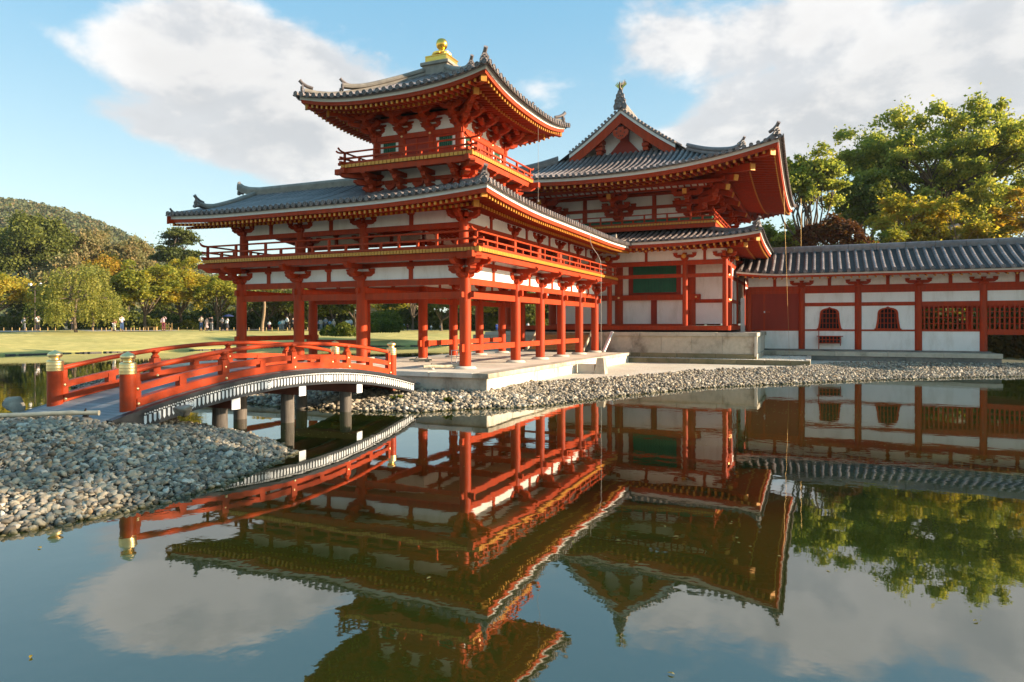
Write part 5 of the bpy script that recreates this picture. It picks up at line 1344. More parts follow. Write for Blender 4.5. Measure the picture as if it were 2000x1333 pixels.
for i, (a, b) in enumerate(zip(TXs[:-1], TXs[1:])):
    def tw(name, mat, x0_, x1_, z0, z1, th=.04, par=tail, off=0.0): return boxpart(name, par, mat, x0_, x1_, TY - th + off, TY + th + off, z0, z1)
    tw('tie_beam', 'red', a, b, 3.89, 4.02, .07); tw('tie_beam', 'red', a, b, 4.022, 4.30, .09)
    band(tail, (a, TY), (b, TY), 4.30, 4.80, sw=.12); tw('purlin', 'red', a, b, 4.80, 4.93, .08)
    bracket(tail, (b, TY, 4.20), -pi / 2, SPEC_SIMPLE, 1.05)
    boxpart('back_wall', tail, 'red_door', a, b, TY + TW - .04, TY + TW + .04, 3.2 if i > 2 else ZT, 4.9)
    if i in (1, 2): boxpart('shade_backing', tail, 'dark', a + .2, b - .2, TY + .5, TY + .54, 1.8, 3.3)  # added near-black sheet, stands in for the shade inside the bell-window bays
    boxpart('tie_beam', tail, 'red', a, b, TY + TW - .07, TY + TW + .07, 1.75, 1.95); boxpart('tie_beam', tail, 'red', a, b, TY + TW - .07, TY + TW + .07, 3.1, 3.3)
    ia, ib = a + .165, b - .165
    if i == 0:
        tw('plaster_panel', 'plaster', 7.25, ib, ZT, 1.86); tw('tie_beam', 'red', a, b, 1.86, 1.93, .06)
        tw('door', 'red_door', 6.47 + .3, 7.40, 1.93, 3.89, .05); tw('door', 'red_door', 7.50, ib, 1.93, 3.89, .045); tw('door_post', 'red', 7.40, 7.50, 1.93, 3.89, .075)
        tw('plaster_strip', 'plaster', 6.2, 6.42, ZT, 3.7); tw('door_latch', 'white_paint', 7.43, 7.50, 2.85, 2.95, .09); tw('door_latch', 'rail_red', 7.52, 7.75, 2.86, 2.94, .08)
        tw('side_board', 'dark', 6.55, 6.95, ZT, 1.86, .06); tw('side_board', 'cross_beam', 6.95, 7.25, ZT, 1.80, .065)
        continue
    tw('tie_beam', 'red', a, b, 3.19, 3.38, .075); tw('plaster_panel', 'plaster', ia, ib, 3.38, 3.89)
    if i in (1, 2):
        tw('tie_beam', 'red', a, b, 1.86, 1.95, .07); tw('plaster_panel', 'plaster', ia, ib, ZT, 1.86)
        cx = (a + b) / 2; half = .585
        # bell-shaped opening: outline from the sill up to the ogee point
        prof_ = [(.585, 1.95), (.555, 2.10), (.51, 2.35), (.485, 2.6), (.475, 2.8), (.44, 2.93), (.36, 3.01), (.24, 3.06), (.10, 3.09), (.0, 3.15)]
        def outline(k): return [(cx + x * k, z if k >= 1 else 1.95 + (z - 1.95) * (.93 if z > 2.5 else 1)) for x, z in prof_]
        out = [(cx + x, z) for x, z in prof_] + [(cx - x, z) for x, z in prof_[-2::-1]]
        g = G()
        # wall around the window as strips between outline and rectangle
        for s in (1, -1):
            ed = ib if s > 0 else ia
            for (x_0, z_0), (x_1, z_1) in zip(prof_[:-1], prof_[1:]):
                g.prism([(cx + s * x_0, TY - .04, z_0), (ed, TY - .04, z_0), (ed, TY - .04, z_1), (cx + s * x_1, TY - .04, z_1)], (0, .08, 0))
        g.box(ia, ib, TY - .04, TY + .04, 3.15, 3.19)
        link('plaster_panel', g.mesh('plaster_panel', M['plaster'], 0), tail)
        def inn(x, z): return (cx + x * .82, 1.95 + (z - 1.95) * .94)
        g = G()
        o_ = [(cx + x, z) for x, z in prof_]; oi = [inn(x, z) for x, z in prof_]
        for s in (1, -1):
            for k in range(len(prof_) - 1):
                q = [(2 * cx - p[0] if s < 0 else p[0], p[1]) for p in (o_[k], o_[k + 1], oi[k + 1], oi[k])]
                g.prism([(p[0], TY - .085, p[1]) for p in q], (0, .17, 0))
        wd = link('bell_window', g.mesh('bell_window', M['red'], 0), tail)
        boxpart('window_sill', wd, 'red', cx - .62, cx + .62, TY - .10, TY + .10, 1.945, 2.0)
        for k in range(-2, 3): boxpart('lattice_bar', wd, 'red', cx + k * .165 - .016, cx + k * .165 + .016, TY - .03, TY + .01, 1.99, 3.05 - .05 * abs(k))
        for z in (2.28, 2.55, 2.80): boxpart('lattice_bar', wd, 'red', cx - .43, cx + .43, TY - .02, TY + .005, z - .015, z + .015)
    else:
        tw('lattice_rail', 'red', ia, ib, 1.86, 1.96, .07); tw('lattice_rail', 'red', ia, ib, 3.13, 3.19, .06)
        if i == 3: tw('plaster_panel', 'plaster', ia, ib, ZT, 1.86)
        else: tw('floor_beam', 'red', a, b, 1.70, 1.859, .10); boxpart('floor_board', tail, 'board', a, b, TY + .1, TY + TW, 1.72, 1.80)
        for k in range(12):
            x = ia + (ib - ia) * (k + .5) / 12
            tw('lattice_bar', 'red', x - .036, x + .036, 1.96, 3.13, .03)
        for z in (2.25, 2.55, 2.85): tw('lattice_bar', 'red', ia, ib, z - .022, z + .022, .022, off=.02)
boxpart('floor_board', tail, 'board', 6.7, 17.6, TY + .1, TY + TW - .1, 1.72, 1.80)
# small box shelf with a grid under the first bell window
sh = thing('grid_shelf', 'small red rack with a square grid standing under the first bell-shaped window', 'rack', (10.75, TY - .28, ZT))
boxpart('top_board', sh, 'red', -.64, .64, -.12, .12, .68, .72); boxpart('bottom_board', sh, 'red', -.53, .53, -.10, .10, .32, .36)
for k in range(7): boxpart('grid_bar', sh, 'red', -.53 + k * 1.06 / 6 - .022, -.53 + k * 1.06 / 6 + .022, -.10, -.06, .36, .68)
boxpart('grid_bar', sh, 'red', -.53, .53, -.095, -.065, .50, .54); boxpart('back_board', sh, 'dark', -.5, .5, .05, .08, .36, .68)
boxpart('leg', sh, 'red', -.55, -.51, -.03, .03, 0, 1.02); boxpart('leg', sh, 'red', .50, .54, -.03, .03, .20, .36)
# roof
tr_ = link('roof', (lambda g: (g.box(6.3, 26, TY + .4, TY + TW - .4, 4.9, 5.6), g.mesh('roof', M['red_door'], 0))[-1])(G()), tail)
lt_ = lambda t: .20 * max(0, (.11 - t) / .11) ** 1.6
TSd = Side((6.1, TY), (TXE, TY), (0, -1), 0, 0, lt_, 4.845); TSb = Side((TXE, TY + TW), (6.1, TY + TW), (0, 1), 0, 0, lambda t: 0, 4.845)
profTl = lambda d: .33 * d + .03 * d * d
for k, sd in enumerate((TSd, TSb)):
    strip_boards(tr_, 'white_fascia', 'fascia', [sd], 1.45, [(0, -.045), (0, .045), (-.09, .045), (-.09, -.045)], 40)
    strip_boards(tr_, 'eave_board', 'red', [sd], 1.42, [(0, -.15), (0, -.046), (-.10, -.046), (-.10, -.15)], 40)
    strip_boards(tr_, 'tile_bed', 'tile', [sd], 1.47, [(0, .046), (.04, .07), (-.2, .09), (-.2, .046)], 40)
    soffit(tr_, sd, 1.4, -.14, -.15, .2); rafters(tr_, sd, 1.30, -.205, 1.5, .085, .10, .20, .37, True, stuff=k == 1)
    roof_slope(tr_, sd, 1.58, 1.58 + TW / 2, profTl, .105, .41, .094, stuff=k == 1, seg=.30)
zrt = 4.845 + .045 + profTl(1.58 + TW / 2)
xr = 6.2
while xr < TXE:
    ridge(tr_, [Vector((xr, TY + TW / 2, zrt - .04)), Vector((min(xr + 1.36, TXE), TY + TW / 2, zrt - .04))], .36, .38, 2, 'ridge', 'tile')
    xr += 1.38
# ================================================================ arched bridge
bri = building('arched_bridge', 'arched vermilion footbridge with brass-capped posts and black girder with white fringe', 'bridge', (-1.565, -7.1, .6))
BX0, BX1 = -2.53, -.60; BYC = -7.1
def gz(y): return 1.19 - .0262 * (y - BYC) ** 2      # top of the girder
def hz(y): return 1.785 - .0232 * (y - BYC) ** 2     # middle of the handrail
ys = [-11.75 + .1 * i for i in range(int((11.75 - 2.30) / .1) + 1)]
yr = [y for y in ys if -11.05 <= y <= -3.36]
def arch(name, mat, x, w, zf, h, yy, parent=bri, axis_top=True):
    """bar of height h whose bottom follows zf(y)"""
    g = G(); rows = [[(x - w / 2, y, zf(y)), (x + w / 2, y, zf(y)), (x + w / 2, y, zf(y) + h), (x - w / 2, y, zf(y) + h), (x - w / 2, y, zf(y))] for y in yy]
    g.strip(rows); g.add(rows[0][:4], [(0, 1, 2, 3)]); g.add(rows[-1][:4], [(3, 2, 1, 0)])
    return link(name, g.mesh(name, M[mat], 25), parent)
# deck planks
yy = -11.9; k = 0
while yy < -2.05:
    y2 = yy + .232
    g = G(); a, b = (-2.66, -.48)
    zf = lambda y: max(gz(y), .50) + .012 + (k % 3) * .0015
    g.add([(a, yy, zf(yy) - .05), (b, yy, zf(yy) - .05), (b, y2, zf(y2) - .05), (a, y2, zf(y2) - .05), (a, yy, zf(yy)), (b, yy, zf(yy)), (b, y2, zf(y2)), (a, y2, zf(y2))], [(0, 3, 2, 1), (4, 5, 6, 7), (0, 1, 5, 4), (1, 2, 6, 5), (2, 3, 7, 6), (3, 0, 4, 7)])
    link('plank', g.mesh('plank', M['deck'], 0), bri); yy += .238; k += 1
gys = [y for y in ys if y >= -11.7]
for x, s in ((-.46, 1), (-2.67, -1)):
    gd = arch('girder', 'black', x, .13, lambda y: gz(y) - .345, .345, gys)
    arch('girder_cap', 'black', x + s * .02, .20, lambda y: gz(y) - .062, .072, gys, gd)
    if s > 0:
        # white fringe: bar of beads and pointed tabs, set proud of the black face
        g = G(); xf = x + .066; y = -11.0
        k = 0
        while y < -2.42:
            zt = gz(y) - .128; w = .0245
            swirl = (k % 21 == 10)
            g.prism([(xf, y + .018 * cos(2 * pi * i / 8), zt + .026 + .015 * sin(2 * pi * i / 8) + .004) for i in range(8)], (.006, 0, 0))
            g.prism([(xf, y + .047 + .013 * cos(2 * pi * i / 8), zt + .026 + .015 * sin(2 * pi * i / 8) + .004) for i in range(8)], (.006, 0, 0))
            if not swirl:
                h = .165
                g.prism([(xf, y - w, zt - .004), (xf, y + w, zt - .004), (xf, y + w, zt - h + .04), (xf, y, zt - h), (xf, y - w, zt - h + .04)], (.006, 0, 0))
            y += .094; k += 1
        link('white_fringe', g.mesh('white_fringe', M['white_paint'], 0), gd)['kind'] = 'stuff'
        y = -11.0; k = 0
        while y < -2.42:
            if k % 21 == 10:
                g = G(); zc = gz(y) - .215
                for ph in range(3):
                    pts = []
                    for i in range(9):
                        q = ph * 2 * pi / 3 + i * .42; r = .012 + .0062 * i
                        pts.append((xf + .004, y + r * cos(q), zc + r * sin(q)))
                    g.tube(pts, [.004 + .0028 * min(i, 5) for i in range(9)][::-1], 5)
                g.tube([(xf + .004, y + .074 * cos(q), zc + .074 * sin(q)) for q in [2 * pi * i / 18 for i in range(19)]], .008, 5)
                link('swirl_crest', g.mesh('swirl_crest', M['white_paint'], 0), gd)
            y += .094; k += 1
# rails
for x in (BX1, BX0):
    s = 1 if x == BX1 else -1
    g = G(); g.tube([(x, y, hz(y)) for y in yr], .046, 12); link('handrail', g.mesh('handrail', M['rail_red'], 50), bri)
    arch('middle_rail', 'rail_red', x, .095, lambda y: hz(y) - .365 + .012 * abs(y - BYC) * 0, .115, yr)
    arch('bottom_rail', 'rail_red', x, .15, lambda y: gz(y) + .026, .140, yr)
    for i, y in enumerate((-11.03, -9.1, -7.15, -5.2, -3.38)):
        w = .085 if 0 < i < 4 else .07
        g = G(); z0 = gz(y) + .03; z1 = hz(y) - .03
        g.box(x - w * .8, x + w * .8, y - w, y + w, z0, z0 + (z1 - z0) * .74)
        c = z0 + (z1 - z0) * .74
        g.lathe([(.075, 0), (.09, .025), (.07, .06), (.05, .075), (.06, .10), (.10, .135), (.10, .17)], 10, (x, y, c)) if i in (1, 2, 3) else g.box(x - w * .7, x + w * .7, y - w * .8, y + w * .8, c, z1)
        link('rail_post', g.mesh('rail_post', M['rail_red'], 25), bri)
        for zz in (hz(y) - .31, gz(y) + .075):
            g_ = cached('bstud', lambda: (lambda g: (g.lathe([(.034, -.005), (.032, .012), (.018, .024), (.002, .028)], 12), g.mesh('stud', M['brass'], 50))[-1])(G()))
            for sd_ in (1, -1):
                o = link('stud', g_, bri, (x + sd_ * (.050 if zz > gz(y) + .2 else .076), y, zz)); o.rotation_euler = (0, sd_ * pi / 2, 0)
    for y in (-10.1, -8.1, -6.2, -4.25):
        g = G(); g.box(x - .06, x + .06, y - .075, y + .075, gz(y) + .15, hz(y) - .30); link('short_post', g.mesh('short_post', M['rail_red'], 0), bri)
    for y, zb_ in ((-11.17, .60), (-3.22, .55)):
        pz = 1.445
        g = G(); g.lathe([(.128, 0), (.128, pz - zb_)], 24, (x, y, zb_)); po = link('newel_post', g.mesh('newel_post', M['rail_red'], 50), bri)
        g_ = cached('giboshi', lambda: (lambda g: (g.lathe([(.136, -.06), (.137, -.005), (.138, 0), (.137, .006), (.1365, .045), (.138, .05), (.1365, .056), (.136, .10), (.137, .105), (.128, .125), (.10, .137), (.075, .145), (.070, .165), (.085, .178), (.112, .20), (.122, .225), (.115, .252), (.085, .278), (.045, .297), (.012, .312), (.002, .318)], 28), g.mesh('brass_cap', M['brass'], 50))[-1])(G()))
        link('brass_cap', g_, po, (x, y, pz))
# piles and cross-beams
for y in (-8.94, -7.0, -4.89):
    zb_ = gz(y) - .35
    boxpart('cross_beam', bri, 'cross_beam', -2.80, -.45, y - .10, y + .10, zb_ - .20, zb_ - .0, .01)
    for x, s in ((-.45, 1), (-2.80, -1)): boxpart('white_beam_end', bri, 'white_paint', x - .012 if s < 0 else x, x if s < 0 else x + .014, y - .11, y + .11, zb_ - .22, zb_ + .005)
    for x in (-.87, -2.30):
        r = .148
        g = G(); g.lathe([(r, -.5), (r * 1.02, .25), (r * .96, zb_ - .2)], 18, (x, y, 0)); link('pile', g.mesh('pile', M['pile'], 50), bri)
for x in (-1.1, -2.0): arch('deck_joist', 'cross_beam', x, .16, lambda y: gz(y) - .32, .26, gys)

# ================================================================ ground, water and stones
def poly_sd(px, py, poly):
    """signed distance to a polygon, positive inside (numpy)"""
    P = np.array(poly); Q = np.roll(P, -1, axis=0)
    d = np.full(px.shape, 1e9); ins = np.zeros(px.shape, bool)
    for (ax, ay), (bx_, by_) in zip(P, Q):
        ex, ey = bx_ - ax, by_ - ay
        t = np.clip(((px - ax) * ex + (py - ay) * ey) / (ex * ex + ey * ey), 0, 1)
        d = np.minimum(d, np.hypot(px - ax - t * ex, py - ay - t * ey))
        c = ((ay > py) != (by_ > py)) & (px < (bx_ - ax) * (py - ay) / (by_ - ay + 1e-12) + ax)
        ins ^= c
    return np.where(ins, d, -d)
def sstep(x): x = np.clip(x, 0, 1); return x * x * (3 - 2 * x)
g = G(); g.add([(-140, -70, 0), (80, -70, 0), (80, 110, 0), (-140, 110, 0)], [(0, 1, 2, 3)])
struct('pond_water', g.mesh('pond_water', M['water'], 0))
g = G(); g.add([(-140, -70, -1.6), (80, -70, -1.6), (80, 110, -1.6), (-140, 110, -1.6)], [(0, 1, 2, 3)])
struct('pond_bed', g.mesh('pond_bed', M['soil'], 0))
ISL = [(1.55, -16.2), (2.05, -14.9), (2.38, -14.36), (2.5, -13.64), (2.6, -13.08), (2.56, -12.21), (2.10, -10.78), (1.785, -9.95), (.96, -9.38), (-.46, -8.75), (-1.6, -8.5), (-3.0, -8.9), (-4.7, -9.9), (-7, -11), (-11, -12.5), (-12, -18), (-4, -20), (0, -18.6)]
def isl_h(x, y):
    d = poly_sd(np.asarray(x, float), np.asarray(y, float), ISL)
    h = .66 * np.clip(d / 3.1, 0, 1) ** .82
    return np.where(d > 0, h, d * .35)
nx, ny = 90, 80
gx, gy = np.meshgrid(np.linspace(-12.5, 3.8, nx), np.linspace(-20, -7.6, ny))
hz_ = isl_h(gx, gy)
vs = np.stack([gx, gy, hz_], -1).reshape(-1, 3)
idx = np.arange(nx * ny).reshape(ny, nx)
fs = np.stack([idx[:-1, :-1], idx[:-1, 1:], idx[1:, 1:], idx[1:, :-1]], -1).reshape(-1, 4)
island = struct('pebble_island', join_numpy('pebble_island', vs, fs, M['soil']))
# sandy path on the island, a sheet just above it
CREST = [(.10, -11.05), (-.35, -11.35), (-1.3, -11.98), (-2.1, -12.42), (-5, -13.6), (-11, -15), (-11, -12.6), (-6.4, -11.3), (-4.3, -10.6), (-2.75, -10.9), (-.45, -10.9)]
sd_ = poly_sd(gx, gy, CREST)
ng = 70
px_, py_ = np.meshgrid(np.linspace(-11, .2, 110), np.linspace(-15, -10.5, 60))
pz_ = isl_h(px_, py_) + .045 + .01 * np.sin(px_ * 5) * np.sin(py_ * 6); keep = poly_sd(px_, py_, CREST) > -.02
pz_ = np.minimum(pz_, .69)
ix = np.arange(px_.size).reshape(px_.shape)
q = np.stack([ix[:-1, :-1], ix[:-1, 1:], ix[1:, 1:], ix[1:, :-1]], -1).reshape(-1, 4)
kk = keep.ravel(); q = q[kk[q].all(1)]
struct('sand_path', join_numpy('sand_path', np.stack([px_, py_, pz_], -1).reshape(-1, 3), q, M['sand']))

# ---- stones
def ico(sub):
    import bmesh
    bm = bmesh.new(); bmesh.ops.create_icosphere(bm, subdivisions=sub, radius=1.0)
    v = np.array([x.co[:] for x in bm.verts]); f = np.array([[l.index for l in p.verts] for p in bm.faces]); bm.free()
    return v, f
ICO2 = ico(2)
def stone_variants(n=10, seed=3, src=None):
    r = np.random.default_rng(seed); out = []
    v0, f0 = src or ICO2
    for i in range(n):
        v = v0.copy()
        e = 2.0 + r.uniform(0, 1.6)
        l = (np.abs(v) ** e).sum(1) ** (1 / e); v = v / l[:, None]
        for _ in range(7):
            d = r.normal(size=3); d /= np.linalg.norm(d); c = r.uniform(.42, .88)
            s = v @ d; v -= np.clip(s - c, 0, None)[:, None] * d * r.uniform(.5, .95)
        v *= (1 + .05 * r.normal(size=(len(v), 1)))
        v *= np.array([1.0, r.uniform(.65, .95), r.uniform(.42, .72)])
        out.append(v)
    return out, f0
SV, SF = stone_variants(14)
SV1, SF1 = stone_variants(14, 4, ico(1))
STONE_ME = []
for v in SV:
    STONE_ME.append(join_numpy('stone', v, SF, M['pebble']))
def rand_rot(n, tilt=.45):
    a = rng.uniform(0, 2 * pi, n); b = rng.normal(0, tilt, n); c = rng.normal(0, tilt, n)
    ca, sa, cb, sb, cc, sc_ = np.cos(a), np.sin(a), np.cos(b), np.sin(b), np.cos(c), np.sin(c)
    Rz = np.zeros((n, 3, 3)); Rz[:, 0, 0] = ca; Rz[:, 0, 1] = -sa; Rz[:, 1, 0] = sa; Rz[:, 1, 1] = ca; Rz[:, 2, 2] = 1
    Ry = np.zeros((n, 3, 3)); Ry[:, 0, 0] = cb; Ry[:, 0, 2] = sb; Ry[:, 2, 0] = -sb; Ry[:, 2, 2] = cb; Ry[:, 1, 1] = 1
    Rx = np.zeros((n, 3, 3)); Rx[:, 0, 0] = 1; Rx[:, 1, 1] = cc; Rx[:, 1, 2] = -sc_; Rx[:, 2, 1] = sc_; Rx[:, 2, 2] = cc
    return Rz @ Ry @ Rx, np.stack([c, b, a], 1)
CP = np.array(CAM_POS)
def scatter_stones(parent, pos, size, n_single, name_rest, mats=None, lod=None):
    """the stones that show largest become single objects, the rest one joined part"""
    n = len(pos); dist = np.linalg.norm(pos - CP, axis=1); app = size / dist
    rel = pos - CP; Z = rel @ np.array(FWD); X = rel @ np.array(RGT)
    vis = (np.abs(X / Z) < 1000 / 1344.4) & (Z > 0)
    order = np.argsort(-(app * vis)); R, E = rand_rot(n)
    for i in order[:n_single]:
        o = link('stone', STONE_ME[int(rng.integers(len(STONE_ME)))], parent, tuple(pos[i])); o.rotation_euler = Matrix(R[i].tolist()).to_euler(); s = float(size[i]); o.scale = (s, s, s)
    rest = order[n_single:]
    var = rng.integers(0, len(SV), len(rest))
    big = app[rest] > np.quantile(app[rest], .68)
    VV, FF, off = [], [], 0
    for m_, vset, fset in ((big, SV, SF), (~big, SV1, SF1)):
        r_ = rest[m_]; V = np.stack(vset)[var[m_]]; k = V.shape[1]
        W_ = np.einsum('nij,nkj->nki', R[r_], V) * size[r_][:, None, None] + pos[r_][:, None, :]
        VV.append(W_.reshape(-1, 3)); FF.append((fset[None] + (np.arange(len(r_)) * k)[:, None, None]).reshape(-1, 3) + off); off += len(VV[-1])
    o = link(name_rest, join_numpy(name_rest, np.concatenate(VV), np.concatenate(FF), M['pebbles']), parent); o['kind'] = 'stuff'
def sizes(n, lo, hi, p=2.0): return lo + (hi - lo) * rng.random(n) ** p
# island stones
n = 80000
x = rng.uniform(-6.5, 3.1, n); y = rng.uniform(-18.2, -8.2, n)
d = poly_sd(x, y, ISL); c = poly_sd(x, y, CREST)
ok = (d > -.16) & (c < .10) & ((d < 4.2))
x, y, d = x[ok], y[ok], d[ok]; sz = sizes(len(x), .014, .070, 2.4)
z = isl_h(x, y) + sz * .22 + rng.uniform(-.01, .035, len(x)); z = np.where(d < 0, np.maximum(z, -.06 + sz * .1), z)
scatter_stones(island, np.stack([x, y, z], 1), sz, 300, 'small_stones')
# shore stones
LOW = np.array([(-14, -3.4), (-8, -4.1), (-4, -4.6), (-1.56, -4.74), (-.63, -4.68), (.74, -4.4), (1.5, -3.6), (2.09, -2.76), (2.7, -2.48), (3.6, -.92), (4.44, 1.4), (5.56, 3.65), (6.88, 6.07), (8.5, 7.7), (10.2, 9.67), (13.06, 12.5), (16.1, 15.07), (18.25, 16.6), (26, 20.5)])
UPP = np.array([(-14, -1.75), (-8, -1.75), (-4, -1.75), (-1.56, -1.75), (-.63, -1.75), (.74, -1.75), (1.55, -1.75), (1.64, -1.5), (1.66, -.4), (1.75, 1.2), (2.7, 2.7), (4.0, 5.2), (5.5, 8.7), (7.3, 11.1), (9.3, 13.4), (11.0, 17.6), (14, 19.72), (18.2, 20.2), (26, 25)])
UZ = np.array([.30] * 7 + [.31, .33] + [.355] * 10)
def band_pt(s, t):
    """s along the shore, t 0 = water line, 1 = upper edge"""
    i = np.clip(s.astype(int), 0, len(LOW) - 2); f = (s - i)[:, None]
    lo = LOW[i] * (1 - f) + LOW[i + 1] * f; up = UPP[i] * (1 - f) + UPP[i + 1] * f
    uz = UZ[i] * (1 - f[:, 0]) + UZ[i + 1] * f[:, 0]
    p = lo + (up - lo) * t[:, None]
    return np.stack([p[:, 0], p[:, 1], np.where(t > 0, uz * np.abs(t) ** .8, t * .8)], 1)
ns, nt = (len(LOW) - 1) * 6 + 1, 9
S, T = np.meshgrid(np.linspace(0, len(LOW) - 1 - 1e-6, ns), np.linspace(-.35, 1.0, nt), indexing='ij')
vs = band_pt(S.ravel(), T.ravel()) - np.array([0, 0, .02]); ix = np.arange(ns * nt).reshape(ns, nt)
fs = np.stack([ix[:-1, :-1], ix[1:, :-1], ix[1:, 1:], ix[:-1, 1:]], -1).reshape(-1, 4)
shore = struct('pebble_shore', join_numpy('pebble_shore', vs, fs, M['soil']))
i = np.arange(len(LOW) - 1)
area = (np.hypot(*(LOW[1:] - LOW[:-1]).T) + np.hypot(*(UPP[1:] - UPP[:-1]).T)) / 2 * (np.hypot(*(LOW[:-1] - UPP[:-1]).T) + np.hypot(*(LOW[1:] - UPP[1:]).T)) / 2
nn = np.maximum(10, (area * 235).astype(int)); nn[:2] = nn[:2] // 3; nn[-1] //= 2
s = np.concatenate([k + rng.random(m) for k, m in zip(i, nn)]); t = rng.uniform(-.08, 1.0, len(s))
p = band_pt(s, t); sz = sizes(len(s), .022, .078, 2.3); sz = np.where(p[:, 1] < -1, sz * 1.25, sz)
p[:, 2] += sz * .22 + rng.uniform(-.01, .03, len(s))
scatter_stones(shore, p, sz, 300, 'small_stones')
# gravel court between the shore and the buildings
edge = [tuple(q) for q in UPP[7:18]]
edge = [(x_ - .12, y_) for x_, y_ in edge]
g = G(); pts = [(x_, y_, .345) for x_, y_ in edge] + [(18, 21.5, .345), (.8, 21.5, .345), (.8, -1.4, .345)]
g.add(pts, [tuple(range(len(pts)))]); struct('gravel_court', g.mesh('gravel_court', M['gravel'], 0))
n = 5200; x = rng.uniform(1.7, 12.5, n); y = rng.uniform(0, 19.5, n)
cp_ = [(q[0], q[1]) for q in pts]; ok = (poly_sd(x, y, cp_) > .02) & (rng.random(n) < .55)
x, y = x[ok], y[ok]; sz = rng.uniform(.006, .018, len(x))
def pebble_stuff(name, P3, sz, parent=None, mat='pebbles'):
    v0, f0 = ico(1); R, _ = rand_rot(len(P3)); V = np.einsum('nij,kj->nki', R, v0 * np.array([1, .8, .6])) * sz[:, None, None] + P3[:, None]
    o = link(name, join_numpy(name, V.reshape(-1, 3), (f0[None] + (np.arange(len(P3)) * len(v0))[:, None, None]).reshape(-1, 3), M[mat]), parent); o['kind'] = 'stuff'; return o
pebble_stuff('loose_gravel', np.stack([x, y, np.full(len(x), .347)], 1), sz, None, 'white_gravel')
# raised gravel ledge in front of the hall
led = building('gravel_ledge', 'low ledge of mossy kerb stones filled with white gravel in front of the hall base', 'ledge', (5.5, 14.6, .34))
xk = 1.35; widths = [1.2, 1.05, .95, 1.15, 1.0, 1.25, 1.1, .82]
for w in widths:
    boxpart('kerb_stone', led, 'moss_stone', xk + .004, min(xk + w, 9.87) - .004, 14.20, 14.42, .20, .575 + rng.uniform(-.004, .004), .015); xk += w
boxpart('kerb_stone', led, 'pave', 9.66, 9.865, 14.43, 19.6, .20, .60, .012)
link('gravel_fill', (lambda g: (g.box(1.35, 9.655, 14.425, 19.6, .2, .56), g.mesh('gravel_fill', M['gravel'], 0))[-1])(G()), led)
n = 4200; x = rng.uniform(1.4, 9.64, n); y = 14.43 + 5.1 * rng.random(n) ** 1.7; ok = (y < 14.98) | (x > 7.6); x, y = x[ok], y[ok]
pebble_stuff('white_gravel', np.stack([x, y, np.full(len(x), .565)], 1), rng.uniform(.018, .04, len(x)), led, 'white_gravel')
# steps from the corridor up to the hall
st = building('wooden_steps', 'orange wooden steps with pale handrail boards between corridor and hall base', 'steps', (-1.9, 14.5, ZP))
for k in range(5): boxpart('tread', st, 'wood', -3.4, -.55, 13.55 + k * .28, 13.86 + k * .28, ZP + .17 * k + .10, ZP + .17 * k + .16); 
for k in range(5): boxpart('riser', st, 'wood', -3.4, -.55, 13.83 + k * .28, 13.86 + k * .28, ZP + .17 * k + .16, ZP + .17 * (k + 1) + .10)
for x in (-.45, -3.5):
    g = G(); g.beam((x, 13.4, ZP + .10), (x, 14.95, ZP + 1.15), .06, .16); link('string_board', g.mesh('string_board', M['bamboo'], 0), st)
g = G(); g.beam((.42, 13.95, ZP + .02), (.60, 14.88, ZP + 1.0), .12, .10); link('string_board', g.mesh('string_board', M['plaster'], 0), st)
boxpart('landing', st, 'stone', -3.6, .115, 14.95, 15.6, ZP, 1.80)

# ---- props on and near the stone base
bol = thing('cable_anchor', 'tapered stone block holding a pale cable at the edge of the gravel', 'bollard', (2.62, 6.1, .34))
g = G(); g.add([(-.21, -.21, 0), (.21, -.21, 0), (.21, .21, 0), (-.21, .21, 0), (-.13, -.13, .60), (.13, -.13, .60), (.13, .13, .60), (-.13, .13, .60)], [(4, 5, 6, 7), (0, 1, 5, 4), (1, 2, 6, 5), (2, 3, 7, 6), (3, 0, 4, 7)])
link('block', g.mesh('block', M['stone'], 0), bol); boxpart('kerb', bol, 'pave', -.9, -.23, -.12, .12, .0, .36)
g = G(); g.tube([(0, 0, .58), (0, 0, 4.0), (-.02, -.02, 4.3), (-.12, -.08, 4.55), (-.27, -.2, 4.78), (-.33, -.3, 5.0), (-.33, -.33, 5.45)], .009, 6)
link('cable', g.mesh('cable', M['cable'], 40), bol)
def wire(name, label, p, q, r=.012, mat='copper'):
    t = thing(name, label, 'cable', p); g = G(); d = Vector(q) - Vector(p); g.tube([(0, 0, 0), d * .5, d], r, 5); link('wire', g.mesh('wire', M[mat], 40), t); g2 = G(); g2.box(-.022, .022, -.022, .022, -.02, .05); link('clamp', g2.mesh('clamp', M['metal'], 0), t); return t
wire('lightning_wire', 'thin copper wire hanging from the hall roof corner to the ledge', (8.86, 18.2, .60), (8.62, 17.6, 8.9), .0055)
wire('lightning_wire', 'short wire rising behind the tail corridor roof beside the thin tree', (9.3, 23.3, 6.6), (9.3, 23.3, 9.4), .006)
wire('lightning_wire', 'thin pale wire from the turret eave down to the lower roof', (1.28, 3.0, 6.5), (1.28, 3.0, 9.42), .005, 'cable')
fr = thing('metal_frame', 'small open steel tube frame standing beside the corner column', 'frame', (-.62, .55, ZP))
for x, y in ((-.18, 0), (.18, 0), (-.18, .35), (.18, .35)):
    g = G(); g.tube([(x, y, 0), (x, y, .55)], .014, 6); link('leg', g.mesh('leg', M['metal'], 40), fr)
for z in (.12, .34, .54):
    g = G(); g.tube([(-.18, 0, z), (.18, 0, z)], .012, 6); g.tube([(-.18, .35, z), (.18, .35, z)], .012, 6); link('crossbar', g.mesh('crossbar', M['metal'], 40), fr)
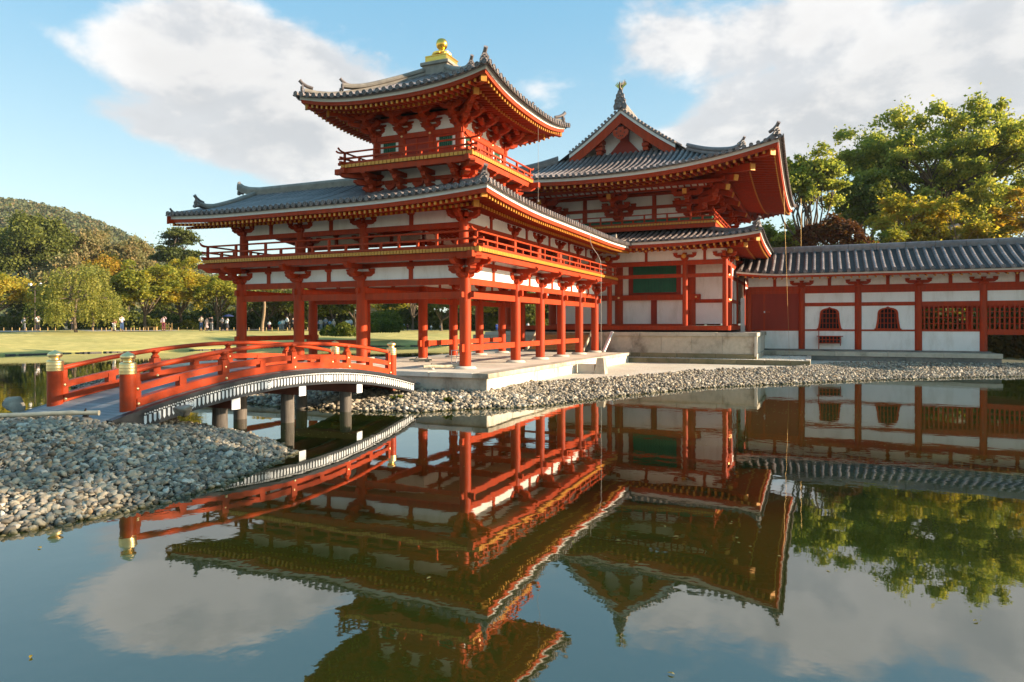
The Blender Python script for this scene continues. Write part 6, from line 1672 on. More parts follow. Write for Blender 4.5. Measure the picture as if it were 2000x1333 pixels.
g = G(); g.tube([(.18, .1, 0), (.14, .1, .5), (.10, .1, .85), (.17, .1, .88), (.20, .1, .8)], .016, 6); link('handle', g.mesh('handle', M['bamboo'], 40), fr)
def bamboo_barrier(label, p, q, r, stands, h):
    t = thing('bamboo_barrier', label, 'barrier', p, 'bamboo poles laid on stone stands'); d = Vector(q) - Vector(p)
    g = G(); n = 14; path = []; rr = []
    for i in range(n * 3 + 1):
        f = i / (n * 3); path.append(d * f + Vector((0, 0, h + .012 * sin(f * 9)))); rr.append(r * (1.14 if i % 6 == 0 else 1.0))
    g.tube(path, rr, 10); link('pole', g.mesh('pole', M['bamboo'], 50), t)
    for f in stands:
        c = d * f
        o = link('stand_stone', STONE_ME[1], t, (c.x, c.y, .02)); o.scale = (.13, .11, .13)
        g = G(); g.tube([(c.x, c.y, .03), (c.x - .02, c.y, h + .03), (c.x + .03, c.y - .02, h + .10)], [.03, .022, .012], 6); g.tube([(c.x - .06, c.y, h - .03), (c.x, c.y + .05, h + .03), (c.x + .05, c.y, h - .03), (c.x, c.y - .05, h - .06), (c.x - .06, c.y, h - .03)], .014, 5)
        link('rope_tie', g.mesh('rope_tie', M['rope'], 40), t)
    return t
bamboo_barrier('long bamboo pole across the island path in front of the bridge', (-3.2, -13.15, .66), (-.55, -11.72, .68), .038, (.46, .93), .10)
bamboo_barrier('short bamboo pole on the stone floor left of the corner column', (-.95, -.95, ZP), (-.10, .0, ZP), .05, (.2, .95), .09)
bamboo_barrier('dark bamboo pole at the inner edge of the corridor floor', (-3.9, 2.9, ZP), (-3.05, 3.1, ZP), .04, (.3, .8), .06)
def rock(label, p, s, seed):
    r = np.random.default_rng(seed); v, f = ico(3); v = v.copy()
    for _ in range(14):
        d = r.normal(size=3); d /= np.linalg.norm(d); c = r.uniform(.25, .7); q_ = v @ d; v -= np.clip(q_ - c, 0, None)[:, None] * d * .97
    v *= np.array(s); v += .03 * max(s) * r.normal(size=v.shape) * .5
    t = thing('rock', label, 'rock', p, None, join_numpy('rock', v, f, M['rock'], False)); return t
rock('rough brown flat rock under the near end of the bridge girder', (.10, -10.66, .70), (.40, .27, .17), 5)
rock('rounded grey boulder at the island edge left of the bridge', tuple(spot(22, 12.9))[:2] + (.68,), (.34, .28, .27), 9)
rock('flat grey rock in the water behind the bridge rail', (-9.5, -2.6, .05), (1.3, .5, .16), 12)
# leaves drifting on the water
LEAFL = ['orange leaf floating off the pebble island in the reflection of the sky', 'pale leaf floating in the middle of the corridor reflection', 'leaf floating at the very bottom edge of the view', 'leaf floating in the hall roof reflection, left of its pair', 'leaf floating in the hall roof reflection, right of its pair',
         'leaf floating alone in the cloud reflection at the right', 'leaf floating in the reflection of the left corridor arm', 'topmost floating leaf, on the reflection of the long corridor eave', 'dark orange leaf floating near the bottom left corner', 'leaf floating just left of the pair on the hall roof reflection']
for k, (u, v, hue) in enumerate(((77, 1071, 'orange'), (838, 1131, 'tan'), (1310, 1318, 'tan'), (1208, 1058, 'tan'), (1320, 1050, 'tan'), (1905, 1215, 'tan'), (740, 1000, 'tan'), (1180, 985, 'tan'), (60, 1285, 'orange'), (1120, 1060, 'tan'))):
    Z = 2.235 * 1344.4 / (v - 633.2); p = spot(u, Z); g = G()
    s = .0021 * Z + .008; a = rng.uniform(0, 6.28)
    pr = [(s * 1.6, 0, .004), (s * .6, s * .6, .012), (-s * .6, s * .5, .010), (-s * 1.3, 0, .006), (-s * .6, -s * .5, .010), (s * .6, -s * .6, .012)]
    g.add([(x_ * cos(a) - y_ * sin(a), x_ * sin(a) + y_ * cos(a), z_) for x_, y_, z_ in pr], [(0, 1, 2, 3, 4, 5)])
    thing('floating_leaf', LEAFL[k], 'leaf', (p.x, p.y, .003), 'leaves drifting on the pond', g.mesh('floating_leaf', LM[hue], 0))

for k, (x_, y_, lab) in enumerate(((-.35, -3.35, 'small green weed among the stones beside the bridge end'), (1.2, -3.2, 'small green weed among the stones below the corner of the stone floor'), (9.7, 13.0, 'small green weed among the stones in front of the tail corridor'))):
    t = thing('weed', lab, 'weed', (x_, y_, .10), 'weeds among the shore stones')
    g = G()
    for j in range(26):
        a = rng.uniform(0, 6.28); l = rng.uniform(.10, .26); dx, dy = cos(a), sin(a); w = .012
        g.add([(dx * .02 - dy * w, dy * .02 + dx * w, 0), (dx * .02 + dy * w, dy * .02 - dx * w, 0), (dx * l * .5 + dy * w, dy * l * .5 - dx * w, l * .8), (dx * l * .9, dy * l * .9, l * .75), (dx * l * .5 - dy * w, dy * l * .5 + dx * w, l * .8)], [(0, 1, 2, 3, 4)])
    link('leaves', g.mesh('leaves', LM['hedge'], 0), t)
# drifts of pollen, petals and leaf crumbs on the water
n = 900; cx_ = rng.uniform(-2, 16, 26); cy_ = rng.uniform(-13, 8, 26); k = rng.integers(26, size=n)
x = cx_[k] + rng.normal(0, .9, n); y = cy_[k] + rng.normal(0, .35, n) + .2 * (x - cx_[k])
wet = (poly_sd(x, y, ISL) < -.2) & (poly_sd(x, y, [tuple(q) for q in LOW] + [(26, 40), (-14, 40)]) < -.15); x, y = x[wet], y[wet]; m_ = len(x)
a = rng.uniform(0, 2 * pi, m_); r = rng.uniform(.006, .020, m_); da = np.array([0, 1.9, 3.3, 5.0])
V = np.stack([x[:, None] + np.cos(a[:, None] + da) * r[:, None] * np.array([1.3, .7, 1.2, .6]), y[:, None] + np.sin(a[:, None] + da) * r[:, None] * np.array([1.3, .7, 1.2, .6]), np.full((m_, 4), .004)], -1)
struct('floating_specks', join_numpy('floating_specks', V.reshape(-1, 3), np.arange(4 * m_).reshape(-1, 4), LM['tan'], False), 'stuff')

# ================================================================ far bank, park, hill
LOOP = [(-48, -30), (-45.5, -12), (-43.6, 0), (-42.6, 10.5), (-42.4, 14), (-39.6, 20), (-37.8, 24.5), (-37.2, 30), (-36, 35), (-31.5, 38), (-27.0, 40.5), (-25.0, 44), (-24, 50), (-12, 56), (2, 52), (12, 46), (19, 40), (24, 33), (28, 26), (36, 10), (34, -10), (26, -30), (8, -38), (-12, -44), (-32, -42)]
CEN = Vector((-6, 6))
lp = []
for (ax, ay), (bx_, by_) in zip(LOOP, LOOP[1:] + LOOP[:1]):
    for i in range(6):
        f = i / 6; lp.append((ax + (bx_ - ax) * f, ay + (by_ - ay) * f))
lp = np.array(lp); nl = len(lp)
lp = np.array([lp[(np.arange(-2, 3) + i) % nl].mean(0) for i in range(nl)])
out = lp - np.array(CEN); out /= np.linalg.norm(out, axis=1)[:, None]
prof_ = [(-1.5, -.5), (-.15, -.05), (.0, .10), (1.0, .22), (4, .50), (9, .98), (14, 1.32), (19, 1.45), (26, 1.50), (34, 1.52), (60, 1.55), (140, 1.6), (400, 1.7), (1500, 1.8)]
vs = []
for o_, z_ in prof_:
    p = lp + out * o_
    wob = .05 * np.sin(np.arange(nl) * .7) * (1 if 1 < o_ < 30 else 0)
    vs.append(np.concatenate([p, np.full((nl, 1), z_) + wob[:, None]], 1))
vs = np.concatenate(vs); ix = np.arange(len(prof_) * nl).reshape(len(prof_), nl); nx_ = np.roll(ix, -1, axis=1)
fs = np.stack([ix[:-1], nx_[:-1], nx_[1:], ix[1:]], -1)[:, :, ::-1]
struct('grass_bank', join_numpy('grass_bank', vs, fs[:8][:, np.array([lp[k][0] < -8 for k in range(nl)])].reshape(-1, 4), M['lawn']))
struct('park_ground', join_numpy('park_ground', vs, np.concatenate([fs[8:].reshape(-1, 4), fs[:8][:, np.array([lp[k][0] >= -8 for k in range(nl)])].reshape(-1, 4)]), M['earth']))
# promenade along the top of the bank
sel = [i for i in range(nl) if lp[i][0] < -20 and lp[i][1] > -25]
g = G(); g.strip([[tuple(lp[i] + out[i] * 20) + (1.49,), tuple(lp[i] + out[i] * 25.5) + (1.53,)] for i in sel]); struct('promenade', g.mesh('promenade', M['path'], 0))
# stone edging of the far shore
g = G()
for i in sel:
    a = Vector(lp[i]) ; b = Vector(lp[(i + 1) % nl])
    for f in (0, .33, .66):
        p = a + (b - a) * f + (b - a) * .03 * rng.normal(); w = .25 + .2 * rng.random()
        if rng.random() < .5: g.box(p.x - w, p.x + w, p.y - w, p.y + w, -.1, .03 + .06 * rng.random())
struct('shore_edging', g.mesh('shore_edging', M['soil'], 0), 'stuff')
# ================================================================ trees
def rand_in(n, r):
    v = rng.normal(size=(n, 3)); v /= np.linalg.norm(v, axis=1)[:, None]
    return v * (r * rng.random(n) ** .45)[:, None]
def leaves_mesh(name, P, size, mat, normal=None, flat=0.0, asp=.62):
    """one small two-triangle leaf per point"""
    n = len(P)
    a = rng.normal(size=(n, 3)); a[:, 2] *= (1 - flat); a /= np.linalg.norm(a, axis=1)[:, None]
    b = rng.normal(size=(n, 3)); b[:, 2] *= (1 - flat)
    b -= (a * b).sum(1)[:, None] * a; b /= np.linalg.norm(b, axis=1)[:, None]
    s = (size * rng.uniform(.6, 1.35, n))[:, None]
    c = np.cross(a, b) * s * .22
    V = np.stack([P - a * s, P + b * s * asp + c, P + a * s, P - b * s * asp + c], 1)
    return join_numpy(name, V.reshape(-1, 3), np.arange(4 * n).reshape(-1, 4), mat, False)
def limb(p, q, bend=.12, n=5):
    p, q = np.array(p, float), np.array(q, float); L = np.linalg.norm(q - p); o = rng.normal(0, bend * L, 3); o[2] = abs(o[2]) * .4
    return [tuple(p + (q - p) * t + o * sin(pi * t)) for t in np.linspace(0, 1, n)]
def tree(label, base, h, crown, leaf, n_leaf, size, trunk_r, bark='bark', n_clump=40, clump_r=.9, crown_c=None, name='tree', flat=.0, squash=1.0, lean=(0, 0), limbs=9, group=None, shape='dome', shell=.5, seed=None, twigs=0, boxy=2):
    """crown = (rx, ry, rz) half sizes; crown_c = height of the crown's middle"""
    global rng
    if seed is not None: rng = np.random.default_rng(seed)
    t = thing(name, label, 'tree', tuple(base), group); n_leaf = int(n_leaf * 1.75); size *= .78
    rx, ry, rz = crown; cz = crown_c if crown_c is not None else h - rz
    # clump centres
    d = rng.normal(size=(n_clump, 3)); d /= np.linalg.norm(d, axis=1)[:, None]
    if boxy > 2: d /= ((np.abs(d) ** boxy).sum(1) ** (1 / boxy))[:, None]
    if shape == 'dome': d[:, 2] = np.where(d[:, 2] < -.35, -d[:, 2] * .6, d[:, 2])
    rr = shell + (1 - shell) * rng.random(n_clump) ** .7
    C = d * rr[:, None] * np.array([rx - clump_r * .7, ry - clump_r * .7, rz - clump_r * .6 * squash]) + np.array([lean[0], lean[1], cz])
    cr = clump_r * rng.uniform(.6, 1.3, n_clump)
    w = cr ** 2; k = rng.choice(n_clump, n_leaf, p=w / w.sum())
    # every clump breaks up into smaller tufts
    ns_ = 8; sub = rng.normal(size=(n_clump, ns_, 3)); sub /= np.linalg.norm(sub, axis=2)[:, :, None]; sub *= rng.uniform(.35, .95, (n_clump, ns_, 1)); sub[:, :, 2] = np.abs(sub[:, :, 2]) * 1.1 - .25
    off = sub[k, rng.integers(ns_, size=n_leaf)] + rand_in(n_leaf, .56); off *= cr[k][:, None]; off[:, 2] *= squash
    off[:, 2] += .12 * cr[k] * (1 - (off[:, 0] ** 2 + off[:, 1] ** 2) / cr[k] ** 2)
    stray = rng.random(n_leaf) < .13
    off[stray] *= rng.uniform(1.2, 1.7, (int(stray.sum()), 1))
    P = C[k] + off
    if flat > .4:
        P[:, 2] -= .35 * (off[:, 0] ** 2 + off[:, 1] ** 2) / np.maximum(cr[k], .1)
    link('crown', leaves_mesh('crown', P, size, LM[leaf], flat=flat), t)
    g = G(); fork = np.array([lean[0] * .35, lean[1] * .35, max(h * .22, cz - rz * .85)])
    tp = limb((0, 0, -.2), fork, .05, 6); g.tube(tp, [trunk_r * (1.25 if i == 0 else 1 - .07 * i) for i in range(6)], 9)
    order = np.argsort(rng.random(n_clump))[:limbs]
    for i in order:
        q = limb(fork - np.array([0, 0, trunk_r * .5]), C[i], .10, 6); g.tube(q, [trunk_r * .55 * (1 - .16 * j) for j in range(6)], 6)
        near = np.argsort(((C - C[i]) ** 2).sum(1))[1:4]
        for j in near:
            q2 = limb(q[3], C[j], .10, 4); g.tube(q2, [trunk_r * .22 * (1 - .22 * m) for m in range(4)], 5)
    for _ in range(twigs):
        i = int(rng.integers(n_clump)); e_ = C[i] + d[i] * np.array([1, 1, .8]) * cr[i] * rng.uniform(.8, 1.2)
        g.tube(limb(C[i], e_, .1, 4), [.035, .028, .018, .008], 4)
    link('trunk', g.mesh('trunk', M[bark], 60), t)
    return t
ZG = 1.5
HAZE = .00014
def at(u, Z, z=None): p = spot(u, Z); return Vector((p.x, p.y, ZG if z is None else z))
def zv(v, Z): return 2.235 + (633.2 - v) / 1344.4 * Z
# -- left bank, front row
tree('orange and green maple at the far left edge of the far bank', at(-22, 76), zv(520, 76) - ZG, (5.0, 4.5, 3.1), 'yellow', 5200, .20, .18, n_clump=46, clump_r=1.1, squash=.6, flat=.45, name='maple_tree', seed=11)
tree('dark rounded evergreen rising at the left of the far bank', at(62, 98), zv(402, 98) - ZG, (6.4, 5.5, 6.4), 'evergreen', 15000, .27, .35, n_clump=85, clump_r=1.5, name='evergreen_tree', seed=12, crown_c=10.2)
tree('dark evergreen half behind the rounded one at the left edge', at(-25, 104), zv(430, 104) - ZG, (5.5, 5, 6), 'evergreen', 9000, .28, .3, n_clump=60, clump_r=1.5, name='evergreen_tree', seed=13)
tree('low dark shrub-like tree under the rounded evergreen', at(70, 88), 5.6, (6.0, 3.5, 3.0), 'evergreen', 7000, .24, .2, n_clump=44, clump_r=1.1, name='evergreen_tree', seed=14, crown_c=2.7)
tree('rust orange tree in front of the hill beside the evergreen', at(165, 104), zv(440, 104) - ZG, (4.0, 4, 4.6), 'tan', 6000, .26, .22, n_clump=40, clump_r=1.3, name='autumn_tree', seed=15)
tree('brown orange tree with bare twigs in front of the hill', at(248, 106), zv(466, 106) - ZG, (4.6, 4, 3.6), 'tan', 4200, .26, .22, n_clump=36, clump_r=1.2, name='autumn_tree', seed=16, twigs=26)
tree('small red-tinged tree between hill and yellow maples', at(205, 96), zv(500, 96) - ZG, (3.4, 3, 2.6), 'orange', 3800, .22, .18, n_clump=30, clump_r=1.0, name='autumn_tree', seed=17)
tree('tan thicket tree behind the weeping tree', at(120, 94), zv(500, 94) - ZG, (5.0, 3.5, 3.6), 'tan', 5200, .24, .2, n_clump=40, clump_r=1.2, name='autumn_tree', seed=26)
# weeping tree: strands of small leaves hanging from arching limbs
def weeping(label, base, h, rx, trunk_r, seed):
    global rng
    rng = np.random.default_rng(seed); t = thing('weeping_tree', label, 'tree', tuple(base)); g = G(); P = []
    fork = np.array([0, 0, h * .45]); g.tube(limb((0, 0, -.2), fork, .05, 6), [trunk_r * (1 - .06 * i) for i in range(6)], 9)
    for k in range(26):
        a = rng.uniform(0, 2 * pi); r = rx * sqrt(rng.random()); top = np.array([r * cos(a), r * .8 * sin(a), h * (1 - .42 * (r / rx) ** 2) - rng.uniform(0, 1.5)])
        q = limb(fork, top, .10, 6); g.tube(q, [trunk_r * .42 * (1 - .17 * j) for j in range(6)], 5)
        for s in range(16):
            st = top + rng.normal(0, .36, 3) * np.array([1.2, 1.2, .5]); L = rng.uniform(.8, max(1.0, min(5.2, st[2] - .4))); m = int(L * 11)
            dr = rng.normal(0, .10, 2) + np.array([cos(a), sin(a)]) * .12
            tt = rng.random(m); P.append(np.stack([st[0] + dr[0] * tt * L + rng.normal(0, .06, m), st[1] + dr[1] * tt * L + rng.normal(0, .06, m), st[2] - tt * L], 1))
    P = np.concatenate(P); link('crown', leaves_mesh('crown', P, .115, LM['weeping'], asp=.5), t); link('trunk', g.mesh('trunk', M['bark'], 60), t)
weeping('weeping cherry with trailing yellow-green strands on the grass bank', at(150, 66.5, 1.28), zv(508, 66.5) - 1.28, 3.9, .16, 18)
weeping('second weeping tree with trailing strands close behind the first', at(180, 77), zv(512, 77) - ZG, 2.5, .15, 19)
tree('broad yellow-green maple with layered boughs above the pink coat', at(285, 80), zv(503, 80) - ZG, (5.6, 4.6, 4.3), 'yellowgreen', 12500, .19, .22, n_clump=74, clump_r=1.25, squash=.42, flat=.6, name='maple_tree', lean=(-.3, 0), seed=20)
tree('yellow maple right of the broad one', at(352, 84), zv(500, 84) - ZG, (4.2, 4, 4.2), 'yellow', 8200, .19, .2, n_clump=56, clump_r=1.15, squash=.45, flat=.6, name='maple_tree', seed=21)
tree('green-gold maple close to the left end of the corridor', at(425, 84), zv(528, 84) - ZG, (4.2, 4, 3.6), 'yellowgreen', 8200, .19, .2, n_clump=56, clump_r=1.1, squash=.45, flat=.6, name='maple_tree', seed=22)
# pine with flat pads
tree('tall black pine with layered pads above the yellow maples', at(346, 98), zv(450, 98) - ZG, (3.5, 3.2, 3.5), 'pine', 15000, .19, .26, n_clump=30, clump_r=1.5, squash=.34, flat=.3, name='pine_tree', limbs=20, shape='any', seed=23, crown_c=zv(493, 98) - ZG)
# -- behind the open corridor
row = [(486, 96, 520, 'orange', 3.6, 'autumn_tree', 'orange-leaved tree seen through the first bay of the corridor'), (520, 86, 556, 'evergreen', 3.6, 'evergreen_tree', 'dark dense tree behind the bare trunk in the first bay'),
       (566, 90, 546, 'tan', 3.6, 'autumn_tree', 'tan-leaved tree in the second bay of the corridor'), (604, 84, 560, 'hedge', 3.0, 'broadleaf_tree', 'mid green tree behind the group of visitors'),
       (650, 92, 548, 'yellowgreen', 4.2, 'maple_tree', 'pale yellow-green maple in the middle of the second bay'), (694, 84, 556, 'evergreen', 3.0, 'evergreen_tree', 'dark evergreen left of the sunlit column'),
       (752, 104, 556, 'yellow', 4.6, 'maple_tree', 'bright yellow-green maple in front of the beige house'), (806, 92, 540, 'evergreen', 4.0, 'evergreen_tree', 'dark tree right of the beige house'),
       (862, 86, 560, 'pine', 4.2, 'pine_tree', 'dark leaning pine behind the inner corridor column'), (906, 96, 556, 'hedge', 4.2, 'broadleaf_tree', 'green tree between the corridor columns'), (962, 92, 560, 'yellowgreen', 3.8, 'maple_tree', 'green and yellow tree behind the blue umbrella'), (1024, 92, 560, 'evergreen', 4.4, 'evergreen_tree', 'dark green tree behind the third bay'), (1090, 96, 560, 'evergreen', 5, 'evergreen_tree', 'dark tree glimpsed at the hall end of the corridor')]
for k, (u, Z, v, lf, r, nm, lab) in enumerate(row):
    hh_ = zv(v, Z) - ZG
    tree(lab, at(u, Z), hh_, (r, r, hh_ * .46), lf, 5200, .21, .2, n_clump=36, clump_r=1.15, name=nm, squash=.7, flat=.3, crown_c=hh_ * .54, seed=40 + k)
# leaning pale trunk in the first bay
t = thing('bare_trunk', 'slender pale leaning tree trunk seen in the first bay of the corridor', 'tree', tuple(at(512, 78)))
g = G(); g.tube([(0, 0, -.1), (.05, 0, .8), (.28, 0, 1.8), (.36, 0, 2.8), (.30, 0, 3.8), (.42, 0, 5.2)], [.19, .16, .15, .14, .12, .08], 9); link('trunk', g.mesh('trunk', M['pale_bark'], 60), t)
P = rand_in(1500, 1.8) * np.array([1.2, 1, .7]) + np.array([.4, 0, 5.8]); link('crown', leaves_mesh('crown', P, .2, LM['orange']), t)
# -- right side, behind the tail corridor
tree('huge spreading camphor tree with golden green crown behind the tail corridor', at(1815, 62), zv(205, 62) - ZG, (8.7, 7.2, 6.6), 'camphor', 54000, .185, .62, n_clump=200, clump_r=1.25, squash=.75, name='camphor_tree', limbs=30, shell=.36, shape='any', boxy=3.4, seed=31, crown_c=zv(350, 62) - ZG, twigs=60)
tree('slim open-crowned tree between the hall roof and the camphor', at(1578, 52), zv(300, 52) - ZG, (3.2, 2.8, 4.6), 'camphor', 8000, .16, .17, n_clump=60, clump_r=.75, squash=.75, flat=.15, name='slim_tree', limbs=18, shell=.4, seed=32, crown_c=zv(385, 52) - ZG, twigs=30)
tree('leafy tree growing against the left side of the camphor', at(1688, 58), zv(345, 58) - ZG, (3.0, 3.0, 3.6), 'hedge', 6500, .2, .22, n_clump=40, clump_r=1.0, squash=.6, name='broadleaf_tree', seed=33, crown_c=zv(420, 58) - ZG)
tree('dark russet maple above the left part of the tail corridor roof', at(1622, 46), zv(418, 46) - ZG, (2.5, 2.2, 1.6), 'russet', 5200, .14, .14, n_clump=34, clump_r=.8, squash=.4, flat=.6, name='maple_tree', seed=34)
tree('golden maple in front of the camphor trunk', at(1772, 48), zv(370, 48) - ZG, (2.7, 2.3, 2.9), 'yellow', 7600, .14, .13, 'pale_bark', n_clump=38, clump_r=.75, squash=.45, flat=.55, name='maple_tree', shape='any', seed=35)
tree('bright yellow maple with pale forked trunk over the corridor roof', at(1868, 47), zv(376, 47) - ZG, (3.1, 2.6, 2.9), 'yellow', 9000, .14, .14, 'pale_bark', n_clump=46, clump_r=.75, squash=.42, flat=.6, name='maple_tree', shape='any', seed=36)
tree('orange-tipped maple at the right edge of the view', at(1985, 46), zv(372, 46) - ZG, (2.8, 2.5, 2.9), 'orange', 7600, .14, .14, n_clump=38, clump_r=.75, squash=.42, flat=.6, name='maple_tree', shape='any', seed=37)
tree('green-gold maple low behind the corridor roof', at(1715, 46), zv(440, 46) - ZG, (2.3, 2.2, 1.9), 'yellowgreen', 4500, .14, .13, n_clump=30, clump_r=.75, squash=.45, flat=.55, name='maple_tree', shape='any', seed=38)
tree('yellow-green tree just behind the right edge of the hall roof', at(1520, 60), zv(420, 60) - ZG, (3.2, 3, 3.2), 'yellowgreen', 5600, .18, .16, n_clump=36, clump_r=1.0, squash=.55, flat=.4, name='maple_tree', seed=39)
tree('dark low evergreen filling the gap behind the tail corridor', at(1665, 64), zv(440, 64) - ZG, (5.2, 3, 4.4), 'evergreen', 7000, .24, .22, n_clump=44, clump_r=1.2, name='evergreen_tree', seed=60, crown_c=4.6)
tree('broad green tree low behind the right end of the tail corridor', at(1880, 66), zv(440, 66) - ZG, (8.0, 3, 4.6), 'hedge', 9500, .24, .22, n_clump=56, clump_r=1.3, name='broadleaf_tree', seed=61, crown_c=4.9)
tree('dark shrubby tree visible under the raised end of the tail corridor', at(1990, 42), 3.4, (3.2, 2.5, 1.8), 'evergreen', 3800, .17, .14, n_clump=30, clump_r=.8, name='evergreen_tree', seed=62)
tree('tall tree on the near right bank shading the bridge and the pebble island', Vector((35.2, 1.3, 1.3)), 16.6, (5.2, 5.0, 5.2), 'camphor', 1700, .30, .4, n_clump=60, clump_r=1.5, shape='any', seed=90, crown_c=11.2, name='shade_tree')
# -- bushes
def bush(label, base, r, leaf='hedge', n=1600, size=.11, name='clipped_bush', group=None, seed=0, squash=.62, cat='bush'):
    global rng
    rng = np.random.default_rng(seed + 300)
    t = thing(name, label, cat, tuple(base), group)
    v = rng.normal(size=(n, 3)); v /= np.linalg.norm(v, axis=1)[:, None]; v[:, 2] = np.abs(v[:, 2]) * 1.0
    v *= (.80 + .22 * rng.random(n))[:, None] * (1 + .07 * np.sin(v[:, :1] * 7 + seed) + .06 * np.sin(v[:, 1:2] * 9))
    P = v * np.array([r[0], r[1], r[2]]) + np.array([0, 0, .05])
    link('foliage', leaves_mesh('foliage', P, size, LM[leaf]), t)
    g = G(); k = 9
    g.lathe([(r[0] * .66, .0), (r[0] * .74, r[2] * .35), (r[0] * .55, r[2] * .66), (r[0] * .2, r[2] * .8)], 10); g.v = [(x, y * r[1] / r[0], z) for x, y, z in g.v]
    link('stems', g.mesh('stems', LM['evergreen'], 60), t)
    return t
bush('small clipped round bush on the grass mound', at(644, 62, 1.18), (.80, .8, .85), seed=1)
bush('larger clipped bush right of the small one on the mound', at(672, 60, 1.15), (1.15, 1, 1.1), seed=2)
bush('clipped bush in shade beside the sunlit column', at(726, 66, 1.4), (.9, .9, 1.1), seed=3)
bush('lowest clipped bush on top of the mound', at(744, 68, 1.45), (1.6, 1.2, 1.3), seed=4); bush('wide bright clipped bush behind the lowest one', at(752, 72, 1.6), (2.4, 1.4, 1.9), seed=5, n=2600); bush('small bush at the right end of the mound', at(764, 67, 1.4), (.8, .8, 1.0), seed=6)
bush('flat-topped clipped bush behind the path at the left', at(300, 82), (1.9, 1.2, 1.25), seed=7, n=2200); bush('low dark clipped bush near the umbrella', at(371, 84), (2.2, 1.3, 1.2), seed=8, n=2200)
bush('bright green shrub behind the two photographers', at(62, 80), (2.6, 1.4, 2.0), seed=9, n=2600, name='shrub'); bush('dull green shrub at the left edge of the path', at(14, 80), (2.3, 1.3, 1.6), 'evergreen', seed=10, n=2200, name='shrub')
bush('dark green shrub between photographers and weeping tree', at(95, 82), (1.8, 1.3, 1.6), 'evergreen', seed=11, n=2000, name='shrub')
for k, (u, wd, lab) in enumerate(((215, 10, 'long dark hedge behind the pink coat'), (320, 9, 'long dark hedge behind the maple trunks'), (420, 9, 'long dark hedge behind the umbrella group'), (540, 9, 'long dark hedge seen in the first bays of the corridor'), (640, 9, 'long dark hedge behind the red jacket'), (800, 12, 'long dark hedge right of the beige house'), (950, 12, 'long dark hedge behind the middle columns'), (1080, 12, 'long dark hedge behind the hall end of the corridor'))):
    bush(lab, at(u, 93 + (k % 3)), (wd * .75, 1.6, 3.0), 'evergreen', 3600, .22, 'hedge', None, 20 + k, cat='hedge')
for k, (xx, yy_, lab) in enumerate(((15.5, 28.5, 'dark hedge behind the lattice windows of the tail corridor'), (22.5, 29.0, 'dark hedge under the raised end of the tail corridor'), (30, 28, 'dark hedge at the far right behind the tail corridor'))):
    bush(lab, Vector((xx, yy_, .3)), (4.2, 1.8, 3.6), 'evergreen', 5200, .17, 'hedge', None, 70 + k, cat='hedge')
# small house behind the trees
hs = building('garden_house', 'small beige plastered house with grey roof glimpsed behind the yellow maple', 'house', tuple(at(768, 112)))
hp_ = at(768, 112)
link('wall', (lambda g: (g.box(-4.2, 4.2, -2.5, 2.5, 0, 3.9), g.mesh('wall', M['house'], 0))[-1])(G()), hs, hp_, YAW)
link('roof', (lambda g: (g.prism([(-4.8, -3.2, 3.9), (-4.8, 3.2, 3.9), (-4.8, 0, 5.6)], (9.6, 0, 0)), g.mesh('roof', M['tile'], 0))[-1])(G()), hs, hp_, YAW)
link('window', (lambda g: (g.box(.2, 1.6, -2.56, -2.49, 1.3, 2.6), g.mesh('window', M['dark'], 0))[-1])(G()), hs, hp_, YAW)
hs2 = building('gable_roof_house', 'pale grey house gable just showing above the tail corridor ridge', 'house', tuple(at(1865, 52)))
link('roof', (lambda g: (g.prism([(-1.2, 0, 7.4), (1.2, 0, 7.4), (.25, 0, 8.35)], (0, 5, 0)), g.mesh('roof', M['tile'], 0))[-1])(G()), hs2, at(1865, 52), YAW)
link('wall', (lambda g: (g.box(-1.0, 1.0, .3, 4.7, 0, 7.4), g.mesh('wall', M['house'], 0))[-1])(G()), hs2, at(1865, 52), YAW)
# lamp post
lpst = thing('lamp_post', 'brown lamp post with crossbar and round white lamps among the left trees', 'lamp post', tuple(at(68, 74)), None, None, YAW)
g = G(); g.tube([(0, 0, 0), (0, 0, 4.9)], [.075, .05], 8); link('pole', g.mesh('pole', M['lamp_metal'], 50), lpst)
for z in (4.35, 4.75): 
    g = G(); g.beam((-.6, 0, z), (.75, 0, z), .06, .07); link('crossbar', g.mesh('crossbar', M['lamp_metal'], 0), lpst)
for x in (-.5, .6):
    g = G(); g.lathe([(.05, 0), (.17, .08), (.19, .20), (.14, .32), (.04, .36)], 12, (x, 0, 4.8)); link('lamp_globe', g.mesh('lamp_globe', M['white_paint'], 50), lpst)
# low bamboo fence along the promenade
def fence(label, us, Z0, Z1, h=.34):
    p0 = at(us[0], Z0); t = building('low_fence', label, 'fence', tuple(p0), 'low bamboo fences along the promenade'); n = len(us); pts = []
    for i, u in enumerate(us):
        p = at(u + rng.uniform(-2.2, 2.2), Z0 + (Z1 - Z0) * i / max(1, n - 1)); pts.append(p)
        g_ = cached(('fpost', h), lambda: (lambda g: (g.lathe([(.042, 0), (.042, h), (.025, h + .02)], 8), g.mesh('post', M['bamboo_post'], 40))[-1])(G())); link('post', g_, t, p)
    g = G(); path = []
    for a, b in zip(pts[:-1], pts[1:]): path += [a + Vector((0, 0, h * .8)), (a + b) / 2 + Vector((0, 0, h * .66))]
    path.append(pts[-1] + Vector((0, 0, h * .8))); g.tube(path, .012, 4); link('rope', g.mesh('rope', M['rope'], 40), t)
fence('low fence of bamboo pegs on the path behind the photographers', [-6, 8, 23, 37, 50, 64, 78, 92, 106], 71, 72)
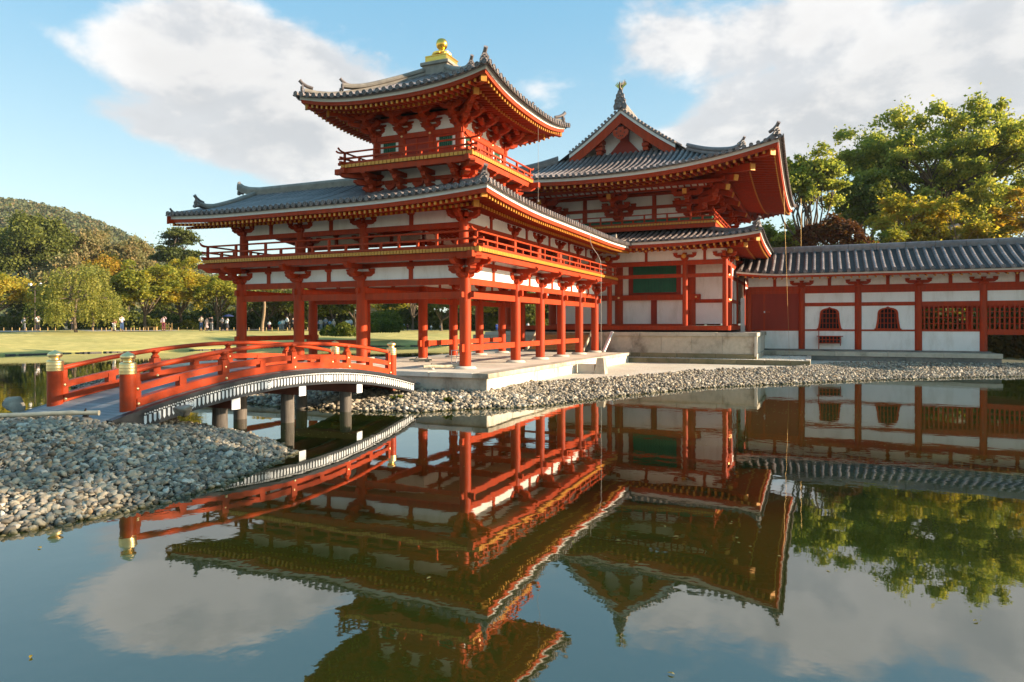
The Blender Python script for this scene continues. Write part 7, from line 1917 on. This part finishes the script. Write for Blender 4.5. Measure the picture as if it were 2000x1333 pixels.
fence('low fence of yellow bamboo pegs behind the pink coat', list(range(182, 300, 9)), 73, 76); fence('low fence of bamboo pegs in front of the umbrella group', [305, 318, 334, 350, 364, 378, 394, 402, 416, 430, 444, 458], 77, 78)
fence('low fence of bamboo pegs along the path in the first bay', [470, 488, 505, 522, 530, 545, 560, 572, 588, 600], 76, 77)
gt = thing('bamboo_gate', 'small open-slat bamboo gate beside the woman raising her arm', 'gate', tuple(at(327, 77)), None, None, YAW)
for i in range(4): boxpart('slat', gt, 'bamboo_post', -.5 + i * .33 - .035, -.5 + i * .33 + .035, -.03, .03, 0, .85)
for z in (.28, .62): boxpart('crossbar', gt, 'bamboo_post', -.55, .6, -.055, -.031, z, z + .06)
bn = thing('garden_bench', 'low wooden bench in front of the flat-topped bush', 'bench', tuple(at(295, 78)), None, None, YAW)
boxpart('seat', bn, 'bamboo_post', -.7, .7, -.2, .2, .36, .42)
for x in (-.6, .6): boxpart('leg', bn, 'bamboo_post', x - .05, x + .05, -.18, .18, 0, .359)

# ================================================================ hill
rng = np.random.default_rng(77)
HU = np.array([-1500, -700, -300, -60, 0, 60, 120, 180, 230, 280, 330, 400, 520, 700, 900]); HV = np.array([330, 345, 366, 380, 384, 391, 404, 424, 446, 468, 492, 520, 560, 600, 640])
ZH = 420
def hill_h(u, Z):
    top = 2.2 + (633.2 - np.interp(u, HU, HV)) / 1344.4 * ZH - 11
    return 1.5 + np.maximum(0, top) * sstep((Z - 170) / (ZH - 170)) * np.where(Z > ZH, 1 - .5 * sstep((Z - ZH) / 200), 1)
us = np.linspace(-1500, 900, 110); Zs = np.linspace(165, 640, 50); U, ZZ = np.meshgrid(us, Zs)
X = (U - 1000) / 1344.4 * ZZ
px = CAM_POS[0] + FWD.x * ZZ + RGT.x * X; py = CAM_POS[1] + FWD.y * ZZ + RGT.y * X
vs = np.stack([px, py, hill_h(U, ZZ)], -1).reshape(-1, 3); ix = np.arange(U.size).reshape(U.shape)
hill = struct('hill', join_numpy('hill', vs, np.stack([ix[:-1, :-1], ix[:-1, 1:], ix[1:, 1:], ix[1:, :-1]], -1).reshape(-1, 4), M['hill']))
n = 4200; u = rng.uniform(-420, 640, n); Z = rng.uniform(175, ZH + 18, n) 
X = (u - 1000) / 1344.4 * Z; cx = CAM_POS[0] + FWD.x * Z + RGT.x * X; cy = CAM_POS[1] + FWD.y * Z + RGT.y * X; cz = hill_h(u, Z)
cr = rng.uniform(1.6, 4.6, n); k = 64
d = rng.normal(size=(n, k, 3)); d /= np.linalg.norm(d, axis=2)[:, :, None]; d[:, :, 2] = np.abs(d[:, :, 2])
P = np.stack([cx, cy, cz + cr * .5], 1)[:, None] + d * (cr[:, None] * rng.uniform(.75, 1.05, (n, k)))[:, :, None] * np.array([1, 1, 1.1])
struct('hill_forest', leaves_mesh('hill_forest', P.reshape(-1, 3), .72, LM['forest'], asp=.8), 'stuff')

# ================================================================ air
g = G(); g.box(-1750, 1750, -1750, 1750, -2.6, 125)
hm = bpy.data.materials.new('haze_air'); hm.use_nodes = True; hn = hm.node_tree; hn.nodes.clear()
pv = hn.nodes.new('ShaderNodeVolumePrincipled'); pv.inputs['Density'].default_value = HAZE; pv.inputs['Color'].default_value = (.80, .90, 1.0, 1)
ho = hn.nodes.new('ShaderNodeOutputMaterial'); hn.links.new(pv.outputs[0], ho.inputs['Volume'])
struct('haze', g.mesh('haze', hm, 0), 'stuff')

# ================================================================ people
SKIN = simple('skin', (.48, .28, .19), .6); HAIR = simple('dark_hair', (.02, .016, .014), .6)
CLOTH = {}
def cloth(c):
    if c not in CLOTH: CLOTH[c] = simple('cloth_%d' % len(CLOTH), c, .85, vary=.12, scale=9, spec=.2)
    return CLOTH[c]
def skin_mesh(name, verts, edges, radii, sub=1):
    me = bpy.data.meshes.new(name); me.from_pydata(verts, edges, []); o = bpy.data.objects.new(name, me); COL.objects.link(o)
    o.modifiers.new('skin', 'SKIN'); s = o.modifiers.new('sub', 'SUBSURF'); s.levels = sub; s.render_levels = sub
    for i, r in enumerate(radii):
        rr = (r, r) if isinstance(r, (int, float)) else r
        me.skin_vertices[0].data[i].radius = rr
    me.skin_vertices[0].data[0].use_root = True
    dg = bpy.context.evaluated_depsgraph_get(); ev = o.evaluated_get(dg); res = bpy.data.meshes.new_from_object(ev); res.name = name
    bpy.data.objects.remove(o); 
    res.polygons.foreach_set('use_smooth', [True] * len(res.polygons)); res.materials.clear(); res.materials.append(SKIN)
    return res
def pose_meshes(kind):
    """body, top, trousers, hair and shoes of one pose; facing -Y, 1.70 m tall"""
    hip, chest, neck, head0, head1 = (0, 0, .92), (0, -.01, 1.25), (0, 0, 1.44), (0, -.015, 1.53), (0, -.02, 1.64)
    if kind == 'walk': lk, la, rk, ra = (.09, -.16, .50), (.09, -.24, .08), (-.09, .10, .50), (-.09, .34, .14)
    else: lk, la, rk, ra = (.10, -.02, .50), (.11, .0, .08), (-.10, .0, .50), (-.12, .03, .08)
    tl = lambda a: (a[0], a[1] - .13, a[2] - .045)
    if kind == 'photo': le, lh, re, rh = (.27, -.20, 1.30), (.07, -.26, 1.55), (-.27, -.20, 1.30), (-.07, -.26, 1.55)
    elif kind == 'reach': le, lh, re, rh = (.34, -.10, 1.46), (.58, -.12, 1.62), (-.26, -.04, 1.15), (-.24, -.15, .92)
    elif kind == 'hold': le, lh, re, rh = (.25, -.05, 1.13), (.12, -.28, 1.20), (-.25, -.05, 1.13), (-.10, -.28, 1.18)
    elif kind == 'shade': le, lh, re, rh = (.33, -.05, 1.35), (.14, -.12, 1.66), (-.24, .0, 1.13), (-.24, -.10, .90)
    elif kind == 'walk': le, lh, re, rh = (.26, .12, 1.16), (.26, .02, .93), (-.26, -.10, 1.16), (-.25, -.28, .98)
    else: le, lh, re, rh = (.24, .02, 1.14), (.25, -.06, .88), (-.24, .02, 1.14), (-.25, -.06, .88)
    LS_, RS_ = (.17, 0, 1.40), (-.17, 0, 1.40); lhip, rhip = (.09, 0, .88), (-.09, 0, .88)
    V = [hip, chest, neck, head0, head1, LS_, le, lh, RS_, re, rh, lhip, lk, la, tl(la), rhip, rk, ra, tl(ra)]
    E = [(0, 1), (1, 2), (2, 3), (3, 4), (2, 5), (5, 6), (6, 7), (2, 8), (8, 9), (9, 10), (0, 11), (11, 12), (12, 13), (13, 14), (0, 15), (15, 16), (16, 17), (17, 18)]
    R = [(.14, .10), (.15, .105), .055, .085, .085, .06, .042, .035, .06, .042, .035, .085, .058, .042, .035, .085, .058, .042, .035]
    body = skin_mesh('body', V, E, R)
    mid = lambda a, b, f: tuple(a[i] + (b[i] - a[i]) * f for i in range(3))
    top = skin_mesh('top', [chest, (0, 0, .96), (0, 0, 1.41), LS_, le, mid(le, lh, .75), RS_, re, mid(re, rh, .75)], [(0, 1), (0, 2), (2, 3), (3, 4), (4, 5), (2, 6), (6, 7), (7, 8)], [(.175, .125), (.165, .12), (.10, .085), .075, .06, .052, .075, .06, .052])
    tro = skin_mesh('trousers', [(0, 0, .95), lhip, lk, mid(lk, la, .85), rhip, rk, mid(rk, ra, .85)], [(0, 1), (1, 2), (2, 3), (0, 4), (4, 5), (5, 6)], [(.16, .115), .10, .078, .068, .10, .078, .068])
    skr = (lambda g: (g.lathe([(.29, .42), (.25, .60), (.20, .80), (.165, 1.0)], 14), g.mesh('skirt', SKIN, 60))[-1])(G())
    g = G(); g.lathe([(.104, .0), (.112, .05), (.106, .10), (.075, .145), (.01, .165)], 12, (0, .014, 1.565)); g.lathe([(.07, -.14), (.09, -.05), (.10, .02)], 10, (0, .045, 1.58)); hair = g.mesh('hair', HAIR, 60)
    g = G()
    for a in (la, ra): g.box(a[0] - .045, a[0] + .045, a[1] - .17, a[1] + .07, a[2] - .085, a[2] - .0)
    shoes = g.mesh('shoes', HAIR, 0)
    return body, top, tro, skr, hair, shoes
def colour(o, mat): o.material_slots[0].link = 'OBJECT'; o.material_slots[0].material = mat
def person(label, u, v, hpx, top, low, kind='stand', face=0, skirt=False, hair=(.02, .016, .014), z=None, extra=None):
    ms = cached(('pose', kind), lambda: pose_meshes(kind))
    Z = 1.66 * 1344.4 / hpx; Z = min(max(Z, 64), 73)
    hgt = hpx * Z / 1344.4
    p = at(u, Z); s = hgt / 1.72
    t = thing('person', label, 'person', tuple(p), None, None, YAW + radians(face)); t.scale = (s, s, s)
    link('body', ms[0], t)
    o = link('top', ms[1], t); colour(o, cloth(top))
    o = link('skirt' if skirt else 'trousers', ms[3] if skirt else ms[2], t); colour(o, cloth(low))
    o = link('hair', ms[4], t); colour(o, cloth(hair)); link('shoes', ms[5], t)
    return t
WH = (.75, .73, .70); DK = (.03, .03, .035); GY = (.25, .25, .26); BL_ = (.05, .10, .22); PK = (.62, .14, .20); BG = (.48, .38, .28); TL = (.06, .35, .42); RD = (.60, .07, .03); MR = (.16, .03, .05)
person('person in a grey top reaching both arms up with a phone by the left shrub', 47, 650, 28, GY, (.18, .18, .2), 'reach', 0)
person('person in a white shirt and dark trousers holding a camera to the face', 74, 650, 31, WH, DK, 'photo', 40)
person('person in dark clothes half hidden behind the weeping tree trunk', 142, 647, 27, DK, DK, 'stand', 30)
person('person in a bright pink coat and white trousers facing the pond', 223, 648.5, 27, PK, WH, 'stand', 0)
person('tall person in a white shirt and blue jeans walking beside the pink coat', 237.5, 648.5, 32.5, WH, BL_, 'hold', 60)
person('person in a pale pink jacket and maroon trousers with one arm raised to the head', 319, 647.5, 29.5, (.50, .34, .38), MR, 'shade', 20)
person('person in a cream jacket and blue jeans left of the pink dress', 393, 646, 30, BG, BL_, 'hold', 10)
person('person in a long pale pink dress between two others', 404, 646, 26, (.50, .36, .33), (.46, .33, .31), 'stand', 0, True)
person('person in a black jacket and grey trousers raising a camera', 413.5, 646, 29, DK, GY, 'photo', -20)
person('person in a grey jacket and dark trousers standing close to the umbrella', 434, 647, 28, GY, DK, 'hold', -20)
pu = person('person in a white blouse and black skirt under a dark blue umbrella', 443.5, 647.5, 25.5, WH, DK, 'shade', -20, True)
um = thing('umbrella', 'dark blue umbrella held over the white blouse', 'umbrella', tuple(at(446, 77, ZG + 1.15)), None, None, 0)
g = G(); g.lathe([(.62, 0), (.60, .02), (.42, .15), (.2, .22), (.02, .25)], 10, (0, 0, .42)); link('canopy', g.mesh('canopy', cloth((.02, .035, .10)), 30), um); g = G(); g.tube([(0, 0, 0), (0, 0, .72)], .015, 5); link('shaft', g.mesh('shaft', M['metal'], 40), um)
person('person in a white top and dark trousers seated low beside the pale trunk', 526, 639.5, 20, WH, MR, 'hold', 0)
person('person in a teal jacket left of the white shirts', 547, 641, 22, TL, GY, 'stand', 20)
person('person in a plain white shirt behind the striding one', 552.5, 642, 24, WH, GY, 'stand', 0)
person('person in a white shirt with dark tie and black trousers striding along the path', 560.5, 645.5, 30, WH, DK, 'walk', -60)
person('person in black half hidden behind the second corridor column', 572, 645, 27, DK, DK, 'walk', 60)
person('person in a slate blue top at the left of the middle group', 624.5, 641, 24, (.16, .2, .27), DK, 'stand', 0)
person('person in a tan top just behind the slate blue one', 627, 640, 24, BG, GY, 'stand', 20)
person('tall person in grey with dark trousers in the middle group', 636, 642.5, 27, GY, (.06, .07, .1), 'hold', 0)
person('person in a blue jacket right of the tall grey one', 644, 639.5, 22, (.07, .22, .38), DK, 'hold', -10)
person('person in a beige coat with grey hair beside the blue jacket', 651.5, 639.5, 23, BG, GY, 'stand', 10, hair=(.4, .38, .35))
person('person in a bright red jacket and dark trousers with a backpack', 667, 639, 20, RD, DK, 'stand', 180)
person('person in a white top and pink skirt right of the red jacket', 678, 640, 24, WH, PK, 'hold', 0, True)
person('person in a striped white shirt and blue trousers beside the pink skirt', 684.5, 642, 25, (.6, .6, .62), BL_, 'stand', 10)
person('person in dark clothes right of the sunlit left column', 728, 640, 23, DK, (.08, .06, .05), 'hold', 0)
person('person in a grey top left of the far path on the mound', 775, 637, 15, GY, DK, 'stand', 0)
person('person in a pale blue top in the middle of the far path', 788, 637, 16, (.22, .34, .5), BL_, 'stand', 0)
person('person in a brown jacket at the right of the far path', 796, 637, 14.5, (.14, .07, .05), DK, 'stand', 0)
person('person in white in the shade left of the inner column', 842, 632, 12, WH, GY, 'stand', 0)
person('person in black and white in the shade of the leaning pine', 860, 630, 12, GY, DK, 'stand', 0)
person('person in a white shirt standing under the trees behind the third bay', 1031, 633, 17, WH, DK, 'stand', 0)
person('person in a bright blue coat behind the second right bay', 970, 636, 15, (.04, .12, .45), (.04, .12, .45), 'stand', 0)
